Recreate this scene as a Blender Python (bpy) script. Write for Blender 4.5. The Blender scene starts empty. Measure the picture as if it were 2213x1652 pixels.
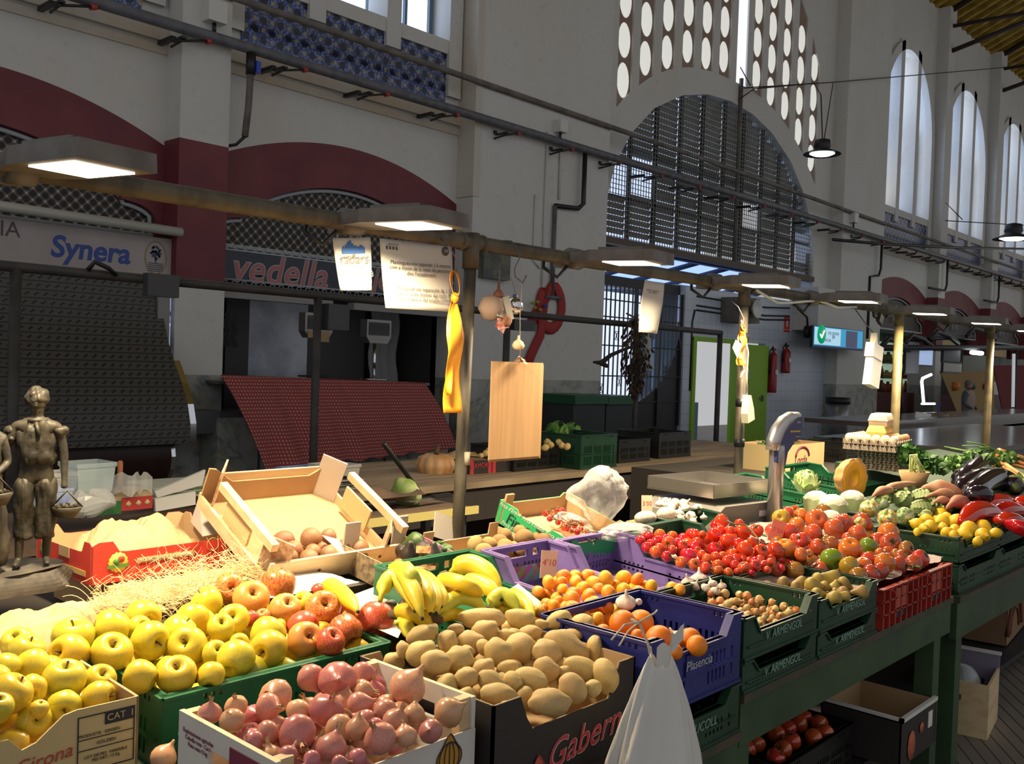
import bpy, math, random
from mathutils import Vector, Matrix, noise as mnoise
S = bpy.context.scene
COL = S.collection
PI = math.pi
random.seed(11)
# ------------------------------------------------------------------ camera (focal length for a 2213 px wide frame)
FPX = 2060.0; HC = 1.6
A = math.radians(42.55); PT = math.radians(1.22); RL = math.radians(2.0)
FW = Vector((math.cos(A)*math.cos(PT), math.sin(A)*math.cos(PT), -math.sin(PT)))
R0 = Vector((math.sin(A), -math.cos(A), 0)); U0 = R0.cross(FW)
RR = math.cos(RL)*R0 + math.sin(RL)*U0; UU = math.cos(RL)*U0 - math.sin(RL)*R0
cam = bpy.data.objects.new('camera', bpy.data.cameras.new('camera'))
cam.data.sensor_width = 36; cam.data.lens = FPX/2213*36; cam.data.clip_start = .05; cam.data.clip_end = 300
mw = Matrix((RR, UU, -FW)).transposed().to_4x4(); mw.translation = (0, 0, HC)
cam.matrix_world = mw; COL.objects.link(cam); S.camera = cam
# ------------------------------------------------------------------ world, view, daylight
S.view_settings.view_transform = 'Standard'; S.view_settings.look = 'None'
S.view_settings.exposure = 0.0; S.view_settings.gamma = 1.0
w = bpy.data.worlds.new('world'); S.world = w; w.use_nodes = True
w.node_tree.nodes['Background'].inputs[0].default_value = (.69, .70, .72, 1)
w.node_tree.nodes['Background'].inputs[1].default_value = .70
DAY = 5.2     # brightness of the daylit glass
LAMP = 36.0   # watts of each stall floodlight
def area_light(name, loc, target, size, power, col, spread=180, sy=None):
    l = bpy.data.lights.new(name, 'AREA'); l.energy = power; l.color = col; l.size = size
    if sy: l.shape = 'RECTANGLE'; l.size_y = sy
    l.spread = math.radians(spread)
    o = bpy.data.objects.new(name, l); COL.objects.link(o); o.location = loc
    o.rotation_euler = (Vector(target)-Vector(loc)).to_track_quat('-Z', 'Y').to_euler()
    return o
# ------------------------------------------------------------------ pixel -> point on a real plane (measuring the photograph)
CO = Vector((0, 0, HC))
def ray(x, y): return FW + RR*((x-1106.5)/FPX) - UU*((y-826.)/FPX)
def at(x, y, X=None, Y=None, Z=None):
    d = ray(x, y)
    t = (X/d.x) if X is not None else (Y/d.y) if Y is not None else (Z-HC)/d.z
    return CO + d*t
def pix(p):
    d = Vector(p)-CO; z = d.dot(FW)
    return 1106.5+FPX*d.dot(RR)/z, 826.-FPX*d.dot(UU)/z, z
# ------------------------------------------------------------------ helpers
def rot(rx=0, ry=0, rz=0, loc=(0, 0, 0)):
    return Matrix.Translation(loc) @ Matrix.Rotation(rz, 4, 'Z') @ Matrix.Rotation(ry, 4, 'Y') @ Matrix.Rotation(rx, 4, 'X')
class MB:
    def __init__(s): s.v = []; s.f = []; s.mi = []; s.sm = []
    def add(s, vs, fs, m=0, sm=False, M=None):
        b = len(s.v)
        s.v += [tuple(M @ Vector(v)) for v in vs] if M is not None else [tuple(v) for v in vs]
        for f in fs: s.f.append(tuple(b+i for i in f)); s.mi.append(m); s.sm.append(sm)
        return s
    def box(s, x0, y0, z0, x1, y1, z1, m=0, M=None):
        v = [(x, y, z) for z in (z0, z1) for y in (y0, y1) for x in (x0, x1)]
        return s.add(v, [(0, 2, 3, 1), (4, 5, 7, 6), (0, 1, 5, 4), (2, 6, 7, 3), (0, 4, 6, 2), (1, 3, 7, 5)], m, False, M)
    def cbox(s, c, d, m=0, M=None):
        return s.box(c[0]-d[0]/2, c[1]-d[1]/2, c[2]-d[2]/2, c[0]+d[0]/2, c[1]+d[1]/2, c[2]+d[2]/2, m, M)
    def tube(s, pts, r, seg=8, m=0, M=None, cap=True, sq=None):
        pts = [Vector(p) for p in pts]; n = len(pts); vs = []; fs = []
        rr = r if isinstance(r, (list, tuple)) else [r]*n
        up = None
        for i, p in enumerate(pts):
            t = (pts[min(i+1, n-1)]-pts[max(i-1, 0)]).normalized()
            if up is None:
                up = Vector((0, 0, 1)) if abs(t.z) < .9 else Vector((1, 0, 0))
            x = up.cross(t).normalized(); y = t.cross(x); up = y
            for k in range(seg):
                a = 2*PI*k/seg; q = sq(a) if sq else 1
                vs.append(p+x*(rr[i]*q*math.cos(a))+y*(rr[i]*q*math.sin(a)))
        for i in range(n-1):
            for k in range(seg):
                k2 = (k+1) % seg; fs.append((i*seg+k, i*seg+k2, (i+1)*seg+k2, (i+1)*seg+k))
        if cap: fs.append(tuple(range(seg-1, -1, -1))); fs.append(tuple((n-1)*seg+k for k in range(seg)))
        return s.add(vs, fs, m, True, M)
    def lathe(s, prof, seg=20, m=0, M=None, fn=None):
        vs = []; fs = []; n = len(prof)
        for (r, z) in prof:
            for k in range(seg):
                a = 2*PI*k/seg; q = fn(a, z) if fn else 1
                vs.append((r*q*math.cos(a), r*q*math.sin(a), z))
        for i in range(n-1):
            for k in range(seg):
                k2 = (k+1) % seg; fs.append((i*seg+k, i*seg+k2, (i+1)*seg+k2, (i+1)*seg+k))
        if prof[0][0] > 1e-5: fs.append(tuple(range(seg-1, -1, -1)))
        if prof[-1][0] > 1e-5: fs.append(tuple((n-1)*seg+k for k in range(seg)))
        return s.add(vs, fs, m, True, M)
    def surf(s, fn, nu, nv, m=0, M=None, sm=True, wrap=False):
        vs = [fn(i/nu, j/nv) for j in range(nv+1) for i in range(nu+(0 if wrap else 1))]; w_ = nu+(0 if wrap else 1); fs = []
        for j in range(nv):
            for i in range(nu):
                i2 = (i+1) % w_; fs.append((j*w_+i, j*w_+i2, (j+1)*w_+i2, (j+1)*w_+i))
        return s.add(vs, fs, m, sm, M)
    def prism(s, poly, d, M=None, m=0):   # poly in (x, z), extruded along y from 0 to d
        n = len(poly)
        vs = [(x, 0, z) for x, z in poly]+[(x, d, z) for x, z in poly]
        return s.add(vs, [tuple(range(n)), tuple(range(2*n-1, n-1, -1))]+[(i, (i+1) % n, n+(i+1) % n, n+i)[::-1] for i in range(n)], m, False, M)
    def slab(s, xs, solids, y0, y1, m=0, M=None, mf=None):  # wall in the x-z plane; solids(x) -> [(z0, z1)]
        xs = sorted(set(round(x, 5) for x in xs)); e = 1e-5
        for a, b in zip(xs, xs[1:]):
            A_ = solids(a+e); B_ = solids(b-e)
            if len(A_) != len(B_): C_ = solids((a+b)/2); A_ = B_ = C_
            for k, ((p, q), (r, t)) in enumerate(zip(A_, B_)):
                if q-p < 1e-4 and t-r < 1e-4: continue
                v = [(a, y0, p), (b, y0, r), (b, y0, t), (a, y0, q), (a, y1, p), (b, y1, r), (b, y1, t), (a, y1, q)]
                s.add(v, [(0, 1, 2, 3), (7, 6, 5, 4), (3, 2, 6, 7), (0, 4, 5, 1), (0, 3, 7, 4), (1, 5, 6, 2)], mf(k, a) if mf else m, False, M)
        return s
    def build(s, name, mats=(), parent=None, loc=None, rotz=0):
        me = bpy.data.meshes.new(name); me.from_pydata(s.v, [], s.f)
        if not isinstance(mats, (list, tuple)): mats = [mats]
        for k in mats: me.materials.append(k)
        me.polygons.foreach_set('material_index', s.mi); me.polygons.foreach_set('use_smooth', s.sm); me.update()
        o = bpy.data.objects.new(name, me); COL.objects.link(o)
        if parent: o.parent = parent
        if loc is not None: o.location = loc
        if rotz: o.rotation_euler.z = rotz
        return o
def holes(bottom, top, hs):
    def f(x):
        z0 = bottom(x) if callable(bottom) else bottom; z1 = top(x) if callable(top) else top; out = []; z = z0
        for (a, b, c, d) in sorted(hs, key=lambda h: h[2]):
            if a <= x <= b:
                if c > z: out.append((z, min(c, z1)))
                z = max(z, d)
        if z < z1: out.append((z, z1))
        return out
    return f
def tag(o, label=None, cat=None, group=None, kind=None):
    if label: o['label'] = label
    if cat: o['category'] = cat
    if group: o['group'] = group
    if kind: o['kind'] = kind
    return o
def empty(name, loc=(0, 0, 0), rz=0, label=None, cat=None, group=None):
    o = bpy.data.objects.new(name, None); COL.objects.link(o); o.empty_display_size = .05
    o.location = loc; o.rotation_euler.z = rz
    return tag(o, label, cat, group)
KIDS = {}
def kids(o): return list(o.children)
def dup(o, parent=None, first=True):
    c = o.copy(); COL.objects.link(c)
    if parent: c.parent = parent
    for k in o.children: dup(k, c)
    return c
def struct(o): o['kind'] = 'structure'; return o
def textmesh(name, body, size, mats, parent, M, shear=0, extrude=.0006, align='CENTER', space=1, bold=0, lspace=1):
    cu = bpy.data.curves.new(name, 'FONT'); cu.body = body; cu.size = size; cu.shear = shear; cu.extrude = extrude
    cu.align_x = align; cu.align_y = 'CENTER'; cu.space_character = space; cu.offset = bold; cu.space_line = lspace
    cu.resolution_u = 4
    t = bpy.data.objects.new(name, cu); COL.objects.link(t)
    dg = bpy.context.evaluated_depsgraph_get(); dg.update()
    me = bpy.data.meshes.new_from_object(t.evaluated_get(dg))
    bpy.data.objects.remove(t); me.materials.clear(); me.materials.append(mats)
    o = bpy.data.objects.new(name, me); COL.objects.link(o)
    if parent: o.parent = parent
    o.matrix_local = M
    return o
FRONT = Matrix.Rotation(PI/2, 4, 'X')   # text in the x-z plane, read from -y
# ------------------------------------------------------------------ materials
MATS = {}
def _sock(nt, v, s):
    if hasattr(v, 'is_linked') or hasattr(v, 'links'): nt.links.new(v, s)
    elif isinstance(v, (tuple, list)) and len(v) == 3 and s.type == 'RGBA': s.default_value = (*v, 1)
    else: s.default_value = v
class NG:
    def __init__(s, name):
        s.m = bpy.data.materials.new(name); s.m.use_nodes = True; s.nt = s.m.node_tree
        s.b = s.nt.nodes['Principled BSDF']; s.tc = s.nt.nodes.new('ShaderNodeTexCoord')
        s.oi = s.nt.nodes.new('ShaderNodeObjectInfo'); s.obj = s.tc.outputs['Object']; s.rnd = s.oi.outputs['Random']
    def set(s, k, v): _sock(s.nt, v, s.b.inputs[k]); return s
    def math(s, op, a, b=0., c=None):
        n = s.nt.nodes.new('ShaderNodeMath'); n.operation = op
        _sock(s.nt, a, n.inputs[0]); _sock(s.nt, b, n.inputs[1])
        if c is not None: _sock(s.nt, c, n.inputs[2])
        return n.outputs[0]
    def sep(s, v):
        n = s.nt.nodes.new('ShaderNodeSeparateXYZ'); _sock(s.nt, v, n.inputs[0]); return n.outputs
    def comb(s, x, y, z):
        n = s.nt.nodes.new('ShaderNodeCombineXYZ')
        for k, q in enumerate((x, y, z)): _sock(s.nt, q, n.inputs[k])
        return n.outputs[0]
    def scl(s, v, sc, off=(0, 0, 0)):
        n = s.nt.nodes.new('ShaderNodeMapping'); _sock(s.nt, v, n.inputs[0]); n.inputs['Scale'].default_value = sc
        _sock(s.nt, off, n.inputs['Location']); return n.outputs[0]
    def noise(s, v, sc=5., det=3., rough=.5, dist=0.):
        n = s.nt.nodes.new('ShaderNodeTexNoise'); _sock(s.nt, v, n.inputs['Vector']); n.inputs['Scale'].default_value = sc
        n.inputs['Detail'].default_value = det; n.inputs['Roughness'].default_value = rough; n.inputs['Distortion'].default_value = dist
        return n.outputs['Fac']
    def voro(s, v, sc=5., out='Distance', feat='F1'):
        n = s.nt.nodes.new('ShaderNodeTexVoronoi'); n.feature = feat; _sock(s.nt, v, n.inputs['Vector']); n.inputs['Scale'].default_value = sc
        return n.outputs[out]
    def ramp(s, f, stops):
        n = s.nt.nodes.new('ShaderNodeValToRGB'); _sock(s.nt, f, n.inputs[0]); e = n.color_ramp.elements
        while len(e) < len(stops): e.new(.5)
        for k, (p, c) in enumerate(stops): e[k].position = p; e[k].color = (*c, 1) if len(c) == 3 else c
        return n.outputs[0]
    def mix(s, f, a, b, mode='MIX'):
        n = s.nt.nodes.new('ShaderNodeMix'); n.data_type = 'RGBA'; n.blend_type = mode
        _sock(s.nt, f, n.inputs['Factor']); _sock(s.nt, a, n.inputs[6]); _sock(s.nt, b, n.inputs[7]); return n.outputs[2]
    def step(s, f, lo, hi):
        n = s.nt.nodes.new('ShaderNodeMapRange'); _sock(s.nt, f, n.inputs[0]); n.inputs[1].default_value = lo; n.inputs[2].default_value = hi
        return n.outputs[0]
    def bump(s, f, st=.3, d=.01):
        n = s.nt.nodes.new('ShaderNodeBump'); n.inputs['Strength'].default_value = st; n.inputs['Distance'].default_value = d
        _sock(s.nt, f, n.inputs['Height']); s.nt.links.new(n.outputs[0], s.b.inputs['Normal']); return s
    def hsv(s, c, h=.5, sa=1., v=1.):
        n = s.nt.nodes.new('ShaderNodeHueSaturation'); _sock(s.nt, c, n.inputs['Color']); _sock(s.nt, h, n.inputs['Hue'])
        _sock(s.nt, sa, n.inputs['Saturation']); _sock(s.nt, v, n.inputs['Value']); return n.outputs[0]
def mat(name, c, c2=None, sc=6., r=.5, metal=0., bump=0., bsc=60., rand=0., lo=.4, hi=.65, stretch=(1, 1, 1), sss=0., trans=0., alpha=1., emit=0., ior=None, det=4., coat=0.):
    if name in MATS: return MATS[name]
    g = NG(name); col = c
    v = g.scl(g.obj, stretch) if stretch != (1, 1, 1) else g.obj
    if rand: v2 = g.nt.nodes.new('ShaderNodeVectorMath'); g.nt.links.new(v, v2.inputs[0]); g.nt.links.new(g.rnd, v2.inputs[1]); v2.operation = 'ADD'; v = v2.outputs[0]
    if c2: col = g.mix(g.step(g.noise(v, sc, det), lo, hi), c, c2)
    if rand: col = g.hsv(col if c2 else (*c, 1.), g.math('MULTIPLY_ADD', g.rnd, rand*.16, .5-rand*.08), 1., g.math('MULTIPLY_ADD', g.rnd, rand, 1-rand*.6))
    g.set('Base Color', col if not isinstance(col, tuple) or len(col) == 4 else (*col, 1)).set('Roughness', r).set('Metallic', metal)
    if bump: g.bump(g.noise(v, bsc, 3), bump, .004)
    if sss: g.set('Subsurface Weight', sss); g.b.inputs['Subsurface Radius'].default_value = (.02, .01, .005); g.b.inputs['Subsurface Scale'].default_value = .5
    if trans: g.set('Transmission Weight', trans)
    if coat: g.set('Coat Weight', coat).set('Coat Roughness', .08)
    if ior: g.set('IOR', ior)
    if alpha < 1: g.set('Alpha', alpha)
    if emit: g.set('Emission Color', (*c, 1)).set('Emission Strength', emit)
    MATS[name] = g.m; return g.m
# ================================================================== MATERIALS OF THE HALL
def plaster(name, base, stain, amt=.25):
    g = NG(name)
    n1 = g.noise(g.scl(g.obj, (.6, 1, .35)), 1.6, 5, .6); n2 = g.noise(g.obj, 9, 4)
    c = g.mix(g.math('MULTIPLY', g.step(n1, .45, .75), amt), base, stain)
    c = g.mix(g.math('MULTIPLY', g.step(n2, .58, .75), .25), c, (.38, .36, .33))
    c = g.mix(g.math('MULTIPLY', g.step(g.noise(g.scl(g.obj, (5, 5, 5)), 8, 2), .74, .76), .5), c, (.1, .09, .08))
    g.set('Base Color', c).set('Roughness', .85).bump(g.noise(g.obj, 30, 4), .25, .01); return g.m
WHITE = plaster('white_plaster', (.60, .60, .585), (.52, .42, .30))
CREAM = plaster('stained_cream_plaster', (.56, .53, .47), (.50, .36, .22), .8)
g = NG('oxblood_paint'); n = g.noise(g.obj, 2.5, 5)
g.set('Base Color', g.mix(g.step(n, .35, .7), (.135, .022, .030), (.185, .035, .042))).set('Roughness', .6); RED = g.m
g = NG('grey_marble'); n = g.noise(g.obj, 2.2, 8, .62, 1.2); n2 = g.noise(g.obj, 7, 6, .6, .6)
g.set('Base Color', g.mix(g.step(n2, .45, .7), g.ramp(n, [(.35, (.40, .42, .40)), (.5, (.30, .32, .31)), (.56, (.16, .18, .18)), (.62, (.34, .36, .34))]), (.36, .33, .24))).set('Roughness', .35); MARBLE = g.m
# blue flowered tiles
g = NG('blue_flower_tiles'); x, y, z = g.sep(g.obj)
u = g.math('PINGPONG', g.math('ADD', x, z), .105); v = g.math('PINGPONG', g.math('SUBTRACT', x, z), .105)
d = g.math('POWER', g.math('ADD', g.math('POWER', u, 2), g.math('POWER', v, 2)), .5)
u2 = g.math('SUBTRACT', .105, u); v2 = g.math('SUBTRACT', .105, v); dB = g.math('POWER', g.math('ADD', g.math('POWER', u2, 2), g.math('POWER', v2, 2)), .5)
nn = g.noise(g.obj, 38, 2); n3 = g.math('MULTIPLY', g.math('SUBTRACT', nn, .5), .06)
c = g.mix(g.step(nn, .50, .60), (.035, .055, .20), (.17, .23, .46))
c = g.mix(g.math('LESS_THAN', g.math('ADD', dB, n3), .066), c, (.006, .008, .03)); c = g.mix(g.math('LESS_THAN', g.math('ADD', d, n3), .032), c, (.34, .28, .12))
g.set('Base Color', c).set('Roughness', .25); TILES = g.m
# fretwork of the shop lunettes: round dark holes between white stars
g = NG('star_fretwork'); x, y, z = g.sep(g.obj)
u = g.math('PINGPONG', g.math('ADD', x, z), .055); v = g.math('PINGPONG', g.math('SUBTRACT', x, z), .055)
hd = g.math('POWER', g.math('ADD', g.math('POWER', u, 2), g.math('POWER', v, 2)), .5)
u2 = g.math('SUBTRACT', .055, u); v2 = g.math('SUBTRACT', .055, v)
star = g.math('LESS_THAN', g.math('MULTIPLY', u2, v2), .00006)
near = g.math('LESS_THAN', g.math('ADD', u2, v2), .030)
c = g.mix(g.math('LESS_THAN', hd, .042), (.10, .075, .055), (.008, .008, .01))
c = g.mix(g.math('MULTIPLY', star, near), c, (.42, .44, .45))
g.set('Base Color', c).set('Roughness', .6); FRET = g.m
STEEL = mat('grey_steel', (.16, .16, .17), r=.45, metal=.5)
PIPE = mat('grey_pipe', (.13, .13, .15), (.09, .09, .10), 8, r=.5)
CONDUIT = mat('dusty_conduit', (.17, .15, .13), (.10, .09, .085), 5, r=.7)
BLACK = mat('black_plastic', (.012, .012, .014), r=.45)
DARK = mat('dark_iron', (.03, .03, .035), r=.5, metal=.3)
REDCLIP = mat('red_clip', (.45, .05, .04), r=.5)
WHITEP = mat('white_plastic', (.62, .62, .60), r=.4)
CHROME = mat('chrome', (.75, .77, .80), r=.12, metal=1)
def glow(name, c, e):
    return mat(name, c, r=.4, emit=e)
g = NG('daylit_frosted_glass')   # frosted panes with the sky behind them
x, y, z = g.sep(g.obj)
g.set('Base Color', (.6, .65, .7)).set('Roughness', .3)
g.set('Emission Color', g.ramp(g.math('MULTIPLY', g.noise(g.scl(g.obj, (1, 1, .25)), .9, 2), 1), [(.3, (.42, .60, 1)), (.5, (.72, .82, 1)), (.65, (1, .97, .98))])).set('Emission Strength', 2.3); GLASSDAY = g.m
g = NG('daylit_glass_lens'); g.set('Base Color', (.5, .5, .48)).set('Roughness', .25)
g.set('Emission Color', (.93, .93, .86)).set('Emission Strength', .62); LENS = g.m
BLUEDAY = glow('blue_daylight_glass', (.42, .58, .95), 1.0)
BRIGHT = glow('bright_daylight', (.80, .88, 1.), 1.25)
BRONZEWIN = mat('dark_louvre', (.14, .15, .16), (.09, .09, .09), 3, r=.5)
YEL = mat('ochre_roof_boards', (.42, .28, .04), (.24, .15, .02), 4, r=.7)
TRUSS = mat('brown_iron_truss', (.035, .018, .014), r=.7)
# ================================================================== FLOOR
g = NG('striped_concrete_floor'); x, y, z = g.sep(g.obj)
q = g.math('ADD', g.math('MULTIPLY', x, .55), g.math('MULTIPLY', y, -.83))
ln = g.math('LESS_THAN', g.math('PINGPONG', q, .03), .0035)
q2 = g.math('ADD', g.math('MULTIPLY', x, .83), g.math('MULTIPLY', y, .55))
ln2 = g.math('LESS_THAN', g.math('PINGPONG', q2, .12), .003)
base = g.mix(g.step(g.noise(g.obj, 2, 6), .35, .7), (.20, .175, .14), (.12, .10, .085))
g.set('Base Color', g.mix(g.math('MAXIMUM', ln, g.math('MULTIPLY', ln2, .0)), base, (.035, .03, .025))).set('Roughness', .6).bump(g.noise(g.obj, 40, 4), .2, .004)
o = MB().box(-6, -8, -.1, 60, 14, 0).build('floor', g.m); struct(o)
# ================================================================== THE LONG WALL
YR, YP = 9.0, 8.7         # recessed bays / projecting piers
def arc(x, c, hw, z0, rise): return z0+rise*max(0, 1-((x-c)/hw)**2)
def bay(i, xl, xr, nfar=False):
    """recessed bay: oxblood band with a glazed lunette, moulding, tile band and three-light window"""
    c = (xl+xr)/2; hw = (xr-xl)/2; sp = 3.60
    xs = [xl+(xr-xl)*k/28 for k in range(29)]
    out = lambda x: arc(x, c, hw*1.02, sp, .42)
    def inn(x):
        if abs(x-c) > hw-.06: return 2.3
        if abs(x-c) > hw-.42: return 2.86+.17*math.sqrt(max(0, 1-((abs(x-c)-(hw-.42))/.36)**2))
        return arc(x, c, hw-.25, 3.03, .50)
    xs2 = sorted(xs+[xl+.06, xl+.42, xr-.42, xr-.06, xl+.1, xl+.2, xr-.1, xr-.2])
    r = MB().slab(xs2, lambda x: [(inn(x), out(x))], YR, YR+.3).build('wall_arch_band', RED); struct(r)
    # white wall above the band, up to the window, and around it
    wl, wr = xl+.22, xr-.22; wc = c; ww = (wr-wl)/2
    top = lambda x: 7.5+2.15*math.sqrt(max(0, 1-((x-wc)/ww)**2)) if wl < x < wr else 0
    xs3 = sorted(xs+[wl, wr, wl+.03, wl+.1, wr-.03, wr-.1])
    def sol(x):
        if wl < x < wr: return [(out(x), 5.62), (top(x), 11.2)]
        return [(out(x), 5.62), (5.62, 11.2)]
    o = MB().slab(xs3, sol, YR, YR+.45).build('wall_bay', WHITE); struct(o)
    # raised window surround
    t2 = lambda x, k: 7.5+(2.15+k)*math.sqrt(max(0, 1-((x-wc)/(ww+k))**2))
    n = 30; m = MB()
    def ring(k0, k1, y0, y1, mm, zb):
        pts = []
        for k in range(n+1):
            a = PI*k/n; pts.append((wc-(ww+k1)*math.cos(a), 7.5+(2.15+k1)*math.sin(a), wc-(ww+k0)*math.cos(a), 7.5+(2.15+k0)*math.sin(a)))
        pts = [(wc-ww-k1, zb, wc-ww-k0, zb)]+pts+[(wc+ww+k1, zb, wc+ww+k0, zb)]
        for p, q in zip(pts, pts[1:]):
            v = [(p[0], y0, p[1]), (q[0], y0, q[1]), (q[2], y0, q[3]), (p[2], y0, p[3]), (p[0], y1, p[1]), (q[0], y1, q[1]), (q[2], y1, q[3]), (p[2], y1, p[3])]
            mm.add(v, [(0, 1, 2, 3), (7, 6, 5, 4), (0, 4, 5, 1), (2, 6, 7, 3)], 0)
    ring(-.06, .16, YR-.07, YR+.1, m, 4.95)
    o = m.build('trim_window_surround_%d' % i, WHITE); struct(o)
    # tile band under the sills
    o = MB().box(wl+.06, YR-.02, 4.84, wr-.06, YR+.02, 5.5).build('trim_tile_band_%d' % i, TILES); struct(o)
    # moulding under the tile band
    m = MB().box(xl, YR-.06, 4.62, xr, YR, 4.84).box(xl, YR-.03, 4.50, xr, YR, 4.58)
    o = m.build('trim_string_course_%d' % i, CREAM); struct(o)
    # window: three lights between two mullions
    wn = empty('window_%d' % i, (wc, YR, 5.62)); wn['kind'] = 'structure'
    m = MB()
    for sx in (-.55, .55): m.box(sx-.11, -.07, -.30, sx+.11, .3, 3.6+.5*1)
    for a, b in ((-ww, -.66), (-.44, .44), (.66, ww)): m.box(a, -.05, -.14, b, .25, .03)
    o = m.build('mullions', WHITE, wn); o['kind'] = 'structure'
    gm = MB()
    n = 16
    for a, b in ((-ww+.02, -.6), (-.5, .5), (.6, ww-.02)):
        gm.slab([a+(b-a)*k/6 for k in range(7)], lambda x: [(0.0, max(.1, 1.85+2.1*math.sqrt(max(0, 1-(x/ww)**2))))], .36, .38)
    o = gm.build('pane', GLASSDAY, wn); o['kind'] = 'structure'
    fm = MB()
    for a, b in ((-ww+.02, -.6), (-.5, .5), (.6, ww-.02)):
        fm.box(a, .31, 0, a+.06, .37, 2.4).box(b-.06, .31, 0, b, .37, 2.4).box(a, .31, 0, b, .37, .08)
        fm.box((a+b)/2-.02, .31, 0, (a+b)/2+.02, .37, 2.6)
        for z in (.75, 1.4, 2.05): fm.box(a, .32, z, b, .36, z+.035)
    o = fm.build('window_frame', mat('grey_window_frame', (.10, .14, .18), r=.5), wn); o['kind'] = 'structure'
    # lunette fretwork
    fx = [xl+.07+(xr-xl-.14)*k/30 for k in range(31)]
    f = empty('shop_lunette', (0, 0, 0), 0, 'round-headed fretwork lunette over %s' % LUN[i], 'lunette screen')
    MB().slab(fx, lambda x: [(2.72, inn(x)-.002)], YR+.1, YR+.12).build('fretwork_screen', FRET, f)
    em = MB(); pts = [(x, YR+.07, inn(x)-.03) for x in [xl+.1+(xr-xl-.2)*k/60 for k in range(61)]]
    em.tube([(xl+.09, YR+.07, 2.72)]+pts+[(xr-.09, YR+.07, 2.72)], .024, 6)
    em.box(xl+.07, YR+.04, 2.70, xr-.07, YR+.1, 2.74)
    em.build('white_frame', mat('pale_grey_frame', (.38, .41, .44), r=.5), f)
    c0 = MB()
    for s_, h_ in ((.2, .42), (.1, .26)):
        c0.tube([(c+s_*math.cos(PI*k/12)*(-1), YR+.06, 2.9+(h_)*math.sin(PI*k/12)**.8) for k in range(13)], .014, 6)
    c0.build('central_ornament', MATS['pale_grey_frame'], f)
LUN = {0: 'the leftmost shuttered stall', 1: 'the butcher stall with the red letters', 2: 'the first stall past the big portal', 3: 'the second stall past the big portal', 4: 'the third stall past the big portal', 5: 'the furthest stall of the hall'}
BAYS = [(1.15, 4.60), (5.13, 8.62), (22.0, 25.75), (26.25, 30.2), (30.75, 34.6), (35.2, 39)]
for i, (a, b) in enumerate(BAYS): bay(i, a, b)
# piers between the bays: white above, oxblood in the middle, marble foot
def pier(x0, x1, y0=YP, kind='red'):
    z = [(0, 1.36, MARBLE), (1.36, 2.26, WHITE), (2.26, 3.66, RED), (3.66, 11.2, WHITE)] if kind == 'red' else [(0, 1.36, MARBLE), (1.36, 11.2, WHITE)]
    m = MB()
    for k, (a, b, mm) in enumerate(z): m.box(x0, y0, a, x1, YR+.4, b, k)
    o = m.build('wall_pier', [q[2] for q in z]); struct(o)
pier(.55, 1.15); pier(4.60, 5.13); pier(25.75, 26.25); pier(30.2, 30.75); pier(34.6, 35.2); pier(-3, .55, YR)
# broad pier left of the portal: face, cream edge strip
pier(8.62, 11.45, YP, 'w'); struct(MB().box(8.60, YP-.012, 3.7, 8.72, YR, 11.2).build('trim_1', CREAM))
pier(19.75, 22.0, YP, 'w')
# ------------------------------------------------------------------ portal with the great fan window
PX0, PX1, PC = 11.45, 19.75, 15.43
prof = [(3.62, 3.55), (3.62, 4.1), (3.42, 4.75), (3.02, 5.3), (2.42, 5.82), (1.6, 6.22), (.8, 6.42), (0, 6.48)]
def pz(x):
    d = abs(x-PC)
    if d >= 3.62: return 0
    for (a, za), (b, zb) in zip(prof, prof[1:]):
        if b <= d <= a and a > b: return za+(zb-za)*(a-d)/(a-b)
    return 6.48
SL = []   # slots of the fan: (x0, x1)
cs = [12.17, 12.75, 13.36, 13.97, 14.57, 15.165, 15.77, 16.37, 16.95, 17.55, 18.17, 18.79]
SL = [(c-.19, c+.19) for c in cs]
def sbot(x):
    d = (x-PC)/3.75
    return 6.86-1.55*abs(d)**2.6
def stop(x): return min(11.0, 5.0+math.sqrt(max(0.01, 4.35**2-(x-PC)**2))*1.18)
OPENX0, OPENX1 = PC-3.62, PC+3.62
def psol(x):
    out = []
    z = 0
    if OPENX0 < x < OPENX1: z = pz(x)
    for a, b in SL:
        if a < x < b and stop(x) > sbot(x)+.1: return [(z, sbot(x)), (stop(x), 11.2)]
    return [(z, 6.5), (6.5, 11.2)]
xs = [PX0, PX1, OPENX0, OPENX1]+[OPENX0+(OPENX1-OPENX0)*k/60 for k in range(61)]+[q for s_ in SL for q in s_]
struct(MB().slab(xs, psol, YR, YR+.4).build('wall_portal', WHITE))
g = NG('brown_glass_block'); g.set('Base Color', (.14, .10, .085)).set('Roughness', .4); g.set('Emission Color', (.30, .20, .15)).set('Emission Strength', .10); BLOCK = g.m
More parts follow.
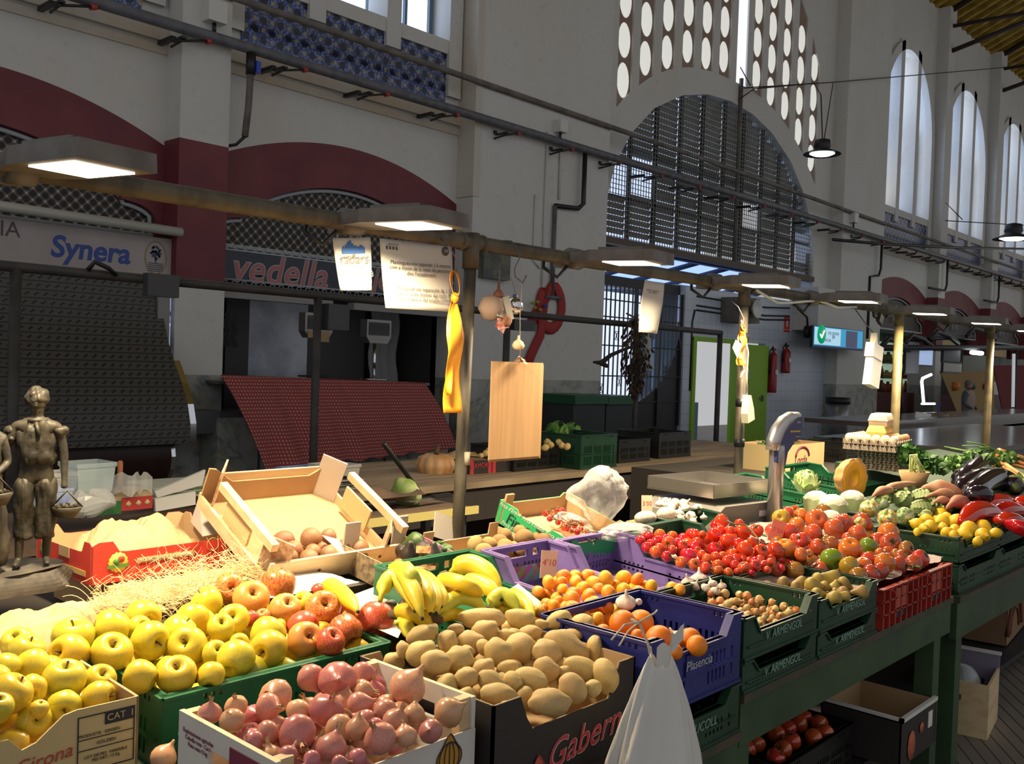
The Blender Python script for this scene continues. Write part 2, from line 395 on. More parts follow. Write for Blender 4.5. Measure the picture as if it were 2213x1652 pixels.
for k, (a, b) in enumerate(SL):
    c = (a+b)/2; z0 = min(sbot(a), sbot(b)); z1 = min(stop(c), 10.9)
    wn = empty('window_%d' % (20+k), (c, YR+.035, z0)); wn['kind'] = 'structure'
    if k == 6:
        o = MB().box(-.19, 0, 0, .19, .03, z1-z0).build('pane', BRIGHT, wn); o['kind'] = 'structure'; continue
    o = MB().slab([-.19, -.1, 0, .1, .19], lambda x: [(sbot(c+x)-z0, max(stop(c+x), sbot(c+x)+.1)-z0)], 0, .05).build('block_strip', BLOCK, wn); o['kind'] = 'structure'
    m = MB(); z = sbot(c)-z0+.30+.06*(k % 2)
    while z < z1-z0-.2:
        m.lathe([(0, -.012), (.10, -.010), (.15, -.004), (.158, .004)], 20, 0, Matrix.Translation((0, -.004, z)) @ Matrix.Diagonal((1, 1, 1.75, 1)) @ Matrix.Rotation(PI/2, 4, 'X') @ Matrix.Diagonal((1, 1, -1, 1)))
        z += .625
    o = m.build('pane', LENS, wn); o['kind'] = 'structure'
# louvred half-moon with iron mesh
lv = empty('portal_louvre', (0, 0, 0), 0, 'big arched grey louvre window with iron mesh above the market gate', 'louvre window')
m = MB(); x = OPENX0+.02; PW = .72; k = 0
open_ = {(0, 1): 1, (1, 2): 1, (5, 1): 1, (8, 0): 1}
LT = MB()
cols = [OPENX0+.02+.722*i for i in range(11)]
for i in range(10):
    a, b = cols[i]+.04, cols[i+1]-.04; z = 3.70; r = 0
    top = min(pz(a+.001), pz(b-.001)); topm = max(pz(a+.001), pz(b-.001))
    while z < topm:
        band = int((z-3.7)/.55)
        if not ((i == 0 and 4.25 < z < 4.85) or (i == 1 and 4.35 < z < 4.95) or (i == 6 and 4.2 < z < 4.75) or (i == 9 and 3.85 < z < 4.4)):
            aa, bb = a, b
            if z > pz(a+.01): aa = next((q for q in [a+.05*j for j in range(20)] if pz(q) > z+.03), b)
            if z > pz(b-.01): bb = next((q for q in [b-.05*j for j in range(20)] if pz(q) > z+.03), a)
            if bb-aa > .05: m.box(aa, YR+.16, z, bb, YR+.18, z+.088, 0, Matrix.Translation((0, YR+.17, z+.04)) @ Matrix.Rotation(.30, 4, 'X') @ Matrix.Translation((0, -YR-.17, -z-.04)))
        z += .10
m.build('slats', mat('grey_louvre_glass', (.26, .255, .24), (.15, .15, .15), 2.5, r=.35), lv)
m = MB()
for x in cols: 
    if pz(x) > 3.6: m.box(x-.04, YR+.10, 3.6, x+.04, YR+.15, pz(x))
for z in (4.25, 5.05): m.box(OPENX0, YR+.1, z, OPENX1, YR+.14, z+.05)
m.build('iron_frame', DARK, lv)
m = MB(); x = OPENX0
while x < OPENX1: 
    if pz(x) > 3.6: m.box(x, YR+.045, 3.52, x+.012, YR+.055, pz(x))
    x += .075
z = 3.55
while z < 6.45:
    w_ = next((q for q in [3.62-.04*j for j in range(95)] if pz(PC+q*.999) > z), 0)
    m.box(PC-w_, YR+.05, z, PC+w_, YR+.06, z+.010); z += .075
m.build('wire_mesh', mat('mesh_wire', (.20, .205, .18), r=.6), lv)
m = MB(); m.box(OPENX0-.25, YR-.04, 3.50, OPENX1, YR+.12, 3.60)
m.build('bottom_rail', mat('brown_rail', (.11, .08, .06), r=.7), lv)
for x in (14.0, 16.9): pass
MB().tube([(15.72, YR-.03, 3.6), (15.72, YR-.03, 6.95)], .045, 6).build('centre_post', CONDUIT, lv)
# outside, seen through the mesh: a pale facade, daylight put in as glow
struct(MB().box(10.5, 12.6, 3.3, 20.6, 12.7, 8).build('wall_outside', glow('facade_daylight_glow', (.62, .70, .85), .75)))
# glass canopy outside
cp = empty('glass_canopy', (0, 0, 0), 0, 'blue glass canopy with dark rafters beyond the portal', 'canopy')
m = MB()
for k in range(9):
    x = 11.0+k*1.08; m.tube([(x, YR+.35, 3.58), (x-.2, YR+2.9, 3.02)], .05, 6)
m.box(10.8, YR+.3, 3.50, 20, YR+.4, 3.6); m.box(10.8, YR+2.85, 2.85, 20, YR+2.97, 3.05)
m.build('rafters', mat('navy_steel', (.02, .03, .07), r=.5), cp)
MB().add([(10.6, YR+.4, 3.66), (20, YR+.4, 3.66), (20, YR+3.0, 3.10), (10.6, YR+3.0, 3.10), (10.6, YR+.4, 3.68), (20, YR+.4, 3.68), (20, YR+3.0, 3.12), (10.6, YR+3.0, 3.12)], [(0, 1, 2, 3), (7, 6, 5, 4), (0, 4, 5, 1), (2, 6, 7, 3)]).build('glass_sheets', BLUEDAY, cp)
# lintel beam of the gate
struct(MB().box(OPENX0, YR+.1, 2.86, 19.1, YR+.3, 3.02).build('wall_lintel', mat('dark_lintel', (.03, .032, .04), r=.6)))
# ------------------------------------------------------------------ the gate: a round window of daylight in a dark leaf
gt = empty('door_1', (0, 0, 0)); gt['kind'] = 'structure'
GX0, GX1 = 11.60, 14.15
def gcur(x):   # lower edge of the bright opening
    t = (x-11.6)/2.52
    return .85+1.55*(1-math.sqrt(max(0, 1-min(1, t)**2.6)))
xs = [GX0+(GX1-GX0)*k/30 for k in range(31)]
o = MB().slab(xs, lambda x: [(0, gcur(x))], YR+.06, YR+.12).build('gate_leaf', DARK, gt); o['kind'] = 'structure'
m = MB()
x = GX0
while x < GX1: m.box(x, YR+.03, gcur(x), x+.016, YR+.05, 2.86); x += .118
for z in (1.0, 1.42, 1.9, 2.35, 2.62): m.box(GX0, YR+.03, z, GX1, YR+.05, z+.02)
for x in (GX0, 12.75, 13.45, GX1-.05): m.box(x, YR+.02, .6, x+.055, YR+.07, 2.86)
rnd = random.Random(4)
for k in range(16):
    x = rnd.choice([GX0+.118*j for j in range(20)]); z = 1.1+rnd.random()*1.1
    if z < gcur(x)+.1: continue
    for dx in (0, .06):
        m.tube([(x+dx+.028+.026*math.cos(a*PI/4), YR+.03, z+.06+.05*math.sin(a*PI/4)) for a in range(9)], .007, 4)
    m.box(x-.01, YR+.025, z-.01, x+.13, YR+.04, z).box(x-.01, YR+.025, z+.12, x+.13, YR+.04, z+.13)
o = m.build('gate_bars', DARK, gt); o['kind'] = 'structure'
o = MB().box(GX0-.3, YR+.9, .3, GX1-.02, YR+.92, 2.86).build('daylight_glow_panel', glow('white_daylight_glow', (.74, .82, 1.), 1.0), gt); o['kind'] = 'structure'  # plain glowing panel, stands in for the daylight behind the gate
# white tiled room right of the gate
g = NG('white_wall_tiles'); x, y, z = g.sep(g.obj)
gl = g.math('MINIMUM', g.math('PINGPONG', x, .10), g.math('PINGPONG', z, .10))
g.set('Base Color', g.mix(g.math('LESS_THAN', gl, .004), (.50, .56, .66), (.30, .34, .40))).set('Roughness', .3); WT = g.m
def tsol(x):
    return [(2.12, 3.02)] if 14.42 < x < 17.10 else [(0, 3.02)]
struct(MB().slab([14.15, 14.42, 17.10, 19.76], tsol, YR-.014, YR+.15).build('wall_tiled', WT))
struct(MB().box(14.15, YR+.15, 3.0, 19.4, YR+2.5, 3.05).box(14.15, YR+1.8, 0, 17.3, YR+1.85, 3.02).build('wall_tiled_room', WT))
d = empty('door_2', (0, 0, 0)); d['kind'] = 'structure'
LIME = mat('lime_green_paint', (.24, .46, .01), r=.5)
for nm, m_ in (('door_frame', MB().box(14.42, YR-.05, 0, 14.52, YR+.1, 2.14).box(14.42, YR-.03, 2.08, 15.9, YR+.1, 2.16)), ('door_leaf', MB().box(15.72, YR-.08, .05, 17.10, YR-.02, 2.08))):
    o = m_.build(nm, LIME, d); o['kind'] = 'structure'
o = MB().box(16.86, YR-.12, 1.0, 16.90, YR-.08, 1.12).box(16.78, YR-.12, 1.05, 16.90, YR-.10, 1.07).build('door_handle', STEEL, d); o['kind'] = 'structure'
o = MB().box(16.2, YR-.09, 1.42, 16.34, YR-.08, 1.62).box(16.2, YR-.09, 1.12, 16.34, YR-.08, 1.32).build('paper_notice', WHITEP, d); o['kind'] = 'structure'
struct(MB().box(15.15, YR+.6, 0, 15.7, YR+.7, .95).box(14.6, YR+.9, 0, 16, YR+.95, 2.1).build('wall_inner_room', [mat('pale_blue_wall', (.30, .45, .60), r=.6)]))
# plaster box (duct) over the tiled wall
struct(MB().box(18.2, YP-.25, 2.45, 19.75, YR, 2.98).box(18.05, YP-.3, 2.98, 19.8, YR, 3.3).build('wall_duct_box', WHITE))
# ------------------------------------------------------------------ roof
m = MB(); SLP = math.radians(24)
def rz_(y): return 11.15+(9.0-y)*math.tan(SLP)
m.add([(-6, 9.4, rz_(9.4)+.2), (60, 9.4, rz_(9.4)+.2), (60, 2.5, rz_(2.5)+.2), (-6, 2.5, rz_(2.5)+.2)], [(0, 1, 2, 3)])
m.add([(-6, 2.5, rz_(2.5)+.2), (60, 2.5, rz_(2.5)+.2), (60, -4, rz_(9)+.2), (-6, -4, rz_(9)+.2)], [(0, 1, 2, 3)])
o = m.build('ceiling_boards', YEL); struct(o)
m = MB(); y = 9.3
x = 20.0
while x < 58:
    m.add([(x, 9.3, rz_(9.3)), (x+.12, 9.3, rz_(9.3)), (x+.12, 2.5, rz_(2.5)), (x, 2.5, rz_(2.5)), (x, 9.3, rz_(9.3)+.18), (x+.12, 9.3, rz_(9.3)+.18), (x+.12, 2.5, rz_(2.5)+.18), (x, 2.5, rz_(2.5)+.18)],
          [(0, 1, 2, 3), (0, 4, 5, 1), (0, 3, 7, 4), (1, 5, 6, 2), (2, 6, 7, 3)]); x += .42
struct(m.build('ceiling_rafters', YEL))
for k, x in enumerate((26.0, 30.45, 34.9, 39.5)):
    m = MB(); B = lambda y, dz: (x, y, rz_(y)+dz)
    m.tube([B(9.0, -.1), B(2.5, -.1)], .07, 6).tube([(x, 8.95, rz_(9)-.1), (x, 8.95, 10.0)], .07, 6)
    m.tube([(x, 8.95, 10.05), (x, 2.5, 11.5)], .06, 6).tube([(x, 8.95, 10.75), (x, 6.5, 10.7)], .05, 6).tube([(x, 6.5, 10.6), B(6.5, -.1)], .05, 6).tube([(x, 6.5, 10.6), B(4.2, -.1)], .05, 6).tube([(x, 4.2, 11.1), B(4.2, -.1)], .05, 6)
    struct(m.build('ceiling_truss', TRUSS))
# ------------------------------------------------------------------ pipes along the wall
pp = empty('water_pipe', (0, 0, 0), 0, 'thick grey pipe on black brackets running along the wall below the tiles', 'pipe')
MB().tube([(-2, YP-.12, 4.66), (40, YP-.12, 4.70)], .055, 10).build('pipe', PIPE, pp)
x = 3.35; k = 0
while x < 40:
    yb = YP if any(a-.08 < x < b+.03 for a, b in ((-3, 1.15), (4.6, 5.13), (8.6, 11.45), (19.75, 22), (25.75, 26.25), (30.2, 30.75), (34.6, 35.2))) else YR-.06
    m = MB().box(x, YP-.03, 4.56, x+.05, yb, 4.60).box(x, YP-.24, 4.535, x+.05, YP-.03, 4.555).tube([(x+.02, YP, 4.5), (x+.02, YP-.2, 4.52), (x+.3, YP-.16, 4.60)], .014, 5)
    m.tube([(x+.3, YP-.14, 4.60), (x+.36, YP-.13, 4.62)], .03, 6, 1)
    m.build('bracket', [BLACK, REDCLIP], pp); x += 1.12 if x < 22 else 1.0
cd = empty('cable_conduit', (0, 0, 0), 0, 'thin brown conduit running along the wall above the thick grey pipe', 'conduit')
MB().tube([(-2, YP-.04, 5.16), (13, YP-.04, 5.14), (20, YP-.04, 5.08), (40, YP-.04, 5.02)], .04, 8).build('conduit_tube', CONDUIT, cd)
def jbox(x, z, lab, s=.16):
    o = MB().box(x, YP-.13, z, x+s, YP, z+s*1.05).tube([(x+s/2, YP-.06, z), (x+s/2, YP-.06, z-.1)], .02, 6, 1).build('junction_box', [WHITEP, BLACK]); tag(o, lab, 'junction box')
jbox(4.80, 4.83, 'grey junction box on the pier beside the blue tiles', .2); jbox(10.15, 4.82, 'white junction box on the white wall between the tiles and the portal'); jbox(20.05, 4.86, 'white junction box on the pier right of the great portal', .2)
hs = empty('drop_hose', (0, 0, 0), 0, 'grey lagged pipe dropping from the thick pipe beside the first pier', 'pipe')
MB().tube([(5.27, YP-.14, 4.42), (5.27, YP-.12, 4.1), (5.25, YP-.1, 3.78)], .035, 8).tube([(5.25, YP-.1, 3.78), (5.2, YP-.02, 3.70), (5.05, YP+.2, 3.66)], .016, 6, 1).build('lagging', [CONDUIT, DARK], hs)
MB().tube([(5.27, YP-.14, 4.62), (5.27, YP-.14, 4.40)], .05, 8).build('valve', BLACK, hs); MB().box(5.30, YP-.2, 4.42, 5.35, YP-.16, 4.54).build('valve_handle', mat('blue_handle', (.02, .05, .45), r=.4), hs)
ds = empty('drop_pipe', (0, 0, 0), 0, 'black pipe dropping from the thick pipe and stepping down the wall left of the portal', 'pipe')
MB().tube([(10.75, YP-.1, 4.66), (10.75, YP-.1, 3.9), (10.7, YP-.05, 3.83), (10.2, YP-.04, 3.8)], .035, 8).build('upper_drop', BLACK, ds)
MB().tube([(10.2, YP-.04, 3.8), (10.2, YP-.04, 2.55)], .03, 8).tube([(10.05, YP-.04, 2.52), (10.4, YP-.04, 2.52)], .028, 6).build('lower_drop', PIPE, ds)
MB().tube([(10.0, YP-.02, 4.8), (10.0, YP-.02, 2.6)], .012, 5).tube([(9.8, YP-.02, 3.9), (9.8, YP-.02, 3.0), (9.95, YP-.02, 2.9)], .012, 5).tube([(10.25, YP-.02, 4.8), (10.3, YP-.02, 4.7), (10.3, YP-.02, 3.9)], .016, 5).build('wiring_run', WHITE); tag(bpy.data.objects['wiring_run'], 'thin painted cables running down the wall beside the black drop pipe', 'cable')
for k, x in enumerate((21.6, 26.0, 30.5)):
    o = MB().tube([(x, YP-.12, 4.7), (x, YP-.12, 4.0), (x-.05, YP-.1, 3.85), (x-1., YP-.02, 3.85) if k else (x-.35, YP-.02, 3.8), (x-1., YP, 3.84) if k else (x-.35, YP-.02, 2.4)], .03, 6).build('drop_pipe', BLACK)
    tag(o, ['thin black pipe dropping down the wall between portal and far stalls', 'black pipe dropping down the pier after the first far red arch', 'black pipe dropping down the pier after the second far red arch'][k], 'pipe')
# black cable bundle crossing at the far right and wires of the hanging lamps
o = MB().tube([at(1800, 518, Y=8.5), at(1900, 527, Y=8.3), at(2050, 535, Y=8.0), at(2300, 540, Y=7.7)], .035, 6).build('cable_bundle', BLACK); tag(o, 'thick black cable bundle stretched across the far stalls', 'cable')
o = MB().tube([at(1608, 190, Y=8.8), at(1690, 185, Y=8.7), at(1800, 178, Y=8.6), at(2170, 146, Y=8.4)], .012, 5).tube([at(1600, 145, Y=8.85), at(1622, 185, Y=8.7)], .01, 5).tube([at(1597, 215, Y=8.9), at(1630, 192, Y=8.8), at(1760, 180, Y=8.3), at(1774, 205, Y=7.9), at(1778, 310, Y=7.6)], .012, 5).tube([at(1800, 180, Y=8.3), at(1780, 308, Y=7.6)], .010, 5).build('lamp_wire', BLACK); tag(o, 'black wire strung from the fan window to the roof truss, holding the hanging lamp', 'wire')
def bell(px, py, Y, lab, on, s):
    p = at(px, py, Y=Y); e = empty('pendant_lamp', p, 0, lab, 'lamp', 'hanging bell lamps')
    MB().lathe([(.05*s, .2*s), (.13*s, .18*s), (.15*s, .06*s), (.12*s, .02*s), (.32*s, -.06*s), (.33*s, -.075*s), (.12*s, 0)], 18).build('lamp_shade', DARK, e)
    MB().lathe([(0, -.10*s), (.15*s, -.09*s), (.22*s, -.06*s), (0, -.03*s)], 14).build('lamp_bulb', glow('cool_lamp_glow', (.85, 1, .92), 5), e)
bell(1777, 325, 7.6, 'lit hanging lamp in front of the white pier beside the fan window', 1, 1.0)
bell(2190, 508, 7.0, 'lit hanging bell lamp at the far right in front of the tall windows', 1, 1.45)
o = MB().tube([at(2043, 477, Y=8), at(2213, 487, Y=7)], .012, 5).tube([at(2043, 438, Y=8.4), at(2080, 475, Y=7.9)], .012, 5).build('lamp_wire', BLACK); tag(o, 'black wire holding the hanging bell lamp at the far right', 'wire')
# ================================================================== STALLS ALONG THE WALL
def V(p): return (p[0], p[1], p[2])
def lin(a, b, t): return a+(b-a)*t
# stall 1: closed shutter
st = empty('roller_shutter', (0, 0, 0), 0, 'dark perforated roller shutter bulging over the closed counter at the left', 'shutter')
g = NG('perforated_slats'); x, y, z = g.sep(g.obj)
zz = g.math('PINGPONG', z, .038)
hole = g.math('LESS_THAN', g.math('ADD', g.math('PINGPONG', g.math('ADD', x, g.math('MULTIPLY', g.math('FLOOR', g.math('DIVIDE', z, .076)), .06)), .04), g.math('MULTIPLY', zz, .9)), .018)
c = g.mix(g.math('GREATER_THAN', zz, .033), (.085, .08, .072), (.02, .02, .02)); c = g.mix(hole, c, (.012, .012, .012))
g.set('Base Color', c).set('Roughness', .55).set('Metallic', .2); SHUT = g.m
prf = [(8.78, 2.25), (8.74, 1.94), (8.62, 1.68), (8.50, 1.50), (8.34, 1.29), (8.22, 1.10), (8.16, .92), (8.15, .74)]
m = MB(); m.add([(xx, y_, z_) for y_, z_ in prf for xx in (-1.2, 4.5)], [(2*i, 2*i+2, 2*i+3, 2*i+1) for i in range(7)], 0, True); m.build('shutter_curtain', SHUT, st)
m = MB()
for (a, b), (c_, d_) in zip(prf[3:], prf[4:]): m.add([(4.5, a, b), (4.56, a, b), (4.56, c_, d_), (4.5, c_, d_), (4.5, a+.12, b), (4.56, a+.12, b), (4.56, c_+.14, d_), (4.5, c_+.14, d_)], [(0, 3, 2, 1), (1, 2, 6, 5), (4, 5, 6, 7)])
m.build('chrome_edge', CHROME, st)
MB().box(4.44, 8.72, 1.55, 4.56, 8.98, 2.25).box(4.5, 8.6, .5, 4.54, 9, 1.6).build('side_panel', mat('grey_side', (.24, .24, .24), r=.5), st)
MB().box(4.562, 8.74, 1.5, 4.60, 8.8, 2.25).build('mirror_strip', mat('mirror_blue', (.62, .70, .95), r=.05, metal=1), st)
cb = empty('counter_plinth', (0, 0, 0), 0, 'dark brown curved wooden base below the roller shutter', 'counter')
m = MB(); p2 = [(8.37, .735), (8.34, .6), (8.36, .48), (8.43, .38), (8.55, .28)]
m.add([(xx, y_, z_) for y_, z_ in p2 for xx in (-1.2, 4.42)], [(2*i, 2*i+2, 2*i+3, 2*i+1) for i in range(4)], 0, True).box(-1.2, 8.5, 0, 4.42, 9, .7)
m.build('base', mat('dark_mahogany', (.045, .018, .012), (.03, .012, .01), 4, r=.35), cb)
m = MB()
for (a, b), (c_, d_) in zip(p2, p2[1:]): m.add([(4.42, a, b), (4.46, a, b), (4.46, c_, d_), (4.42, c_, d_), (4.42, a+.2, b), (4.46, a+.2, b), (4.46, c_+.2, d_), (4.42, c_+.2, d_)], [(0, 3, 2, 1), (1, 2, 6, 5)])
m.build('steel_trim', CHROME, cb)
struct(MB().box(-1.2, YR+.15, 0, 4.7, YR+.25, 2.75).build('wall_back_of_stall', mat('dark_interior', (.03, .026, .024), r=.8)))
sg = empty('shop_sign', (0, 0, 0), 0, 'pale sign board with blue brush lettering Synera and a tree emblem', 'sign')
SY = 8.80
MB().box(-.2, SY, 2.29, 4.62, SY+.06, 2.68).build('board', mat('pinkish_board', (.42, .37, .36), (.36, .32, .30), 2, r=.6), sg)
BLUEP = mat('blue_sign_paint', (.035, .07, .30), r=.6)
p = at(197, 545, Y=SY); textmesh('lettering', 'Synera', .27, BLUEP, sg, Matrix.Translation((p.x, SY-.002, p.z+.01)) @ FRONT, .12, .001, bold=.007)
p = at(22, 497, Y=SY); textmesh('lettering', 'RIA', .19, mat('brown_ink', (.10, .06, .06), r=.6), sg, Matrix.Translation((p.x-.06, SY-.002, p.z)) @ FRONT)
p = at(336, 557, Y=SY); m = MB()
m.tube([(p.x+.105*math.cos(a*PI/12), SY-.003, p.z+.155*math.sin(a*PI/12)) for a in range(25)], .006, 5)
m.build('emblem_ring', mat('ochre_line', (.36, .26, .12), r=.6), sg)
m = MB(); rnd = random.Random(2)
for k in range(46):
    a = rnd.random()*6.28; q = rnd.random()**.6; xx = p.x+.05*q*math.cos(a); z_ = p.z+.045+.065*q*math.sin(a); s_ = .008
    m.box(xx-s_, SY-.006, z_-s_, xx+s_*rnd.random()*2, SY-.001, z_+s_)
m.box(p.x-.006, SY-.006, p.z-.05, p.x+.006, SY-.001, p.z+.03)
for k in range(5): m.tube([(p.x-.075+.03*j, SY-.003, p.z-.06-.018*k+.006*(j % 2)) for j in range(6)], .0035, 4)
m.build('tree_emblem', mat('slate_ink', (.05, .08, .12), r=.6), sg)
o = MB().tube([(-.2, SY-.15, 2.80), (4.62, SY-.15, 2.74)], .045, 12).box(-.2, SY-.1, 2.76, 4.6, SY+.1, 2.79).build('awning_roller', mat('ivory_tube', (.50, .50, .44), r=.35)); tag(o, 'ivory awning tube above the Synera sign board', 'awning')
# stall 2: butcher
BX0, BX1 = 5.13, 8.62
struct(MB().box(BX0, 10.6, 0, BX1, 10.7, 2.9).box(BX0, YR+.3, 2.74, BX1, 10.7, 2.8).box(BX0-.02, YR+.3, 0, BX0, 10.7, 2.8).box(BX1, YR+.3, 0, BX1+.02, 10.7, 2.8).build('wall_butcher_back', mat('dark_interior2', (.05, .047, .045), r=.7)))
g = NG('grey_glazed_tiles'); x, y, z = g.sep(g.obj)
gl = g.math('MINIMUM', g.math('PINGPONG', x, .075), g.math('PINGPONG', z, .075))
g.set('Base Color', g.mix(g.math('LESS_THAN', gl, .004), (.20, .21, .23), (.04, .04, .05))).set('Roughness', .15)
struct(MB().box(5.16, 9.9, 0, 5.75, 9.95, 2.3).build('wall_butcher_tiles', g.m))
struct(MB().box(5.75, 9.7, 0, 6.05, 9.9, 2.7).box(7.0, 9.9, 0, 7.9, 9.95, 2.7).build('wall_butcher_column', mat('black_panel', (.015, .014, .014), r=.4)))
o = MB().box(6.05, 9.9, .3, 7.0, 9.94, 2.35).build('steel_fridge_door', mat('brushed_steel', (.36, .38, .42), (.24, .26, .30), 3, r=.35, metal=.6)); tag(o, 'brushed steel cold room door at the back of the butcher stall', 'fridge door')
o = MB().surf(lambda u, v: (7.95+.5*u+.03*math.sin(9*v), 9.85+.05*math.sin(u*20), 2.2-1.1*v), 12, 8).build('hanging_apron', mat('white_apron', (.30, .29, .30), r=.9)); tag(o, 'whitish apron hanging in the dark at the right of the butcher stall', 'apron')
sg = empty('shop_sign', (0, 0, 0), 0, 'navy sign board with pink lettering vedella and pale scrolled border', 'sign')
SY = 8.96; c = (BX0+BX1)/2
pl = [(BX0+.12, 2.36), (BX1-.12, 2.36), (BX1-.10, 2.42), (BX1-.03, 2.45), (BX1-.03, 2.58), (BX1-.10, 2.61), (BX1-.12, 2.67), (BX0+.12, 2.67), (BX0+.10, 2.61), (BX0+.03, 2.58), (BX0+.03, 2.45), (BX0+.10, 2.42)]
MB().prism(pl, .03, Matrix.Translation((0, SY, 0))).build('board', mat('navy_board', (.006, .009, .022), (.012, .018, .045), 30, r=.35), sg)
PGF = MATS['pale_grey_frame']; m = MB().tube([(x_, SY-.005, z_) for x_, z_ in pl+[pl[0]]], .012, 5)
m.box(BX0+.05, SY-.02, 2.27, BX1-.05, SY+.04, 2.30); x_ = BX0+.15
while x_ < BX1-.1:
    for zc in (2.325, 2.70): m.tube([(x_+.03*math.cos(a*PI/4), SY-.005, zc+.022*math.sin(a*PI/4)) for a in range(9)], .006, 4)
    x_ += .115
m.build('scrolled_border', PGF, sg)
PINKP = mat('dusty_pink_paint', (.42, .13, .13), r=.5)
p = at(612, 590, Y=SY); textmesh('lettering', 'vedella', .43, PGF, sg, Matrix.Translation((p.x-.03, SY-.0015, p.z)) @ FRONT, .22, .001, bold=.013, space=1.03)
textmesh('lettering', 'vedella', .43, PINKP, sg, Matrix.Translation((p.x-.03, SY-.005, p.z)) @ FRONT, .22, .001, bold=.003, space=1.03)
p = at(815, 610, Y=SY); textmesh('lettering', 'jo', .36, PGF, sg, Matrix.Translation((p.x+.06, SY-.0015, p.z+.03)) @ FRONT, .22, .001, bold=.012)
textmesh('lettering', 'jo', .36, PINKP, sg, Matrix.Translation((p.x+.06, SY-.005, p.z+.03)) @ FRONT, .22, .001, bold=.003)
o = MB().box(5.2, 8.86, 2.16, 6.6, 8.98, 2.24).box(6.9, 8.86, 2.14, 8.5, 8.98, 2.22).build('strip_light', mat('unlit_strip', (.25, .25, .24), r=.5)); tag(o, 'unlit white strip lights under the butcher sign', 'strip light')
struct(MB().box(4.9, 8.36, 0, 8.0, 8.98, .95).build('wall_marble_counter', MARBLE))
m = MB()
for x_ in (5.35, 6.3, 7.0, 7.6): m.box(x_, 8.352, 0, x_+.02, 8.36, .95)
struct(m.build('trim_2', mat('blue_grey_joint', (.06, .07, .09), r=.6)))
cs_ = empty('meat_display_case', (0, 0, 0), 0, 'butcher display case with a dark steel frame under the checked cloth', 'display case')
MB().box(4.95, 8.42, .95, 7.75, 8.95, 1.0).box(4.95, 8.45, 1.28, 7.75, 8.9, 1.31).build('case_frame', STEEL, cs_)
MB().box(4.62, 8.40, .80, 4.95, 8.9, 1.02).build('case_end', mat('grey_case', (.10, .10, .11), r=.4), cs_)
g = NG('red_white_check'); uv = g.obj
x, y, z = g.sep(uv); s1 = g.math('LESS_THAN', g.math('PINGPONG', x, .0165), .0055); s2 = g.math('LESS_THAN', g.math('PINGPONG', z, .0165), .0055)
g.set('Base Color', g.mix(g.math('MULTIPLY', s1, s2), g.mix(g.math('MULTIPLY', g.math('ADD', s1, s2), .3), (.30, .045, .045), (.36, .14, .12)), (.60, .42, .38))).set('Roughness', .85)
def cloth(u, v):
    xl = lin(4.95, 4.98, v); xr = lin(7.62, 7.74, v); xx = lin(xl, xr, u)
    yy = lin(8.42, lin(7.62, 7.93, u), v)+.02*math.sin(u*37)*v**.5+.012*math.sin(u*61+v*3)-.06*math.sin(PI*v)*.4
    zz = lin(1.372-.06*u, lin(.50, .575, u), v)+.04*math.sin(PI*v)+.012*math.sin(u*53+1)*v
    return (xx, yy, zz)
o = MB().surf(cloth, 110, 40).build('checked_cloth', g.m); so = o.modifiers.new('t', 'SOLIDIFY'); so.thickness = .004
tag(o, 'red and white checked cloth draped over the butcher counter', 'cloth')
def hangscale(px, py, Y, lab, paper):
    p = at(px, py, Y=Y); e = empty('counter_scale', p, 0, lab, 'scale', None)
    MB().prism([(-.17, .14), (.19, .14), (.19, -.06), (.14, -.13), (-.12, -.13), (-.17, -.06)], .12).build('housing', mat('scale_steel', (.25, .24, .23), r=.3, metal=.6), e)
    MB().box(-.14, -.006, -.04, .16, 0, .11).build('display', mat('dark_display', (.012, .01, .01), r=.15), e)
    MB().tube([(0, .06, -.13), (0, .06, -.55)], .018, 8).lathe([(0, -.58), (.17, -.575), (.17, -.56), (0, -.555)], 20, 0, Matrix.Translation((0, .06, .02))).build('pillar', DARK if paper else CHROME, e)
    if paper: MB().box(.02, -.012, -.17, .14, -.006, -.06).box(-.14, -.012, -.13, 0, -.006, -.06).build('paper_label', mat('manila', (.35, .24, .12), r=.8), e)
hangscale(688, 705, 8.55, 'steel counter scale with paper labels, left one in the butcher stall', 1); hangscale(818, 718, 8.6, 'black-fronted counter scale on a chrome stem, right one in the butcher stall', 0)
o = MB().surf(lambda u, v: (5.25+.16*u+.02*math.sin(v*15), 8.9+.02*math.sin(u*12), 2.0-.35*v), 8, 8).build('hanging_bunch', mat('dark_bunch', (.03, .03, .03), r=.9)); tag(o, 'dark dried bunch hanging at the left edge of the butcher stall', 'dried plant')
# red rocket-like ribbon ring on the wall by the butcher
p = at(1183, 660, Y=YP-.03); e = empty('red_ribbon_sign', p, 0, 'big looped red ribbon sign with small flowers hanging on the white wall', 'sign')
m = MB(); pts = []
for k in range(25):
    a = math.radians(-60+k*240/24); pts.append((.20*math.cos(a)+.1, 0, .30*math.sin(a)))
pts = [(-.42, 0, -.95), (-.30, 0, -.70), (-.12, 0, -.42)]+[(.24*math.sin(PI*2*k/20-2.6)+.08, 0, -.02-.30*math.cos(PI*2*k/20-2.6)) for k in range(19)]+[(-.35, 0, -.30)]
m.tube(pts, .085, 8, 0, Matrix.Diagonal((1, .25, 1, 1))); m.build('ribbon_loop', mat('ribbon_red', (.34, .02, .02), r=.7), e)
m = MB()
for k, (dx, dz) in enumerate(((-.28, .02), (-.33, -.06), (-.22, -.08), (-.38, .0))): m.lathe([(0, -.02), (.04, 0), (0, .03)], 8, 0, Matrix.Translation((dx, -.06, dz)))
m.build('flower', mat('yellow_petals', (.35, .33, .05), r=.6), e)
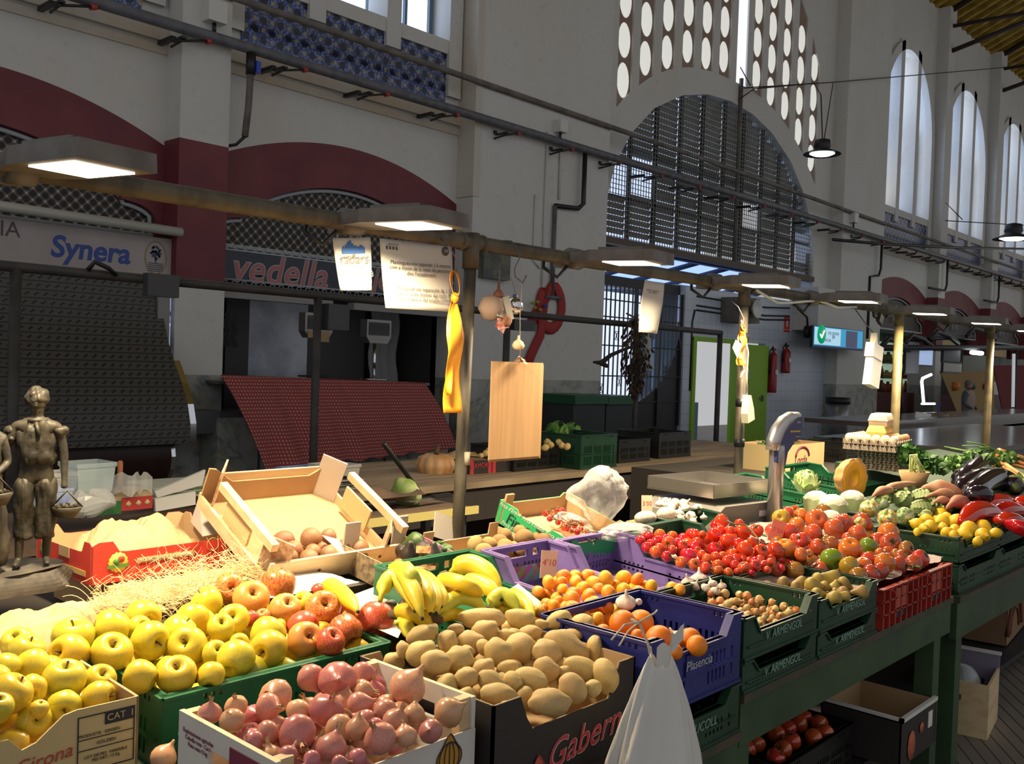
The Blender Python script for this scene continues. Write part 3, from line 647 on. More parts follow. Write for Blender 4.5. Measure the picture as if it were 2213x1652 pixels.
MB().lathe([(0, -.02), (.04, 0), (0, .03)], 8, 0, Matrix.Translation((-.13, -.07, -.02))).build('flower', mat('blue_petal', (.02, .07, .45), r=.6), e)
o = MB().box(*V(at(1045, 600, Y=YP-.1)), *V(at(1092, 550, Y=YP))).build('meter_box', mat('meter_dark', (.06, .07, .06), (.15, .14, .10), 6, r=.5)); tag(o, 'dark meter box mounted on the wall behind the yellow ribbon', 'meter box')
# green-topped bins in front of the gate
def crate(name, w, d, h, M0, lab, lo=None, hi=None, slots=True, cat='crate', group=None, raised='all', letters=None, lcol=None, th=.012, backh=None):
    """plastic crate: floor, four slotted walls with raised corners; origin at the bottom centre"""
    lo = lo or h*.72; e = empty(name, (0, 0, 0), 0, lab, cat, group)
    def wall(L, low, pat, hand):
        cr = .05 if low == 1 else 0
        def top(x):
            if not low: return h
            if low == 2: return lo
            if low in (3, 4):      # side wall raised only at its back end
                a = (L/2-x) if low == 3 else (L/2+x)
                return h if a < .10 else h-(h-lo)*min(1, (a-.10)/.05)
            a = L/2-abs(x)
            return h if a < cr else (h-(h-lo)*min(1, (a-cr)/.035))
        hs = []; xs = [-L/2, L/2]+([-L/2+cr, L/2-cr, -L/2+cr+.035, L/2-cr-.035] if low == 1 else [L/2-.15, L/2-.10] if low == 3 else [-L/2+.10, -L/2+.15] if low == 4 else [])
        if slots:
            n = int((L-.06)/.019); x0 = -n*.019/2; mid = lo if low else h*.8
            for i in range(n):
                if pat and i % 6 == 5: continue
                if abs(x0+i*.019+.005) < L*.11 and low: continue
                a, b = x0+i*.019+.0035, x0+i*.019+.0125
                for k in range(2):
                    z0 = .02+k*(mid-.045)/2; hs.append((a, b, z0+.006, z0+(mid-.045)/2-.006)); xs += [a, b]
            if hand:
                for a, b in ((-.05, .05), (-.105, -.075), (.075, .105)): hs.append((a, b, h-.045, h-.02)); xs += [a, b]
            elif not low:
                for q in range(3):
                    for sg_ in (-1, 1):
                        a = sg_*(L*.28+q*.018)-.004; hs.append((a, a+.008, h-.024, h-.012)); xs += [a, a+.008]
        m = MB().slab(xs, holes(0, top, hs), -th/2, th/2)
        # rims and ribs
        q = {1: [(-L/2, h), (-L/2+cr, h), (-L/2+cr+.035, lo), (L/2-cr-.035, lo), (L/2-cr, h), (L/2, h)], 0: [(-L/2, h), (L/2, h)], 2: [(-L/2, lo), (L/2, lo)], 3: [(-L/2, lo), (L/2-.15, lo), (L/2-.10, h), (L/2, h)], 4: [(-L/2, h), (-L/2+.10, h), (-L/2+.15, lo), (L/2, lo)]}[int(low)]
        for (a, za), (b, zb) in zip(q, q[1:]):
            m.add([(a, -th, za), (b, -th, zb), (b, th, zb), (a, th, za), (a, -th, za-.007), (b, -th, zb-.007), (b, th, zb-.007), (a, th, za-.007)], [(0, 1, 2, 3), (0, 4, 5, 1), (3, 2, 6, 7), (7, 6, 5, 4), (0, 3, 7, 4), (1, 5, 6, 2)])
        m.box(-L/2, -th, 0, L/2, th*.6, .008)
        if slots: m.box(-L/2+.02, -th*.9, lo*.5-.003, L/2-.02, th*.5, lo*.5+.003)
        return m
    ST = {'all': (1, 0, 1, 1), 'front': (1, 0, 0, 0), 'back': (2, 0, 4, 3), 'flat': (0, 0, 0, 0)}[raised]
    for nm, L, low, T in (('front_wall', w, ST[0], (0, -d/2+th/2, 0, 0)), ('back_wall', w, ST[1], (0, d/2-th/2, 0, PI)), ('side_wall', d, ST[2], (-w/2+th/2, 0, 0, -PI/2)), ('side_wall', d, ST[3], (w/2-th/2, 0, 0, PI/2))):
        o = wall(L-.002, low, True, nm == 'back_wall').build(nm, M0, e); o.location = T[:3]; o.rotation_euler.z = T[3]
    m = MB().box(-w/2+.01, -d/2+.01, 0, w/2-.01, d/2-.01, .008)
    m.build('crate_floor', M0, e)
    if letters:
        o = MB().box(-w*.13, -d/2-.004, lo*.52, w*.13, -d/2+.004, lo*.9).build('label_panel', M0, e)
        textmesh('lettering', letters, .034 if len(letters) > 4 else .03, lcol, e, Matrix.Translation((0, -d/2-.0065, lo*.70)) @ FRONT, .15, .0005)
    return e
def put(e, x, y, z, rz=0, rx=0, ry=0):
    e.location = (x, y, z); e.rotation_euler = (rx, ry, rz); return e
PL = lambda n, c: mat(n, c, tuple(q*.7 for q in c), 9, r=.38, bump=.05, bsc=90)
GREENP = PL('green_crate_plastic', (.018, .13, .055)); DGREEN = PL('dark_green_crate_plastic', (.012, .055, .028)); BLUEC = PL('blue_crate_plastic', (.025, .03, .19))
PURP = PL('purple_crate_plastic', (.20, .14, .36)); REDC = PL('red_crate_plastic', (.36, .03, .02)); BLACKC = PL('black_crate_plastic', (.012, .013, .012))
for k, (x0, x1, z1) in enumerate(((9.95, 10.65, 1.18), (10.68, 11.3, 1.17))):
    e = empty('wheeled_bin', (0, 0, 0), 0, ['dark box bin with green lid by the gate, nearer the butcher', 'dark box bin with green lid by the gate, nearer the gate bars'][k], 'bin')
    MB().box(x0, 8.0, 0, x1, 8.6, z1-.12).build('bin_body', mat('dark_bin', (.03, .035, .035), r=.6), e)
    m = MB(); m.box(x0-.02, 7.96, z1-.12, x1+.02, 8.62, z1); m.build('bin_lid', mat('green_lid', (.01, .09, .035), r=.5), e)
# extinguishers, signs, screen
def exting(px, py, Y, lab, h=.55):
    p = at(px, py, Y=Y); e = empty('fire_extinguisher', p, 0, lab, 'fire extinguisher')
    MB().lathe([(.0, -h/2), (.08, -h/2), (.085, -h/2+.03), (.085, h/2-.09), (.06, h/2-.04), (.025, h/2), (.02, h/2+.05), (0, h/2+.05)], 16).build('cylinder', mat('extinguisher_red', (.30, .012, .015), r=.3), e)
    MB().box(-.05, -.09, -h*.05, .05, -.082, .05).build('white_label', WHITEP, e)
    MB().tube([(0, 0, h/2+.05), (-.09, -.03, h/2+.10), (-.15, 0, h/2), (-.13, 0, -.05)], .014, 6).box(-.05, -.02, h/2+.03, .07, .02, h/2+.07).build('hose', BLACK, e)
exting(1670, 805, YR-.1, 'long red fire extinguisher hanging on the tiled wall nearer the green door', .8); exting(1699, 780, YR-.1, 'short red fire extinguisher hanging on the tiled wall nearer the screen', .5)
p = at(1700, 700, Y=YR-.01); e = empty('fire_sign', p, 0, 'small red extinguisher sign with a white symbol on the tiled wall', 'sign')
MB().box(-.12, -.01, -.17, .12, 0, .15).build('plate', mat('sign_red', (.55, .03, .02), r=.5), e); MB().box(-.03, -.014, -.06, .03, -.011, .08).box(-.015, -.014, .08, .035, -.011, .10).box(-.12, -.013, -.125, .12, -.011, -.115).build('symbol', WHITEP, e)
sc = empty('wall_screen', (0, 0, 0), 0, 'lit blue wall screen showing a green tick and PUC ENTRAR', 'screen')
a, b = at(1757, 703, Y=YP-.32), at(1865, 762, Y=YP-.32); x0, x1, z0, z1 = a.x, b.x, b.z+.03, a.z
MB().box(x0, YP-.32, z0, x1, YP-.27, z1).build('screen_case', BLACK, sc); f = lambda u, v: (lin(x0, x1, u), YP-.325, lin(z0, z1, v))
def patch(nm, u0, v0, u1, v1, M_, dy=0.): MB().box(lin(x0, x1, u0), YP-.326-dy, lin(z0, z1, v0), lin(x0, x1, u1), YP-.322-dy, lin(z0, z1, v1)).build(nm, M_, sc)
patch('picture', .02, .05, .98, .97, glow('screen_blue', (.03, .30, .55), .8)); patch('text_field', .03, .15, .52, .93, glow('screen_pale', (.40, .66, .80), .8), .004)
patch('photo_field', .63, .12, .86, .92, glow('screen_photo', (.05, .06, .12), .6), .004); patch('ticker', .02, .05, .98, .11, glow('screen_navy', (.01, .03, .12), .5), .004)
MB().lathe([(0, 0), (.19, 0), (.19, .01), (0, .01)], 24, 0, Matrix.Translation((lin(x0, x1, .15), YP-.331, lin(z0, z1, .62))) @ Matrix.Rotation(PI/2, 4, 'X')).build('tick_disc', glow('tick_green', (.0, .36, .15), .7), sc)
c_ = (lin(x0, x1, .15), lin(z0, z1, .62)); MB().tube([(c_[0]-.09, YP-.345, c_[1]), (c_[0]-.02, YP-.345, c_[1]-.07), (c_[0]+.10, YP-.345, c_[1]+.08)], .018, 5).build('tick_mark', glow('tick_white', (1, 1, 1), 1), sc)
INK = mat('black_ink', (.02, .02, .025), r=.7)
textmesh('lettering', 'PUC ENTRAR', .085, mat('screen_ink', (.02, .10, .20), r=.5), sc, Matrix.Translation((lin(x0, x1, .38), YP-.332, lin(z0, z1, .70))) @ FRONT)
textmesh('lettering', '84', .12, MATS['screen_ink'], sc, Matrix.Translation((lin(x0, x1, .38), YP-.332, lin(z0, z1, .54))) @ FRONT); textmesh('lettering', 'FINS 200', .08, MATS['screen_ink'], sc, Matrix.Translation((lin(x0, x1, .27), YP-.332, lin(z0, z1, .36))) @ FRONT)
MB().tube([(x0+.3, YP-.3, z0+.4), (x0+.3, YP-.02, z0+.4)], .04, 6).build('wall_arm', DARK, sc)
p = at(1745, 718, Y=YP-.04); e = empty('wall_phone', p, 0, 'black oval loudspeaker with a curly cable left of the wall screen', 'loudspeaker')
MB().lathe([(0, -.13), (.07, -.11), (.09, 0), (.07, .11), (0, .13)], 14).build('body', BLACK, e); MB().tube([(0, 0, .12), (-.05, 0, .3), (-.3, 0, .38), (-.5, 0, .46)], .02, 6).build('cable', BLACK, e)
m = MB()
for z_ in (2.62, 2.70, 2.86): m.tube([(14.5, YR-.02, z_), (17.0, YR-.03, z_-.03), (18.0, YR-.03, z_+.02)], .018, 5)
m.tube([(14.45, YR-.02, 2.62), (14.38, YR-.02, 2.4), (14.38, YR-.02, 1.2)], .018, 5)
tag(m.build('cable_run', BLACK), 'black cables running across the top of the white tiled wall', 'cable')
p = at(1627, 668, Y=8.5); e = empty('siren_horn', p, 0, 'round grey horn speaker fixed above the green door', 'loudspeaker')
MB().lathe([(0, -.05), (.05, -.05), (.16, .1), (.17, .1), (.15, .06)], 16, 0, Matrix.Rotation(PI/2, 4, 'X')).build('horn', WHITEP, e); MB().box(-.3, .02, -.25, .3, .48, .2).build('mount', CONDUIT, e)
p = at(1808, 935, Y=8.3); e = empty('litter_bin', (p.x, 8.3, 0), 0, 'steel litter bin with a black rim standing by the pier under the screen', 'bin')
MB().lathe([(.0, .15), (.20, .15), (.22, 1.0), (.0, 1.0)], 18).lathe([(0, 0), (.12, 0), (.1, .15)], 12).build('bin_body', mat('bin_steel', (.30, .31, .33), r=.35, metal=.7), e); MB().lathe([(.22, .96), (.25, .98), (.25, 1.1), (.2, 1.1), (.18, .98)], 18).build('bin_rim', BLACK, e)
# far stalls: dim shop interiors with lit shelves
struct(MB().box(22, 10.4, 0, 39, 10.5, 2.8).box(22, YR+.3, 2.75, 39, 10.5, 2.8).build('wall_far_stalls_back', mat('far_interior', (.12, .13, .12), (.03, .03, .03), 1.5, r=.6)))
e = empty('delicatessen_shelves', (0, 0, 0), 0, 'glowing green-white glass shelves of goods in the first far stall', 'shelves')
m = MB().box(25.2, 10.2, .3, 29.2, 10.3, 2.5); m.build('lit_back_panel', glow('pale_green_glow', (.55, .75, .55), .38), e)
for z_ in (.7, 1.1, 1.5, 1.9, 2.25): MB().box(25.2, 9.8, z_, 29.2, 10.2, z_+.03).build('shelf', STEEL, e)
MB().box(22.0, 9.15, .0, 25.6, 9.6, 1.15).build('counter_front', mat('maroon_panel', (.10, .02, .02), r=.5), e)
rnd = random.Random(9); GC = [mat('goods_%s' % n, c_, r=.5) for n, c_ in (('ochre', (.35, .25, .08)), ('brown', (.16, .07, .03)), ('cream', (.5, .45, .35)), ('red', (.3, .04, .03)), ('olive', (.12, .14, .04)), ('white', (.5, .5, .5)))]
n_ = 0
for z_ in (.73, 1.13, 1.53, 1.93):
    x_ = 25.4; row = []
    while x_ < 28.7:
        w_ = .12+.14*rnd.random(); h_ = .16+.18*rnd.random(); o = MB().lathe([(0, 0), (w_*.45, 0), (w_*.45, h_*.7), (w_*.2, h_*.82), (w_*.2, h_), (0, h_)], 8).build('jar', rnd.choice(GC)); o.location = (x_, 9.95, z_)
        n_ += 1; tag(o, 'small jar on the lit shelves of the first far stall', 'jar', 'jars on the lit far shelves'); x_ += w_+.22
for k, (xx, lab) in enumerate(((27.6, 'dim display counter in the second far stall'), (32.2, 'dim display counter in the third far stall'))):
    e = empty('display_counter', (xx, 9.0, 0), 0, lab, 'counter'); MB().box(-1.3, 0, 0, 2.2, .5, 1.1).build('counter_body', mat('dim_maroon', (.12, .03, .03), r=.5), e); MB().box(-1.3, 0, 1.1, 2.2, .45, 1.5).build('glass_front', mat('dim_glass', (.08, .09, .1), r=.1), e)
    MB().box(-1.2, .2, 2.3, 1.6, .5, 2.65).build('pale_fascia', mat('cream_fascia', (.5, .38, .18), r=.6), e)
# ================================================================== STALL FRAMES (scaffold of poles and bars)
RUST = mat('rusty_painted_pole', (.10, .085, .055), (.045, .035, .022), 14, r=.6, bump=.2, bsc=60, stretch=(1, 1, .4)); OLIVE = mat('olive_pole', (.16, .125, .05), (.10, .075, .03), 12, r=.5)
sf = empty('stall_frame', (0, 0, 0), 0, 'rusty pipe frame with crossbar over the fruit stall, carrying the floodlights', 'stall frame')
BZ = 2.05; BY = 2.6
MB().tube([(.3, BY, BZ), (5.4, BY, BZ)], .029, 12).build('crossbar', RUST, sf); MB().tube([(5.4, BY, BZ), (14, BY, BZ+.02)], .027, 12).build('crossbar', RUST, sf)
for k, (xa, xb, zb) in enumerate(((2.575, 2.545, .3), (4.68, 4.70, 0), (6.92, 6.92, 0), (9.07, 9.07, 0))):
    m = MB().tube([(xa, BY, BZ-.02), (xb, BY, zb)], .0245 if k < 2 else .032, 12); m.tube([(xa, BY, BZ-.1), (xa, BY, BZ+.035)], .033, 12).tube([(xa-.06, BY, BZ), (xa-.05, BY, BZ)], .036, 12).tube([(xa+.05, BY, BZ), (xa+.06, BY, BZ)], .036, 12)
    m.build('post', RUST if k < 2 else OLIVE, sf)
m = MB()
for z_ in (1.78, 1.42, 1.20): m.tube([(4.69, BY, z_-.022), (4.69, BY, z_+.022)], .029, 12)
m.build('black_tape', BLACK, sf)
MB().tube([(2.565, BY-.026, 1.20), (2.565, BY-.026, 1.25)], [.012, .014], 6).build('sticker', mat('peeled_sticker', (.45, .40, .28), r=.8), sf)
bf = empty('stall_frame', (0, 0, 0), 0, 'dark pipe frame over the back worktop of the fruit stall', 'stall frame')
FY = 6.1; BROWN = mat('dark_brown_pipe', (.055, .048, .042), (.035, .03, .028), 8, r=.6)
MB().tube([(.5, FY, 2.07), (10.44, FY, 2.045)], .033, 10).build('crossbar', BROWN, bf)
for xx in (2.2, 4.40, 6.55, 8.67, 10.42): MB().tube([(xx, FY, 2.06), (xx, FY, .0)], .033 if xx != 8.67 else .025, 10).build('post', BROWN, bf)
[MB().box(*q).build('socket_box', mat('dark_socket', (.05, .05, .052), r=.5), bf) for q in ((4.46, FY-.06, 1.80, 4.66, FY+.06, 2.0), (2.98, FY-.1, 1.95, 3.2, FY-.03, 2.10), (6.6, FY-.05, 1.9, 6.9, FY+.05, 2.0))]
for px, py in ((215, 575), (960, 985), (1340, 1500)): pass
o = MB().tube([at(190, 584, Y=6.06), at(205, 566, Y=6.03), at(235, 580, Y=6.03), at(250, 594, Y=6.06)], .016, 6).build('cable_hook', BLACK); tag(o, 'black looped cable hook on the dark bar in front of the Synera sign', 'hook')
o = MB().tube([at(830, 960, Y=3.55), at(907, 1064, Y=3.9)], .012, 8).build('black_rod', BLACK); tag(o, 'black rod leaning over the worktop left of the big pumpkins', 'rod')
# ------------------------------------------------------------------ floodlights
LENSM = glow('warm_lamp_glass', (1.0, .90, .70), 7.0); HOUS = mat('dusty_grey_housing', (.15, .14, .13), (.09, .08, .07), 9, r=.55)
def flood(first, x, k):
    e = empty('floodlight', (x, BY, BZ+.002), 0, 'x', 'lamp', 'floodlights on the crossbar')
    L = .42; m = MB()
    pr = [(-.04, -.06), (.05, -.075), (.13, -.105), (L, -.105), (L, .105), (.13, .105), (.05, .075), (-.04, .06)]
    v = [(y_, -s_, -.018-(.035 if s_ > 0 else 0)*0) for s_, y_ in pr]
    top = [(y_*.96, -s_, .028 if s_ > .1 else .02) for s_, y_ in pr]; n = 8
    m.add(v+top, [tuple(range(n))[::-1], tuple(range(n, 2*n))]+[(i, (i+1) % n, n+(i+1) % n, n+i) for i in range(n)])
    for j in range(6): m.box(-.085+j*.032, -.36, .028, -.077+j*.032, -.16, .04)
    T = Matrix.Rotation(math.radians(1.5), 4, 'X') @ Matrix.Rotation(.16, 4, 'Z')
    o = m.build('lamp_housing', HOUS, e); o.matrix_local = T
    o = MB().box(-.078, -.37, -.022, .078, -.18, -.0185).build('lamp_glass', LENSM, e); o.matrix_local = T
    o = MB().tube([(-.035, 0, 0), (.035, 0, 0)], .045, 12).tube([(-.04, 0, 0), (.04, 0, 0)], .014, 6, 1).box(-.03, .0, -.035, .03, .09, .03).build('hinge', [HOUS, CHROME], e)
    o = MB().tube([(0, .06, 0), (-.06, .1, .03), (-.14, .05, 0), (-.16, .035, -.05), (-.12, -.01, -.09), (-.08, -.03, -.04)], .008, 6).build('supply_cable', BLACK, e)
    l = bpy.data.lights.new('flood_light', 'AREA'); l.shape = 'RECTANGLE'; l.size = .15; l.size_y = .18; l.energy = LAMP*(1 if k < 4 else .9 if k < 6 else .6); l.color = (1, .80, .52); l.spread = math.radians(152)
    lo_ = bpy.data.objects.new('flood_light', l); COL.objects.link(lo_); lo_.parent = e; lo_.matrix_local = T @ Matrix.Translation((0, -.275, -.034))
    return e
ordn = ['nearest', 'second', 'third', 'fourth', 'fifth', 'sixth', 'seventh', 'eighth']
for k, x_ in enumerate((.94, 2.0, 3.20, 4.36, 5.50, 6.70, 7.95, 9.2)):
    e = flood(None, x_, k); e['label'] = 'lit floodlight on the crossbar, %s' % ['leftmost, above the yellow apples', 'second from the left, behind the radars poster', 'third from the left, right of the brown paper bags', 'fourth from the left, in front of the blue canopy', 'fifth from the left, above the weighing scale', 'sixth from the left, above the egg trays', 'seventh from the left, second from the right', 'at the far right end'][k]
# ------------------------------------------------------------------ things hanging from the crossbar
PAPER = mat('white_paper', (.66, .64, .58), r=.8, bump=.15, bsc=12)
POSTP = mat('poster_paper', (.46, .44, .39), r=.85)
def sheet(name, quad, lab, cat, curl=.02, M_=None, group=None):
    M_ = M_ or POSTP
    tl, tr, br, bl = quad
    def f(u, v):
        p_ = (tl*(1-u)+tr*u)*(1-v)+(bl*(1-u)+br*u)*v; p_ = p_.copy(); p_.y += curl*math.sin(u*4+v*2.5); return p_
    o = MB().surf(f, 12, 12).build(name, M_); s_ = o.modifiers.new('t', 'SOLIDIFY'); s_.thickness = .0012
    return tag(o, lab, cat, group), f
def on_sheet(o, f, lines, du=0):
    for (txt, size, u, v, M_, sp) in lines:
        p0 = Vector(f(u, v)); px_ = (Vector(f(min(1, u+.1), v))-Vector(f(max(0, u-.1), v))).normalized(); pz_ = (Vector(f(u, max(0, v-.05)))-Vector(f(u, min(1, v+.05)))).normalized()
        n_ = px_.cross(pz_).normalized(); pz_ = n_.cross(px_)
        if n_.y > 0: n_ = -n_
        R_ = Matrix((px_, pz_, px_.cross(pz_))).transposed().to_4x4(); R_.translation = p0-Vector((0, .004+.004, 0))
        textmesh('lettering', txt, size, M_, o, R_, extrude=.0002, space=sp, lspace=.95)
GREYI = mat('grey_ink', (.06, .055, .05), r=.7); BLUEI = mat('blue_ink', (.03, .12, .36), r=.7); REDI = mat('red_ink', (.50, .04, .03), r=.7)
y_ = 2.60
o, f = sheet('hanging_poster', [at(718, 515, Y=y_), at(799, 513, Y=y_), at(803, 628, Y=y_), at(736, 628, Y=y_)], 'small white poster reading radars with a blue town skyline, hung from the crossbar', 'poster', .004)
m = MB()
def sheetbox(m, f, u0, v0, u1, v1):
    a_ = Vector(f(u0, v0)); b_ = Vector(f(u1, v0)); c_ = Vector(f(u1, v1)); d_ = Vector(f(u0, v1)); q = Vector((0, -.004, 0))
    m.add([a_+q, b_+q, c_+q, d_+q, a_+q*.3, b_+q*.3, c_+q*.3, d_+q*.3], [(0, 3, 2, 1), (0, 1, 5, 4), (2, 3, 7, 6), (1, 2, 6, 5), (3, 0, 4, 7)])
sheetbox(m, f, .22, .20, .82, .30)
for u_, h_ in ((.25, .16), (.33, .13), (.38, .08), (.43, .05), (.48, .11), (.56, .15), (.64, .17), (.70, .14), (.75, .17)): sheetbox(m, f, u_, h_, u_+.055, .22)
m.build('skyline_print', BLUEI, o)
on_sheet(o, f, [('projecte', .012, .36, .345, GREYI, 1), ('radars', .046, .52, .40, GREYI, 1), ('arenys de mar', .018, .52, .49, GREYI, 1.1), ('671 230 298', .026, .52, .70, GREYI, 1), ('1 250 117', .018, .55, .82, GREYI, 1.1)])
o, f = sheet('hanging_notice', [at(820, 515, Y=y_), at(974, 530, Y=y_), at(979, 675, Y=y_), at(834, 666, Y=y_)], 'large white distancing notice in two languages, hung right of the radars poster', 'poster', .005)
on_sheet(o, f, [('gencat.cat', .012, .17, .07, GREYI, 1), ('Mantingueu-vos separats 1,5 metres\ncom a mínim de la resta de persones\ndins l’establiment', .0195, .53, .40, GREYI, .98),
               ('Mantened una separación de 1,5\nmetros como mínimo del resto de\npersonas dentro del establecimiento', .0195, .54, .77, GREYI, .98)])
m = MB()
for k in range(4): sheetbox(m, f, .08+k*.045, .10, .10+k*.045, .145)
m.build('printed_bars', GREYI, o)
p0 = Vector(f(.90, .10)); e2 = MB().lathe([(0, 0), (.017, 0), (.017, .002), (0, .002)], 20, 0, Matrix.Translation(p0+Vector((0, -.003, 0))) @ Matrix.Rotation(PI/2, 4, 'X')).build('round_badge', GREYI, o)
textmesh('lettering', '112', .014, PAPER, o, Matrix.Translation(p0+Vector((0, -.007, 0))) @ FRONT)
for o_ in (o,): pass
o, f = sheet('hanging_notice', [at(1394, 604, Y=2.5), at(1432, 612, Y=2.5), at(1420, 722, Y=2.5), at(1383, 718, Y=2.5)], 'narrow white paper notice hung in front of the gate, beside the dried herbs', 'notice', .012)
on_sheet(o, f, [('Codi de pagament\nper a clients', .010, .5, .20, GREYI, 1)])
# yellow ribbon
YR_ = mat('yellow_satin_ribbon', (.66, .27, .01), (.56, .21, .008), 6, r=.4)
def ribbon(px, py0, py1, Y, wpx, lab, nm='yellow_ribbon'):
    a = at(px, py0, Y=Y); b = at(px, py1, Y=Y); h = a.z-b.z; w_ = wpx/FPX*pix(a)[2]; e = empty(nm, a, 0, lab, 'ribbon')
    def loop(u, v): return ((-.1+.7*v)*w_*(.5+.3*math.sin(2*PI*u)) + w_*.25*math.sin(2*PI*u), .012*math.cos(2*PI*u)-.01, -.20*h*(1-math.cos(2*PI*u))/2-.01)
    MB().surf(lambda u, v: (w_*(.55*math.sin(2*PI*u)*.55)+(v-.5)*.5*w_*abs(math.cos(PI*u)), (v-.5)*.02+.006*math.cos(2*PI*u), -.18*h*(1-math.cos(2*PI*u))*.5), 24, 4).build('ribbon_loop', YR_, e)
    MB().lathe([(0, -.02), (.014, -.012), (.016, 0), (.012, .014), (0, .02)], 10, 0, Matrix.Translation((0, 0, -.19*h))).build('ribbon_knot', YR_, e)
    for s_, L_, wd in ((1, 1.0, 1.0), (-1, .84, .75)):
        def tail(u, v): t_ = v; return (w_*(.05+s_*.32*t_*(1.1-.75*t_*(s_ > 0)))+(u-.5)*w_*wd*min(1, .25+2.2*t_)*(1 if s_ > 0 or t_ < .6 else max(.05, 1-(t_-.6)*2.4)), .008*s_+.012*math.sin(t_*9+u*2), -.19*h-(h*.81)*L_*t_)
        MB().surf(tail, 5, 24).build('ribbon_tail', YR_, e)
    for c_ in e.children:
        q = c_.modifiers.new('t', 'SOLIDIFY'); q.thickness = .0015
    MB().tube([(0, 0, -.01), (.01, 0, .03), (-.02, .02, .09), (-.03, .06, .12)], .0025, 5).build('wire_tie', STEEL, e)
    return e
ribbon(985, 585, 893, 2.52, 46, 'long yellow satin ribbon tied in a knot beside the rusty post')
ribbon(1605, 700, 790, 2.53, 26, 'short yellow ribbon bundle tied to the second post in front of the green door')
# brown paper bags hung on a hook
KRAFT = mat('kraft_paper', (.42, .25, .11), (.36, .21, .09), 5, r=.8, stretch=(9, 9, .4)); 
e = empty('paper_bag_stack', at(1120, 783, Y=2.5), 0, 'stack of flat brown paper bags hanging on a string from the crossbar', 'paper bags')
w2 = .15; hh = .375
for k in range(7):
    M_ = Matrix.Translation((.004*k, .003*k, -.002*k)); MB().box(-w2, 0, -hh, w2, .0022, 0, 0, M_).build('paper_bag', KRAFT, e)
st_ = MB().tube([(.01, .0, .0), (.0, 0, .2), (.005, .0, .30)], .002, 5).build('string', mat('pale_string', (.5, .45, .38), r=.8), e)
MB().tube([(.01, 0, .31), (-.035, 0, .33), (-.04, 0, .36), (-.015, 0, .40), (.0, .02, .44), (.0, .06, .475), (.0, .1, .48), (0, .13, .46)], .0028, 6).tube([(.01, 0, .31), (.03, 0, .34)], .0028, 6).build('wire_hook', STEEL, e)
m = MB(); rnd = random.Random(5)
for k in range(9):
    a = rnd.random()*6.28; m.surf(lambda u, v: (.03*u*math.cos(a)+.01*math.sin(5*v), -.012+.02*u*math.sin(a), .005+.02*v*(1-u)+.015*math.sin(a*2)*u), 4, 3)
m.build('dry_garlic_skin', mat('dry_skin', (.45, .30, .18), r=.8), e)
o = MB().lathe([(0, -.022), (.018, -.018), (.024, -.004), (.018, .01), (.005, .02), (.004, .035), (0, .036)], 12, fn=lambda a, z: 1+.08*math.cos(6*a)).build('garlic_bulb', mat('dry_garlic', (.60, .45, .28), r=.7)); o.location = at(1120, 745, Y=2.485); tag(o, 'single dry garlic bulb threaded on the string above the brown paper bags', 'garlic')
# hanging charm: cards, bauble, onion
e = empty('hanging_cards', at(1078, 668, Y=2.52), 0, 'bundle of little cards and dried flowers hanging left of the paper bags', 'hanging ornament')
CARD = mat('ivory_card', (.42, .38, .30), r=.7); REDCARD = mat('red_card', (.45, .06, .04), (.62, .52, .42), 60, r=.7)
MB().lathe([(0, -.05), (.03, -.04), (.05, 0), (.035, .04), (.01, .05)], 12, 0, Matrix.Translation((-.03, .01, 0)), lambda a, z: 1+.1*math.sin(3*a)).build('net_bag', mat('pale_net', (.24, .17, .13), r=.8), e)
MB().box(-.035, -.03, -.035, .015, -.028, .035, 0, Matrix.Rotation(.15, 4, 'Y')).box(.0, -.035, -.05, .035, -.033, .045, 0, Matrix.Rotation(-.35, 4, 'Y')).build('ivory_card', CARD, e)
MB().box(-.04, -.026, -.075, .02, -.024, -.03, 0, Matrix.Rotation(-.2, 4, 'Y')).box(.0, -.024, -.08, .05, -.022, -.03, 0, Matrix.Rotation(.5, 4, 'Y')).build('red_card', REDCARD, e)
MB().lathe([(0, -.004), (.022, 0), (.026, .004), (.012, .006), (0, .006)], 10, 0, Matrix.Translation((.0, -.042, -.045)) @ Matrix.Rotation(PI/2, 4, 'X'), lambda a, z: 1+.1*math.cos(7*a)).build('dried_slice', mat('dried_slice', (.28, .12, .05), (.15, .06, .02), 90, r=.8), e)
MB().lathe([(0, -.02), (.02, -.01), (.02, .005), (.006, .02), (.004, .045), (0, .05)], 10, 0, Matrix.Translation((-.015, -.01, .055))).build('dried_bulb', mat('dried_bulb', (.22, .08, .05), r=.7), e)
MB().tube([(-.01, 0, .08), (.0, .0, .14), (.012, .03, .2), (.0, .08, .235)], .0022, 5).tube([(.0, .03, .19), (.02, .02, .13), (.01, .01, .09)], .0022, 5).build('wire_hook', STEEL, e)
e = empty('glass_bauble', at(1113, 662, Y=2.54), 0, 'shiny silver bauble hanging beside the little cards', 'bauble'); MB().lathe([(.034*math.sin(PI*k/12), -.034*math.cos(PI*k/12)) for k in range(13)], 20).build('ball', CHROME, e); MB().tube([(0, 0, .03), (0, 0, .046)], .01, 8).tube([(0, 0, .046), (0, .02, .1), (-.0, .06, .14)], .0012, 4).build('cap', STEEL, e)
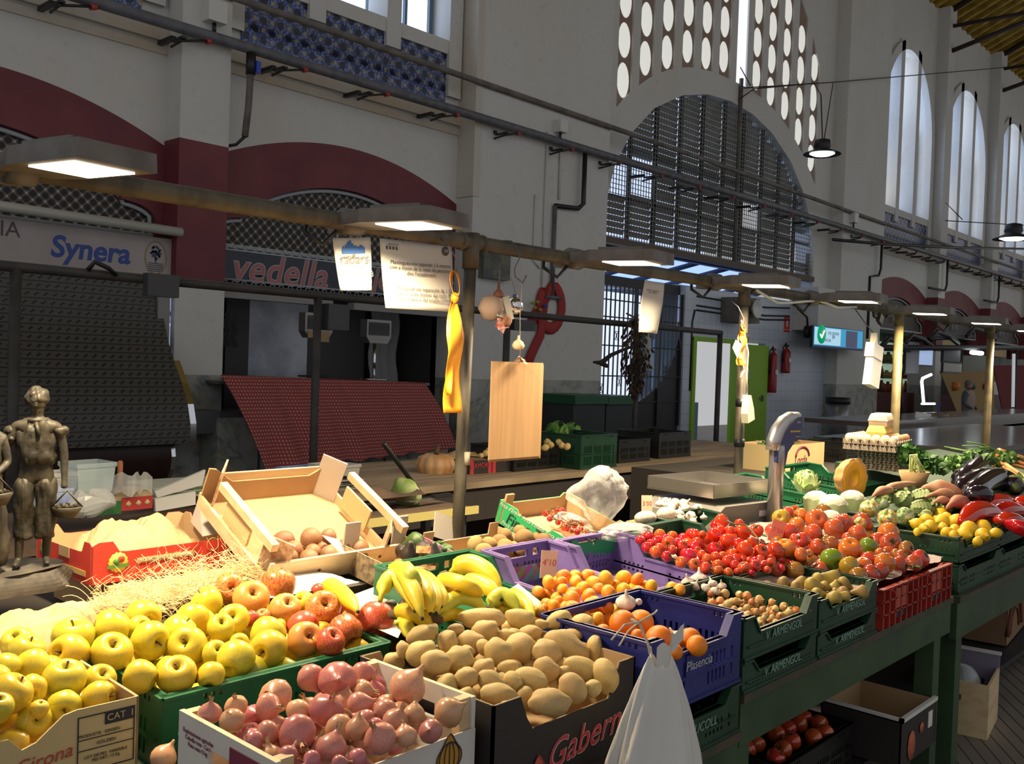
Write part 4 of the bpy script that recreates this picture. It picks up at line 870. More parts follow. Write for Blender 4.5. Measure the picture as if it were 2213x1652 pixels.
# dried herb bunch, white bag, branch
e = empty('dried_herb_bunch', at(1375, 770, Y=5.95), 0, 'dark dried bunch of herbs hanging head-down in front of the gate', 'dried herbs')
LEAF = mat('dried_olive_leaves', (.10, .075, .03), (.035, .028, .014), 8, r=.8, rand=.4); m = MB(); rnd = random.Random(8)
for k in range(420):
    t_ = rnd.random(); R_ = .20*math.sin(PI*min(1, .12+t_*.88))**.8*(1.1-.35*t_); a = rnd.random()*6.28; q = rnd.random()**.5
    c_ = Vector((R_*q*math.cos(a), R_*q*math.sin(a)*.8, .42-.85*t_)); L_ = .05+.05*rnd.random(); dx = Vector((math.cos(a)*.4+rnd.uniform(-.5, .5), math.sin(a)*.4+rnd.uniform(-.5, .5), -1)).normalized(); sd = dx.cross(Vector((rnd.uniform(-1, 1), rnd.uniform(-1, 1), .2))).normalized()*.016
    m.add([c_, c_+dx*L_*.5+sd, c_+dx*L_, c_+dx*L_*.5-sd], [(0, 1, 2, 3)], 0, True)
m.build('leaves', LEAF, e); m = MB()
for k in range(9): m.tube([(rnd.uniform(-.04, .04), 0, .45), (rnd.uniform(-.1, .1), rnd.uniform(-.05, .05), .1), (rnd.uniform(-.1, .1), 0, -.2)], .006, 4)
m.tube([(0, .0, .40), (.0, .15, .46)], .01, 5).build('stems', mat('dry_stems', (.10, .06, .03), r=.8), e)
o = MB().surf(lambda u, v: (.09*math.cos(2*PI*u)*(.3+.9*v), .05*math.sin(2*PI*u)*(.3+.8*v)*(1+.2*math.sin(9*u)), .22-.5*v), 18, 8, wrap=True).tube([(0, 0, .2), (0, .1, .33)], .008, 5).build('plastic_bag', mat('grey_bag', (.35, .36, .38), r=.5)); o.location = at(1398, 745, Y=5.95); tag(o, 'grey plastic bag hanging on the bar beside the dried herbs', 'bag')
m = MB().tube([at(1283, 783, Y=5.9), at(1300, 785, Y=5.9), at(1320, 768, Y=5.9), at(1345, 757, Y=5.9), at(1385, 742, Y=5.93)], [.012, .03, .022, .018, .012], 7); m.tube([at(1300, 785, Y=5.9), at(1312, 792, Y=5.9)], [.03, .02], 6)
tag(m.build('dry_branch', mat('dark_bark', (.03, .024, .02), r=.9)), 'dark knobbly branch sticking out left of the dried herbs', 'branch')
# paper towel / white bag block hung by the egg trays, tag, glasses
e = empty('hanging_white_bag', at(1888, 770, Y=2.45), .0, 'bright white folded bag pack tied and hanging in front of the far pier', 'bag')
WB = mat('bright_white_sheet', (.85, .83, .78), r=.8); T = Matrix.Rotation(.20, 4, 'Y')
m = MB().box(-.075, -.03, -.20, .075, .02, .07, 0, T).box(-.095, -.034, -.02, .06, .022, .07, 0, T); m.build('folded_pack', WB, e)
MB().surf(lambda u, v: (.05*math.cos(2*PI*u)*(1-.6*v)+.01*math.sin(14*u), .02*math.sin(2*PI*u), .06+.09*v), 16, 6, 0, None, True, True).build('tied_neck', mat('cream_bag', (.6, .55, .42), r=.7), e); MB().tube([(0, 0, .14), (-.01, .05, .2), (-.03, .12, .3)], .004, 5).build('hook', STEEL, e)
e = empty('handset', at(1622, 895, Y=2.50), 0, 'cream plastic handset hooked low on the second post', 'handset')
MB().prism([(-.02, .10), (.0, .10), (.035, .03), (.05, -.03), (-.02, -.05), (-.03, 0)], .04).build('body', mat('cream_plastic', (.55, .50, .38), r=.5), e); MB().tube([(-.01, .02, .1), (-.02, .02, .2), (-.015, .02, .33), (-.03, .06, .5)], .004, 5).build('cord', MATS['cream_plastic'], e)
o = MB().tube([at(1602, 790, Y=2.56), at(1605, 803, Y=2.55), at(1600, 818, Y=2.55)], [.012, .014, .006], 6).build('bone_clip', mat('ivory_clip', (.55, .45, .32), r=.6)); tag(o, 'ivory clip tied to the second post under the short yellow ribbon', 'clip')
o = MB().surf(lambda u, v: Vector(at(1590, 735, Y=2.5))*(1-u)*(1-v)+Vector(at(1604, 745, Y=2.5))*u*(1-v)+Vector(at(1583, 752, Y=2.5))*(1-u)*v+Vector(at(1594, 775, Y=2.5))*u*v, 2, 2).build('paper_tag', PAPER); tag(o, 'small white paper tag beside the short yellow ribbon', 'tag')
o = MB().tube([at(1635, 628, Y=2.55), at(1655, 640, Y=2.55), at(1680, 655, Y=2.56), at(1705, 655, Y=2.56), at(1735, 652, Y=2.57), at(1770, 650, Y=2.57), at(1810, 665, Y=2.57), at(1850, 664, Y=2.57)], .008, 6).build('white_cable', WHITEP); tag(o, 'white cable looped along the rusty crossbar right of the second post', 'cable')
o = MB().box(-.03, -.012, -.03, .03, .012, .03, 0, Matrix.Rotation(.5, 4, 'Y')).build('black_clip', BLACK); o.location = at(1902, 690, Y=2.5); tag(o, 'black clip hanging from the crossbar above the white bag pack', 'clip')
# ================================================================== TABLES
GW = mat('green_painted_wood', (.035, .075, .030), (.020, .045, .02), 5, r=.5, bump=.15, bsc=30); WORN = mat('worn_green_edge', (.07, .055, .03), (.03, .05, .025), 14, r=.7)
def table(x0, x1, zt, lab, legs, bh=.12, yb=2.555):
    e = empty('market_table', (0, 0, 0), 0, lab, 'table')
    MB().box(x0, 1.23, zt-.025, x1, yb, zt).build('table_top', WORN, e)
    MB().box(x0, 1.24, zt-.025-bh, x1, 1.27, zt-.025).build('front_board', GW, e)
    for lx in legs:
        MB().box(lx-.035, 1.25, 0, lx+.035, 1.32, zt-.02).build('leg', GW, e); MB().box(lx-.035, yb-.10, 0, lx+.035, yb-.03, zt-.02).build('leg', GW, e)
    MB().box(x0, 1.35, .16, x1, yb-.12, .18).build('lower_shelf', DARK, e)
    return e
table(-.6, 2.295, .637, 'low green display table under the apples, onions and potatoes', (-.5, 2.25), yb=2.285); table(2.30, 3.97, .732, 'green display table with worn front edge under the pears and red crates', (2.34, 3.86)); table(4.05, 7.9, .715, 'long green display table under the lemons and peppers at the right', (4.12, 6.2, 7.8), .15)
STEP = mat('dark_step_wood', (.05, .04, .03), r=.8)
def step(x0, x1, y0, y1, z0, z1, lab):
    o = MB().box(x0, y0, z0, x1, y1, z1).build('display_step', STEP); tag(o, lab, 'step')
step(1.62, 2.295, 1.68, 2.28, .64, .83, 'dark raised step under the bananas and mandarins'); step(2.31, 3.95, 1.60, 2.55, .735, .83, 'dark raised step under the purple crate and the tomatoes'); step(4.06, 7.8, 1.58, 2.55, .72, .86, 'dark raised step under the vegetables at the right'); step(.3, 1.6, 1.78, 2.28, .64, .735, 'dark raised step under the yellow apples'); step(.2, 1.6, 2.30, 3.3, .0, .84, 'dark bench under the statue and the red box'); step(1.62, 2.29, 2.29, 3.1, 0, .90, 'dark bench under the wooden crate of brown fruit')
# ================================================================== PLASTIC CRATES
SIL = mat('silver_print', (.42, .45, .48), r=.5); PALEG = mat('pale_green_print', (.20, .34, .26), r=.5)
cr = crate
put(cr('fruit_crate', .43, .33, .185, BLUEC, 'blue plastic crate printed Plasencia holding the big oranges', .135, letters='Plasencia', lcol=SIL, raised='front'), 2.062, 1.40, .775)
put(cr('fruit_crate', .44, .33, .13, DGREEN, 'dark green crate under the blue Plasencia crate', .09, letters='VERDUCOLL', lcol=PALEG, raised='front'), 2.062, 1.40, .64)
put(cr('fruit_crate', .445, .33, .115, DGREEN, 'dark green crate filled with tiny brown onions', .068, letters='V. ARMENGOL', lcol=PALEG, raised='front'), 2.515, 1.40, .822)
put(cr('fruit_crate', .445, .33, .085, DGREEN, 'dark green crate underneath the tiny onions', .05, letters='V. ARMENGOL', lcol=PALEG, raised='front'), 2.515, 1.40, .735)
put(cr('fruit_crate', .445, .33, .10, DGREEN, 'dark green crate filled with pears', .066, letters='V. ARMENGOL', lcol=PALEG, raised='front'), 2.972, 1.40, .812)
put(cr('fruit_crate', .445, .33, .075, DGREEN, 'dark green crate underneath the pears', .045, letters='V. ARMENGOL', lcol=PALEG, raised='front'), 2.972, 1.40, .735)
for x_, lab in ((3.39, 'red folding crate under the big tomatoes, nearer the pears'), (3.745, 'red folding crate under the big tomatoes, at the table corner')):
    e = crate('folding_crate', .345, .50, .135, REDC, lab, .12, slots=False); m = MB()
    for k in range(7): m.box(-.165+k*.053, -.268, 0, -.155+k*.053, -.25, .135)
    for z_ in (.045, .09, .132): m.box(-.172, -.268, z_, .172, -.25, z_+.006)
    m.build('rib_grid', REDC, e); MB().box(-.04, -.264, .02, .05, -.262, .05).build('handle_slot', BLACK, e); MB().box(-.05, -.266, .055, .06, -.262, .125).build('smooth_panel', mat('orange_red_panel', (.42, .06, .03), r=.5), e); put(e, x_, 1.49, .735)
put(cr('fruit_crate', .60, .42, .165, GREENP, 'bright green crate of yellow and red apples', .14, raised='flat'), 1.255, 2.03, .735, 0, math.radians(3))
put(cr('fruit_crate', .315, .44, .15, PURP, 'purple crate full of mandarins', .085, raised='back'), 2.30, 1.86, .842, 0, math.radians(4))
put(cr('fruit_crate', .38, .42, .15, GREENP, 'green crate lined with pale paper holding the bananas', .085, raised='back'), 1.945, 1.92, .838, 0, math.radians(4))
put(cr('fruit_crate', .34, .42, .15, PURP, 'nearly empty purple crate with a white card on its floor', .085, raised='back'), 2.625, 1.84, .842, 0, math.radians(4))
put(cr('fruit_crate', .42, .42, .15, DGREEN, 'dark green crate of small round red tomatoes', .10, raised='back'), 3.005, 1.83, .842, 0, math.radians(4))
put(cr('fruit_crate', .38, .42, .14, DGREEN, 'dark green crate half hidden under the vine tomatoes', .09, raised='back'), 3.41, 1.98, .842, 0, math.radians(4))
put(cr('fruit_crate', .54, .33, .10, DGREEN, 'empty low green crate between the big tomatoes and the lemons', .06, raised='front'), 4.36, 1.42, .865-.02, 0)
put(cr('fruit_crate', .52, .33, .10, DGREEN, 'green crate holding the lemons', .055, raised='front'), 4.89, 1.42, .85, 0)
put(cr('fruit_crate', .54, .33, .12, DGREEN, 'dark green crate underneath the empty low crate', .09), 4.36, 1.42, .717)
put(cr('fruit_crate', .52, .33, .12, DGREEN, 'dark green crate underneath the lemon crate', .09), 4.89, 1.42, .717)
for k in range(3): put(cr('fruit_crate', .5, .33, .13, DGREEN, 'dark green crate under the red peppers, %s from the lemons' % ['first', 'second', 'third'][k], .11), 5.44+.53*k, 1.42, .717)
put(cr('fruit_crate', .5, .5, .16, GREENP, 'green crate holding cauliflowers beside the scale', .11, raised='back'), 4.45, 2.32, .862, .0, math.radians(4))
put(cr('fruit_crate', .55, .5, .15, GREENP, 'green crate holding the cut pumpkin', .11, raised='back'), 5.45, 2.45, .862, .0, math.radians(4))
put(cr('fruit_crate', .55, .5, .15, GREENP, 'green crate of leafy greens behind the aubergines', .11, raised='back'), 7.3, 2.3, .862, .0, math.radians(4))
# second, hidden-edge crates at the very front left
put(cr('fruit_crate', .60, .40, .12, BLUEC, 'dark blue crate under the yellow apple box at the lower left', .10), .45, 1.95, .64)
put(cr('fruit_crate', .52, .34, .155, GREENP, 'green crate under the boxed red onions', .12), 1.08, 1.47, .64)
# ================================================================== CARTONS AND WOODEN BOXES
CARD_ = mat('brown_cardboard', (.42, .27, .13), (.37, .23, .11), 4, r=.85); CREAMC = mat('cream_cardboard', (.56, .42, .20), (.50, .37, .17), 3, r=.8); INNER = mat('inner_cardboard', (.45, .30, .15), r=.9)
WOOD = mat('pale_poplar_wood', (.62, .47, .27), (.52, .37, .19), 3, r=.75, stretch=(1, 6, 12)); WHITEW = mat('white_primed_board', (.62, .60, .56), (.55, .52, .47), 5, r=.7)
def carton(name, w, d, h, mo, lab, prof_=None, cat='box', side=None, t=.005, mi=None, group=None):
    """open cardboard tray: outer skin mo, kraft inside"""
    e = empty(name, (0, 0, 0), 0, lab, cat, group); mi = mi or INNER
    for nm, L, T, p_ in (('front_wall', w, (0, -d/2, 0, 0), prof_), ('back_wall', w, (0, d/2, 0, PI), prof_), ('side_wall', d, (-w/2, 0, 0, -PI/2), side), ('side_wall', d, (w/2, 0, 0, PI/2), side)):
        f = p_ or (lambda s_: h); xs = [-L/2+L*k/24 for k in range(25)]
        m = MB().slab(xs, lambda x: [(0, f(x/L*2))], 0, t*.5, 0).slab(xs, lambda x: [(0, f(x/L*2)-.0005)], t*.5, t, 1)
        o = m.build(nm, [mo, mi], e); o.location = T[:3]; o.rotation_euler.z = T[3]
    MB().box(-w/2+.004, -d/2+.004, 0, w/2-.004, d/2-.004, .006).build('box_floor', mi, e)
    return e
# yellow apple box
def pf(s): 
    a = s
    return .165 if (a > .52 or a < -.9) else (.115 if a > .2 and a <= .3 else (.165-.05*(.52-a)/.22 if a > .3 else (.14 if -.15 < a <= .2 else .105)))
e = carton('apple_box', .56, .34, .165, CREAMC, 'yellow cardboard box of apples with red script, cut off at the lower left', pf)
RB = mat('red_brown_ink', (.42, .07, .04), r=.7)
textmesh('lettering', 'MANZANAS', .052, INK, e, Matrix.Translation((-.02, -.1725, .052)) @ FRONT @ Matrix.Rotation(.02, 4, 'Z'), .15, .0003)
textmesh('lettering', 'Girona', .036, RB, e, Matrix.Translation((.105, -.1725, .088)) @ FRONT @ Matrix.Rotation(.12, 4, 'Z'), .3, .0003)
textmesh('lettering', 'i MANIPULACIO · NO REUTILITZABLE', .012, RB, e, Matrix.Translation((.08, -.1725, .038)) @ FRONT, .1, .0003)
m = MB(); 
for a, b, c_, d_ in ((.165, .045, .272, .047), (.165, .148, .272, .15), (.165, .045, .167, .15), (.27, .045, .272, .15), (.165, .105, .272, .1065), (.165, .085, .272, .0865)): m.box(a, -.1722, b, c_, -.1712, d_)
m.box(.215, -.1724, .126, .272, -.1712, .149).build('stamp_frame', INK, e)
textmesh('lettering', 'CAT  I', .018, CREAMC, e, Matrix.Translation((.243, -.1735, .138)) @ FRONT, 0, .0003)
textmesh('lettering', 'PRODUCTE   ORIGEN', .008, INK, e, Matrix.Translation((.205, -.1725, .113)) @ FRONT, 0, .0003); textmesh('lettering', 'GOLDEN', .009, INK, e, Matrix.Translation((.218, -.1725, .095)) @ FRONT, 0, .0003); textmesh('lettering', 'LOT DE PES  VARIABLE\nPES NET: 13 Kg', .008, INK, e, Matrix.Translation((.218, -.1725, .068)) @ FRONT, 0, .0003)
put(e, .60, 1.93, .765, -.04)
m = MB().box(.33, 1.755, .755, .875, 1.758, .766); tag(m.build('red_edge_strip', RB), 'thin red cardboard edge under the yellow apple box', 'strip')
# boxed onions: two printed end boards, low front and back sheets, corner posts
e = empty('onion_box', (0, 0, 0), 0, 'wooden box with white printed ends filled with pink onions, onion drawing in front', 'box')
for sx in (-1, 1):
    hs = [(-.05, .05, .075, .105)]
    m = MB().slab([-.155, -.05, -.045, .045, .05, .155], holes(0, .145, hs), -.005, .005, 0)
    m.add([(-.155, -.005, .1452), (.155, -.005, .1452), (.155, .005, .1452), (-.155, .005, .1452)], [(0, 1, 2, 3)], 1)
    o = m.build('end_board', [WHITEW, mat('cut_wood_edge', (.68, .56, .36), r=.8)], e); o.location = (sx*.222, 0, 0); o.rotation_euler.z = -PI/2 if sx < 0 else PI/2
for sx in (-1, 1):
    for sy in (-1, 1): MB().prism([(-.014, 0), (.014, 0), (.014, .145), (-.014, .145)], .02, Matrix.Translation((sx*.203, sy*.140-.01, 0))).build('corner_post', WOOD, e)
for sy, nm in ((-1, 'front_sheet'), (1, 'back_sheet')): MB().box(-.225, sy*.157-.002, 0, .225, sy*.157+.002, .085 if sy < 0 else .07).build(nm, WHITEW, e)
MB().box(-.22, -.15, 0, .22, .15, .006).build('box_floor', WOOD, e)
MAR = mat('maroon_print', (.17, .02, .05), r=.6)
def onion_art(e, x, y, z, s, c1, c2):
    M_ = Matrix.Translation((x, y, z)); P_ = []
    for k in range(25):
        a = -PI/2+2*PI*k/24; r_ = 1-.16*max(0, math.sin(a))**2; P_.append((.9*math.cos(a)*r_, .78*math.sin(a) + .55*max(0, math.sin(a))**9))
    MB().prism([(p_[0]*s, p_[1]*s) for p_ in P_[:-1]], .0012, M_).build('onion_print', c1, e)
    m = MB()
    for k in (-2, -1, 0, 1, 2): m.tube([(k*.36*s*math.cos(PI*j/10-PI/2), -.0008, .85*s*math.sin(PI*j/10-PI/2)) for j in range(11)], .0012, 4, 0, M_)
    m.tube([(p_[0]*s, -.0006, p_[1]*s) for p_ in P_], .0014, 4, 0, M_); m.build('print_outline', c2, e)
onion_art(e, .155, -.1605, .045, .036, mat('ochre_print', (.42, .20, .02), r=.7), INK); onion_art(e, .105, -.1605, .012, .018, MAR, INK)
m = MB().box(-.229, -.15, .0, -.2275, -.02, .13).build('print_panel', MAR, e); textmesh('lettering', 'Explotaciones agricolas\nCebolla rosa · Cat I\nPeso neto 5 kg', .011, MAR, e, Matrix.Translation((-.2285, .085, .105)) @ Matrix.Rotation(-PI/2, 4, 'Z') @ FRONT, 0, .0003)
put(e, 1.10, 1.44, .80)
# potatoes: black carton with red script
BLKC = mat('black_brown_carton', (.026, .020, .018), (.018, .014, .012), 4, r=.6)
def pf2(s): return .20 if s < -.62 else (.20-.075*min(1, (s+.62)/.06) if s < -.56 else (.125 if s < .62 else (.125+.075*min(1, (s-.62)/.1))))
e = carton('potato_box', .475, .42, .20, BLKC, 'black carton with red script and two printed onions, heaped with potatoes', pf2, t=.006)
SCR = mat('red_script_ink', (.50, .04, .05), r=.5); WHI = mat('white_print', (.6, .55, .5), r=.6)
textmesh('lettering', 'Gabernet', .085, WHI, e, Matrix.Translation((.087, -.2112, .062)) @ FRONT @ Matrix.Rotation(.10, 4, 'Z'), .4, .0003, bold=.0012); textmesh('lettering', 'Gabernet', .085, SCR, e, Matrix.Translation((.085, -.2122, .063)) @ FRONT @ Matrix.Rotation(.10, 4, 'Z'), .4, .0003)
OP = mat('orange_onion_print', (.48, .12, .05), (.38, .08, .04), 40, r=.7); onion_art(e, -.145, -.2115, .012, .036, OP, SCR); onion_art(e, -.10, -.2135, .018, .036, OP, SCR)
put(e, 1.585, 1.465, .728)
o = MB().box(1.35, 1.27, .64, 1.82, 1.66, .726).build('support_block', STEP); tag(o, 'dark block under the black potato carton', 'block')
# red printed carton with kraft paper
REDPR = mat('red_carton_print', (.50, .035, .02), r=.5); GOLD = mat('gold_print', (.48, .33, .10), r=.6); YLW = mat('yellow_print', (.62, .45, .05), r=.6); GRN = mat('green_print', (.08, .20, .03), r=.6)
def pf3(s): a = abs(s); return .115 if .74 < a < .93 else (.105 if a >= .93 else (.115-.032*min(1, (.74-a)/.08)))
e = carton('red_fruit_carton', .48, .36, .115, REDPR, 'red cardboard tray with yellow rosette print and crumpled brown paper inside', pf3, side=pf3)
def rosette(x, z, s, T): 
    MB().lathe([(0, 0), (s, 0), (s, .001), (0, .001)], 32, 0, T @ Matrix.Translation((x, -.0015, z)) @ Matrix.Rotation(PI/2, 4, 'X'), lambda a, q: 1+.07*math.cos(14*a)).build('rosette', YLW, e)
    MB().lathe([(0, 0), (s*.36, 0), (s*.36, .001), (0, .001)], 20, 0, T @ Matrix.Translation((x+.3*s, -.003, z+.3*s)) @ Matrix.Rotation(PI/2, 4, 'X')).lathe([(0, 0), (s*.36, 0), (s*.36, .001), (0, .001)], 20, 1, T @ Matrix.Translation((x-.2*s, -.003, z+.1*s)) @ Matrix.Rotation(PI/2, 4, 'X')).box(x-s*1.1, -.003, z-s*.55, x+s*1.1, -.0015, z-s*.2, 1, T).build('rosette_fruit', [REDPR, GRN], e)
FT = Matrix.Translation((0, -.18, 0)); LT_ = Matrix.Translation((-.24, 0, 0)) @ Matrix.Rotation(-PI/2, 4, 'Z')
rosette(-.165, .055, .028, FT); rosette(-.115+.0, .062, .028, LT_ @ Matrix.Translation((.0, 0, 0)))
MB().box(-.11, -.1825, .045, .07, -.1805, .06).build('gold_band', GOLD, e); MB().box(.02, -.003, .02, .15, -.0015, .035, 0, LT_).build('gold_band', GOLD, e)
textmesh('lettering', 'PRODUCTO FRESCO DE CALIDAD', .011, WHI, e, FT @ Matrix.Translation((-.02, -.0035, .0525)) @ FRONT)
MB().box(-.02, -.003, .055, .045, -.0005, .085, 0, LT_).build('hand_hole', CARD_, e)
for x_ in (.13, .20, .235): MB().tube([(x_+.02*math.cos(a*PI/6), -.1812, .07-.03*(x_ > .14)+.02*math.sin(a*PI/6)) for a in range(13)], .0009, 4).build('line_print', GOLD, e)
put(e, 1.385, 2.78, .945, .02)
o = MB().box(1.19, 2.66, .842, 1.58, 2.94, .943).build('cardboard_block', CARD_); tag(o, 'brown cardboard block under the red carton', 'box')
def paperheap(loc, sx, sy, sz, lab, M_, seed, name='crumpled_paper', cat='paper'):
    def f(u, v):
        x_ = (u-.5)*2; y__ = (v-.5)*2; n_ = mnoise.noise(Vector((x_*1.7+seed, y__*1.7, seed)))*.5+mnoise.noise(Vector((x_*4+seed, y__*4, 2)))*.28+abs(mnoise.noise(Vector((x_*7, y__*7, seed))))*.2
        return (x_*sx+.02*n_, y__*sy+.02*n_, sz*max(0, (1-abs(x_)**3.)*(1-abs(y__)**3)*(.62+n_*.7)))
    o = MB().surf(f, 34, 26, sm=False).build(name, M_); o.location = loc; tag(o, lab, cat); return o
KP = mat('kraft_wrapping', (.50, .32, .16), (.45, .28, .13), 6, r=.8, bump=.3, bsc=14)
paperheap((1.38, 2.80, .952), .21, .15, .17, 'brown kraft paper crumpled inside the red carton', KP, 3)
paperheap((.95, 2.42, .87), .22, .11, .11, 'crumpled brown paper bag at the foot of the statue', KP, 7); paperheap((.52, 2.12, .92), .20, .10, .07, 'crumpled pale paper inside the yellow apple box', mat('pale_wrap', (.62, .50, .33), r=.8), 5); 
paperheap((.60, 2.26, .99), .12, .07, .03, 'white paper sheet lying beside the yellow apple box', PAPER, 12); paperheap((1.62, 2.32, .93), .16, .10, .02, 'bright white paper lying behind the bananas', PAPER, 22)
o = MB().tube([(1.20, 2.60, .893), (1.56, 2.53, .893)], .045, 20).build('cardboard_roll', CARD_); tag(o, 'brown cardboard roll lying under the red carton', 'roll')
# crate of brown passion fruit / kiwis: wooden crate tilted to the front
e = empty('wooden_crate', (0, 0, 0), 0, 'pale wooden crate tilted forwards with brown fruit and a 2,20 price card', 'crate')
W_, D_ = .49, .42; PRT = mat('printed_post', (.44, .33, .20), (.30, .14, .07), 55, r=.8)
MB().box(-W_/2, -D_/2-.008, 0, W_/2, -D_/2, .085).build('front_board', WOOD, e)
for (x_, z_) in ((-.06, .035), (.17, .05)): MB().lathe([(0, 0), (.006, 0), (.006, .001), (0, .001)], 10, 0, Matrix.Translation((x_, -D_/2-.0085, z_)) @ Matrix.Rotation(PI/2, 4, 'X')).build('wood_knot', mat('knot', (.12, .05, .02), r=.8), e)
def bp(s): a = abs(s); return .085+.055*min(1, max(0, (a-.62)/.3))
MB().slab([-W_/2+W_*k/20 for k in range(21)], lambda x: [(0, bp(x/W_*2))], D_/2-.006, D_/2).build('back_board', CARD_, e); MB().box(-W_/2+.05, D_/2, .05, W_/2-.05, D_/2+.006, .115).build('back_slat', WOOD, e)
for sx in (-1, 1):
    MB().box(sx*W_/2-.005, -D_/2, 0, sx*W_/2+.005, D_/2, .04).box(sx*W_/2-.012, -D_/2, .125, sx*W_/2+.012, D_/2*.55, .15).build('side_rail', WOOD, e); MB().box(sx*(W_/2-.02)-.004, -.06, .03, sx*(W_/2-.02)+.004, .09, .11).build('side_flap', CREAMC, e)
    for sy, hh_ in ((-1, .14), (1, .165)):
        M_ = PRT if sx < 0 else (mat('greyish_board', (.46, .40, .33), r=.8) if sy > 0 else PRT)
        MB().prism([(-.045, 0), (.045, 0), (.045, hh_), (-.045, hh_*1.0)], .006, Matrix.Translation((sx*(W_/2-.035), sy*(D_/2-.03)-.003, 0)) @ Matrix.Rotation(-sx*sy*.9, 4, 'Z')).build('corner_post', M_, e)
MB().box(-W_/2, -D_/2, 0, W_/2, D_/2, .008).build('box_floor', CARD_, e)
put(e, 1.80, 2.575, 1.015, .0, math.radians(27)); WC = e
# price cards
def card(c, w_, h_, txt, lab, M_=None, tilt=0, yaw=0, tcol=None, roll=0, size=None):
    e = empty('price_card', c, yaw, lab, 'price card'); T = Matrix.Rotation(tilt, 4, 'X') @ Matrix.Rotation(roll, 4, 'Y')
    o = MB().box(-w_/2, -.0008, 0, w_/2, .0008, h_).build('card', M_ or PAPER, e); o.matrix_local = T
    if txt: textmesh('lettering', txt, size or h_*.42, tcol or REDI, e, T @ Matrix.Translation((0, -.0016, h_*.55)) @ FRONT, .1, .0003, bold=-.0004)
    return e
PINKC = mat('salmon_card', (.72, .52, .36), r=.8)
p = at(1184, 1250, Y=1.90); card(p, .058, .085, "4'10", 'small salmon price card reading 4,10 behind the mandarins', PINKC, size=.03, tilt=-.1, yaw=-.35, roll=.1)
p = at(1398, 1110, Y=2.35); card(p, .050, .078, "5'00", 'small salmon price card reading 5,00 behind the garlic', PINKC, size=.026, tilt=-.1, yaw=-.6)
p = at(622, 1165, Y=2.62); card(p, .085, .085, "2'20", 'white price card reading 2,20 lying in the wooden crate', size=.040, tilt=-.75, roll=.6, tcol=INK)
p = at(1672, 1172, Y=1.70); card(p, .05, .085, "3'50", 'reddish price card leaning among the tomatoes', mat('red_price_card', (.55, .14, .10), r=.8), tilt=-.1, yaw=-1.2, roll=.25, size=.025)
o = MB().box(-.05, -.03, 0, .05, .03, .0015).build('white_card', PAPER); o.location = (2.50, 1.80, .87); o.rotation_euler = (.06, .0, .5); tag(o, 'blank white card lying in the purple crate', 'card')
def slab3(pts, name, M_, lab, cat, th=.004):
    o = MB().add([Vector(p_) for p_ in pts], [(0, 1, 2, 3)]).build(name, M_); s_ = o.modifiers.new('t', 'SOLIDIFY'); s_.thickness = th; tag(o, lab, cat); return o
slab3([at(695, 1157, Y=2.42), at(730, 1166, Y=2.42), at(765, 1207, Y=2.40), at(755, 1212, Y=2.38)], 'paper_strip', PAPER, 'white paper strip lying over the brown fruit in the wooden crate', 'paper', .001)
# end of another wooden crate standing in the red carton
slab3([at(428, 1075, Y=2.86), at(452, 1070, Y=2.86), at(513, 1145, Y=2.70), at(495, 1153, Y=2.69)], 'wood_end_plank', WOOD, 'pale plank edge leaning between the red carton and the wooden crate', 'plank', .02)
slab3([at(432, 1078, Y=2.88), at(498, 1150, Y=2.71), at(440, 1162, Y=2.76), at(414, 1130, Y=2.88)], 'grey_end_board', MATS['greyish_board'], 'grey printed board end behind the red carton', 'board', .006)
o = MB().box(-.035, -.01, -.008, .035, .01, .008).build('white_tag', PAPER); o.location = at(470, 1105, Y=2.76); tag(o, 'small white tag stuck on the leaning plank', 'tag')
# avocado box and kiwi box
e = carton('avocado_box', .26, .26, .08, mat('patterned_carton', (.36, .26, .14), (.10, .07, .05), 45, r=.8), 'low wooden-cardboard box of avocados behind the bananas', lambda s: .08 if abs(s) > .8 else .05); 
for sx in (-1, 1): MB().box(sx*.10-.03, .122, 0, sx*.10+.03, .128, .15).build('corner_post', MATS['greyish_board'], e)
put(e, 1.995, 2.30, .905, .0, math.radians(8))
g = NG('colourful_carton'); v = g.voro(g.obj, 38, 'Color'); g.set('Base Color', g.mix(.55, g.hsv(v, .5, 1.3, .9), (.25, .12, .10))).set('Roughness', .6); COLF = g.m
e = carton('kiwi_box', .36, .29, .09, COLF, 'small box with colourful printed sides holding the fuzzy kiwis', lambda s: .105 if abs(s) > .75 else .065)
MB().box(-.175, -.1495, .015, -.06, -.147, .07).build('pink_frame', mat('pink_print', (.55, .05, .14), r=.6), e); MB().box(-.165, -.151, .022, -.07, -.149, .062).build('white_panel', PAPER, e)
put(e, 2.315, 2.21, .895, .0, math.radians(10))
slab3([at(940, 1105, Y=2.62), at(978, 1120, Y=2.62), at(980, 1175, Y=2.60), at(935, 1160, Y=2.60)], 'grey_board_flap', MATS['greyish_board'], 'grey cardboard flap standing just left of the rusty post', 'board')
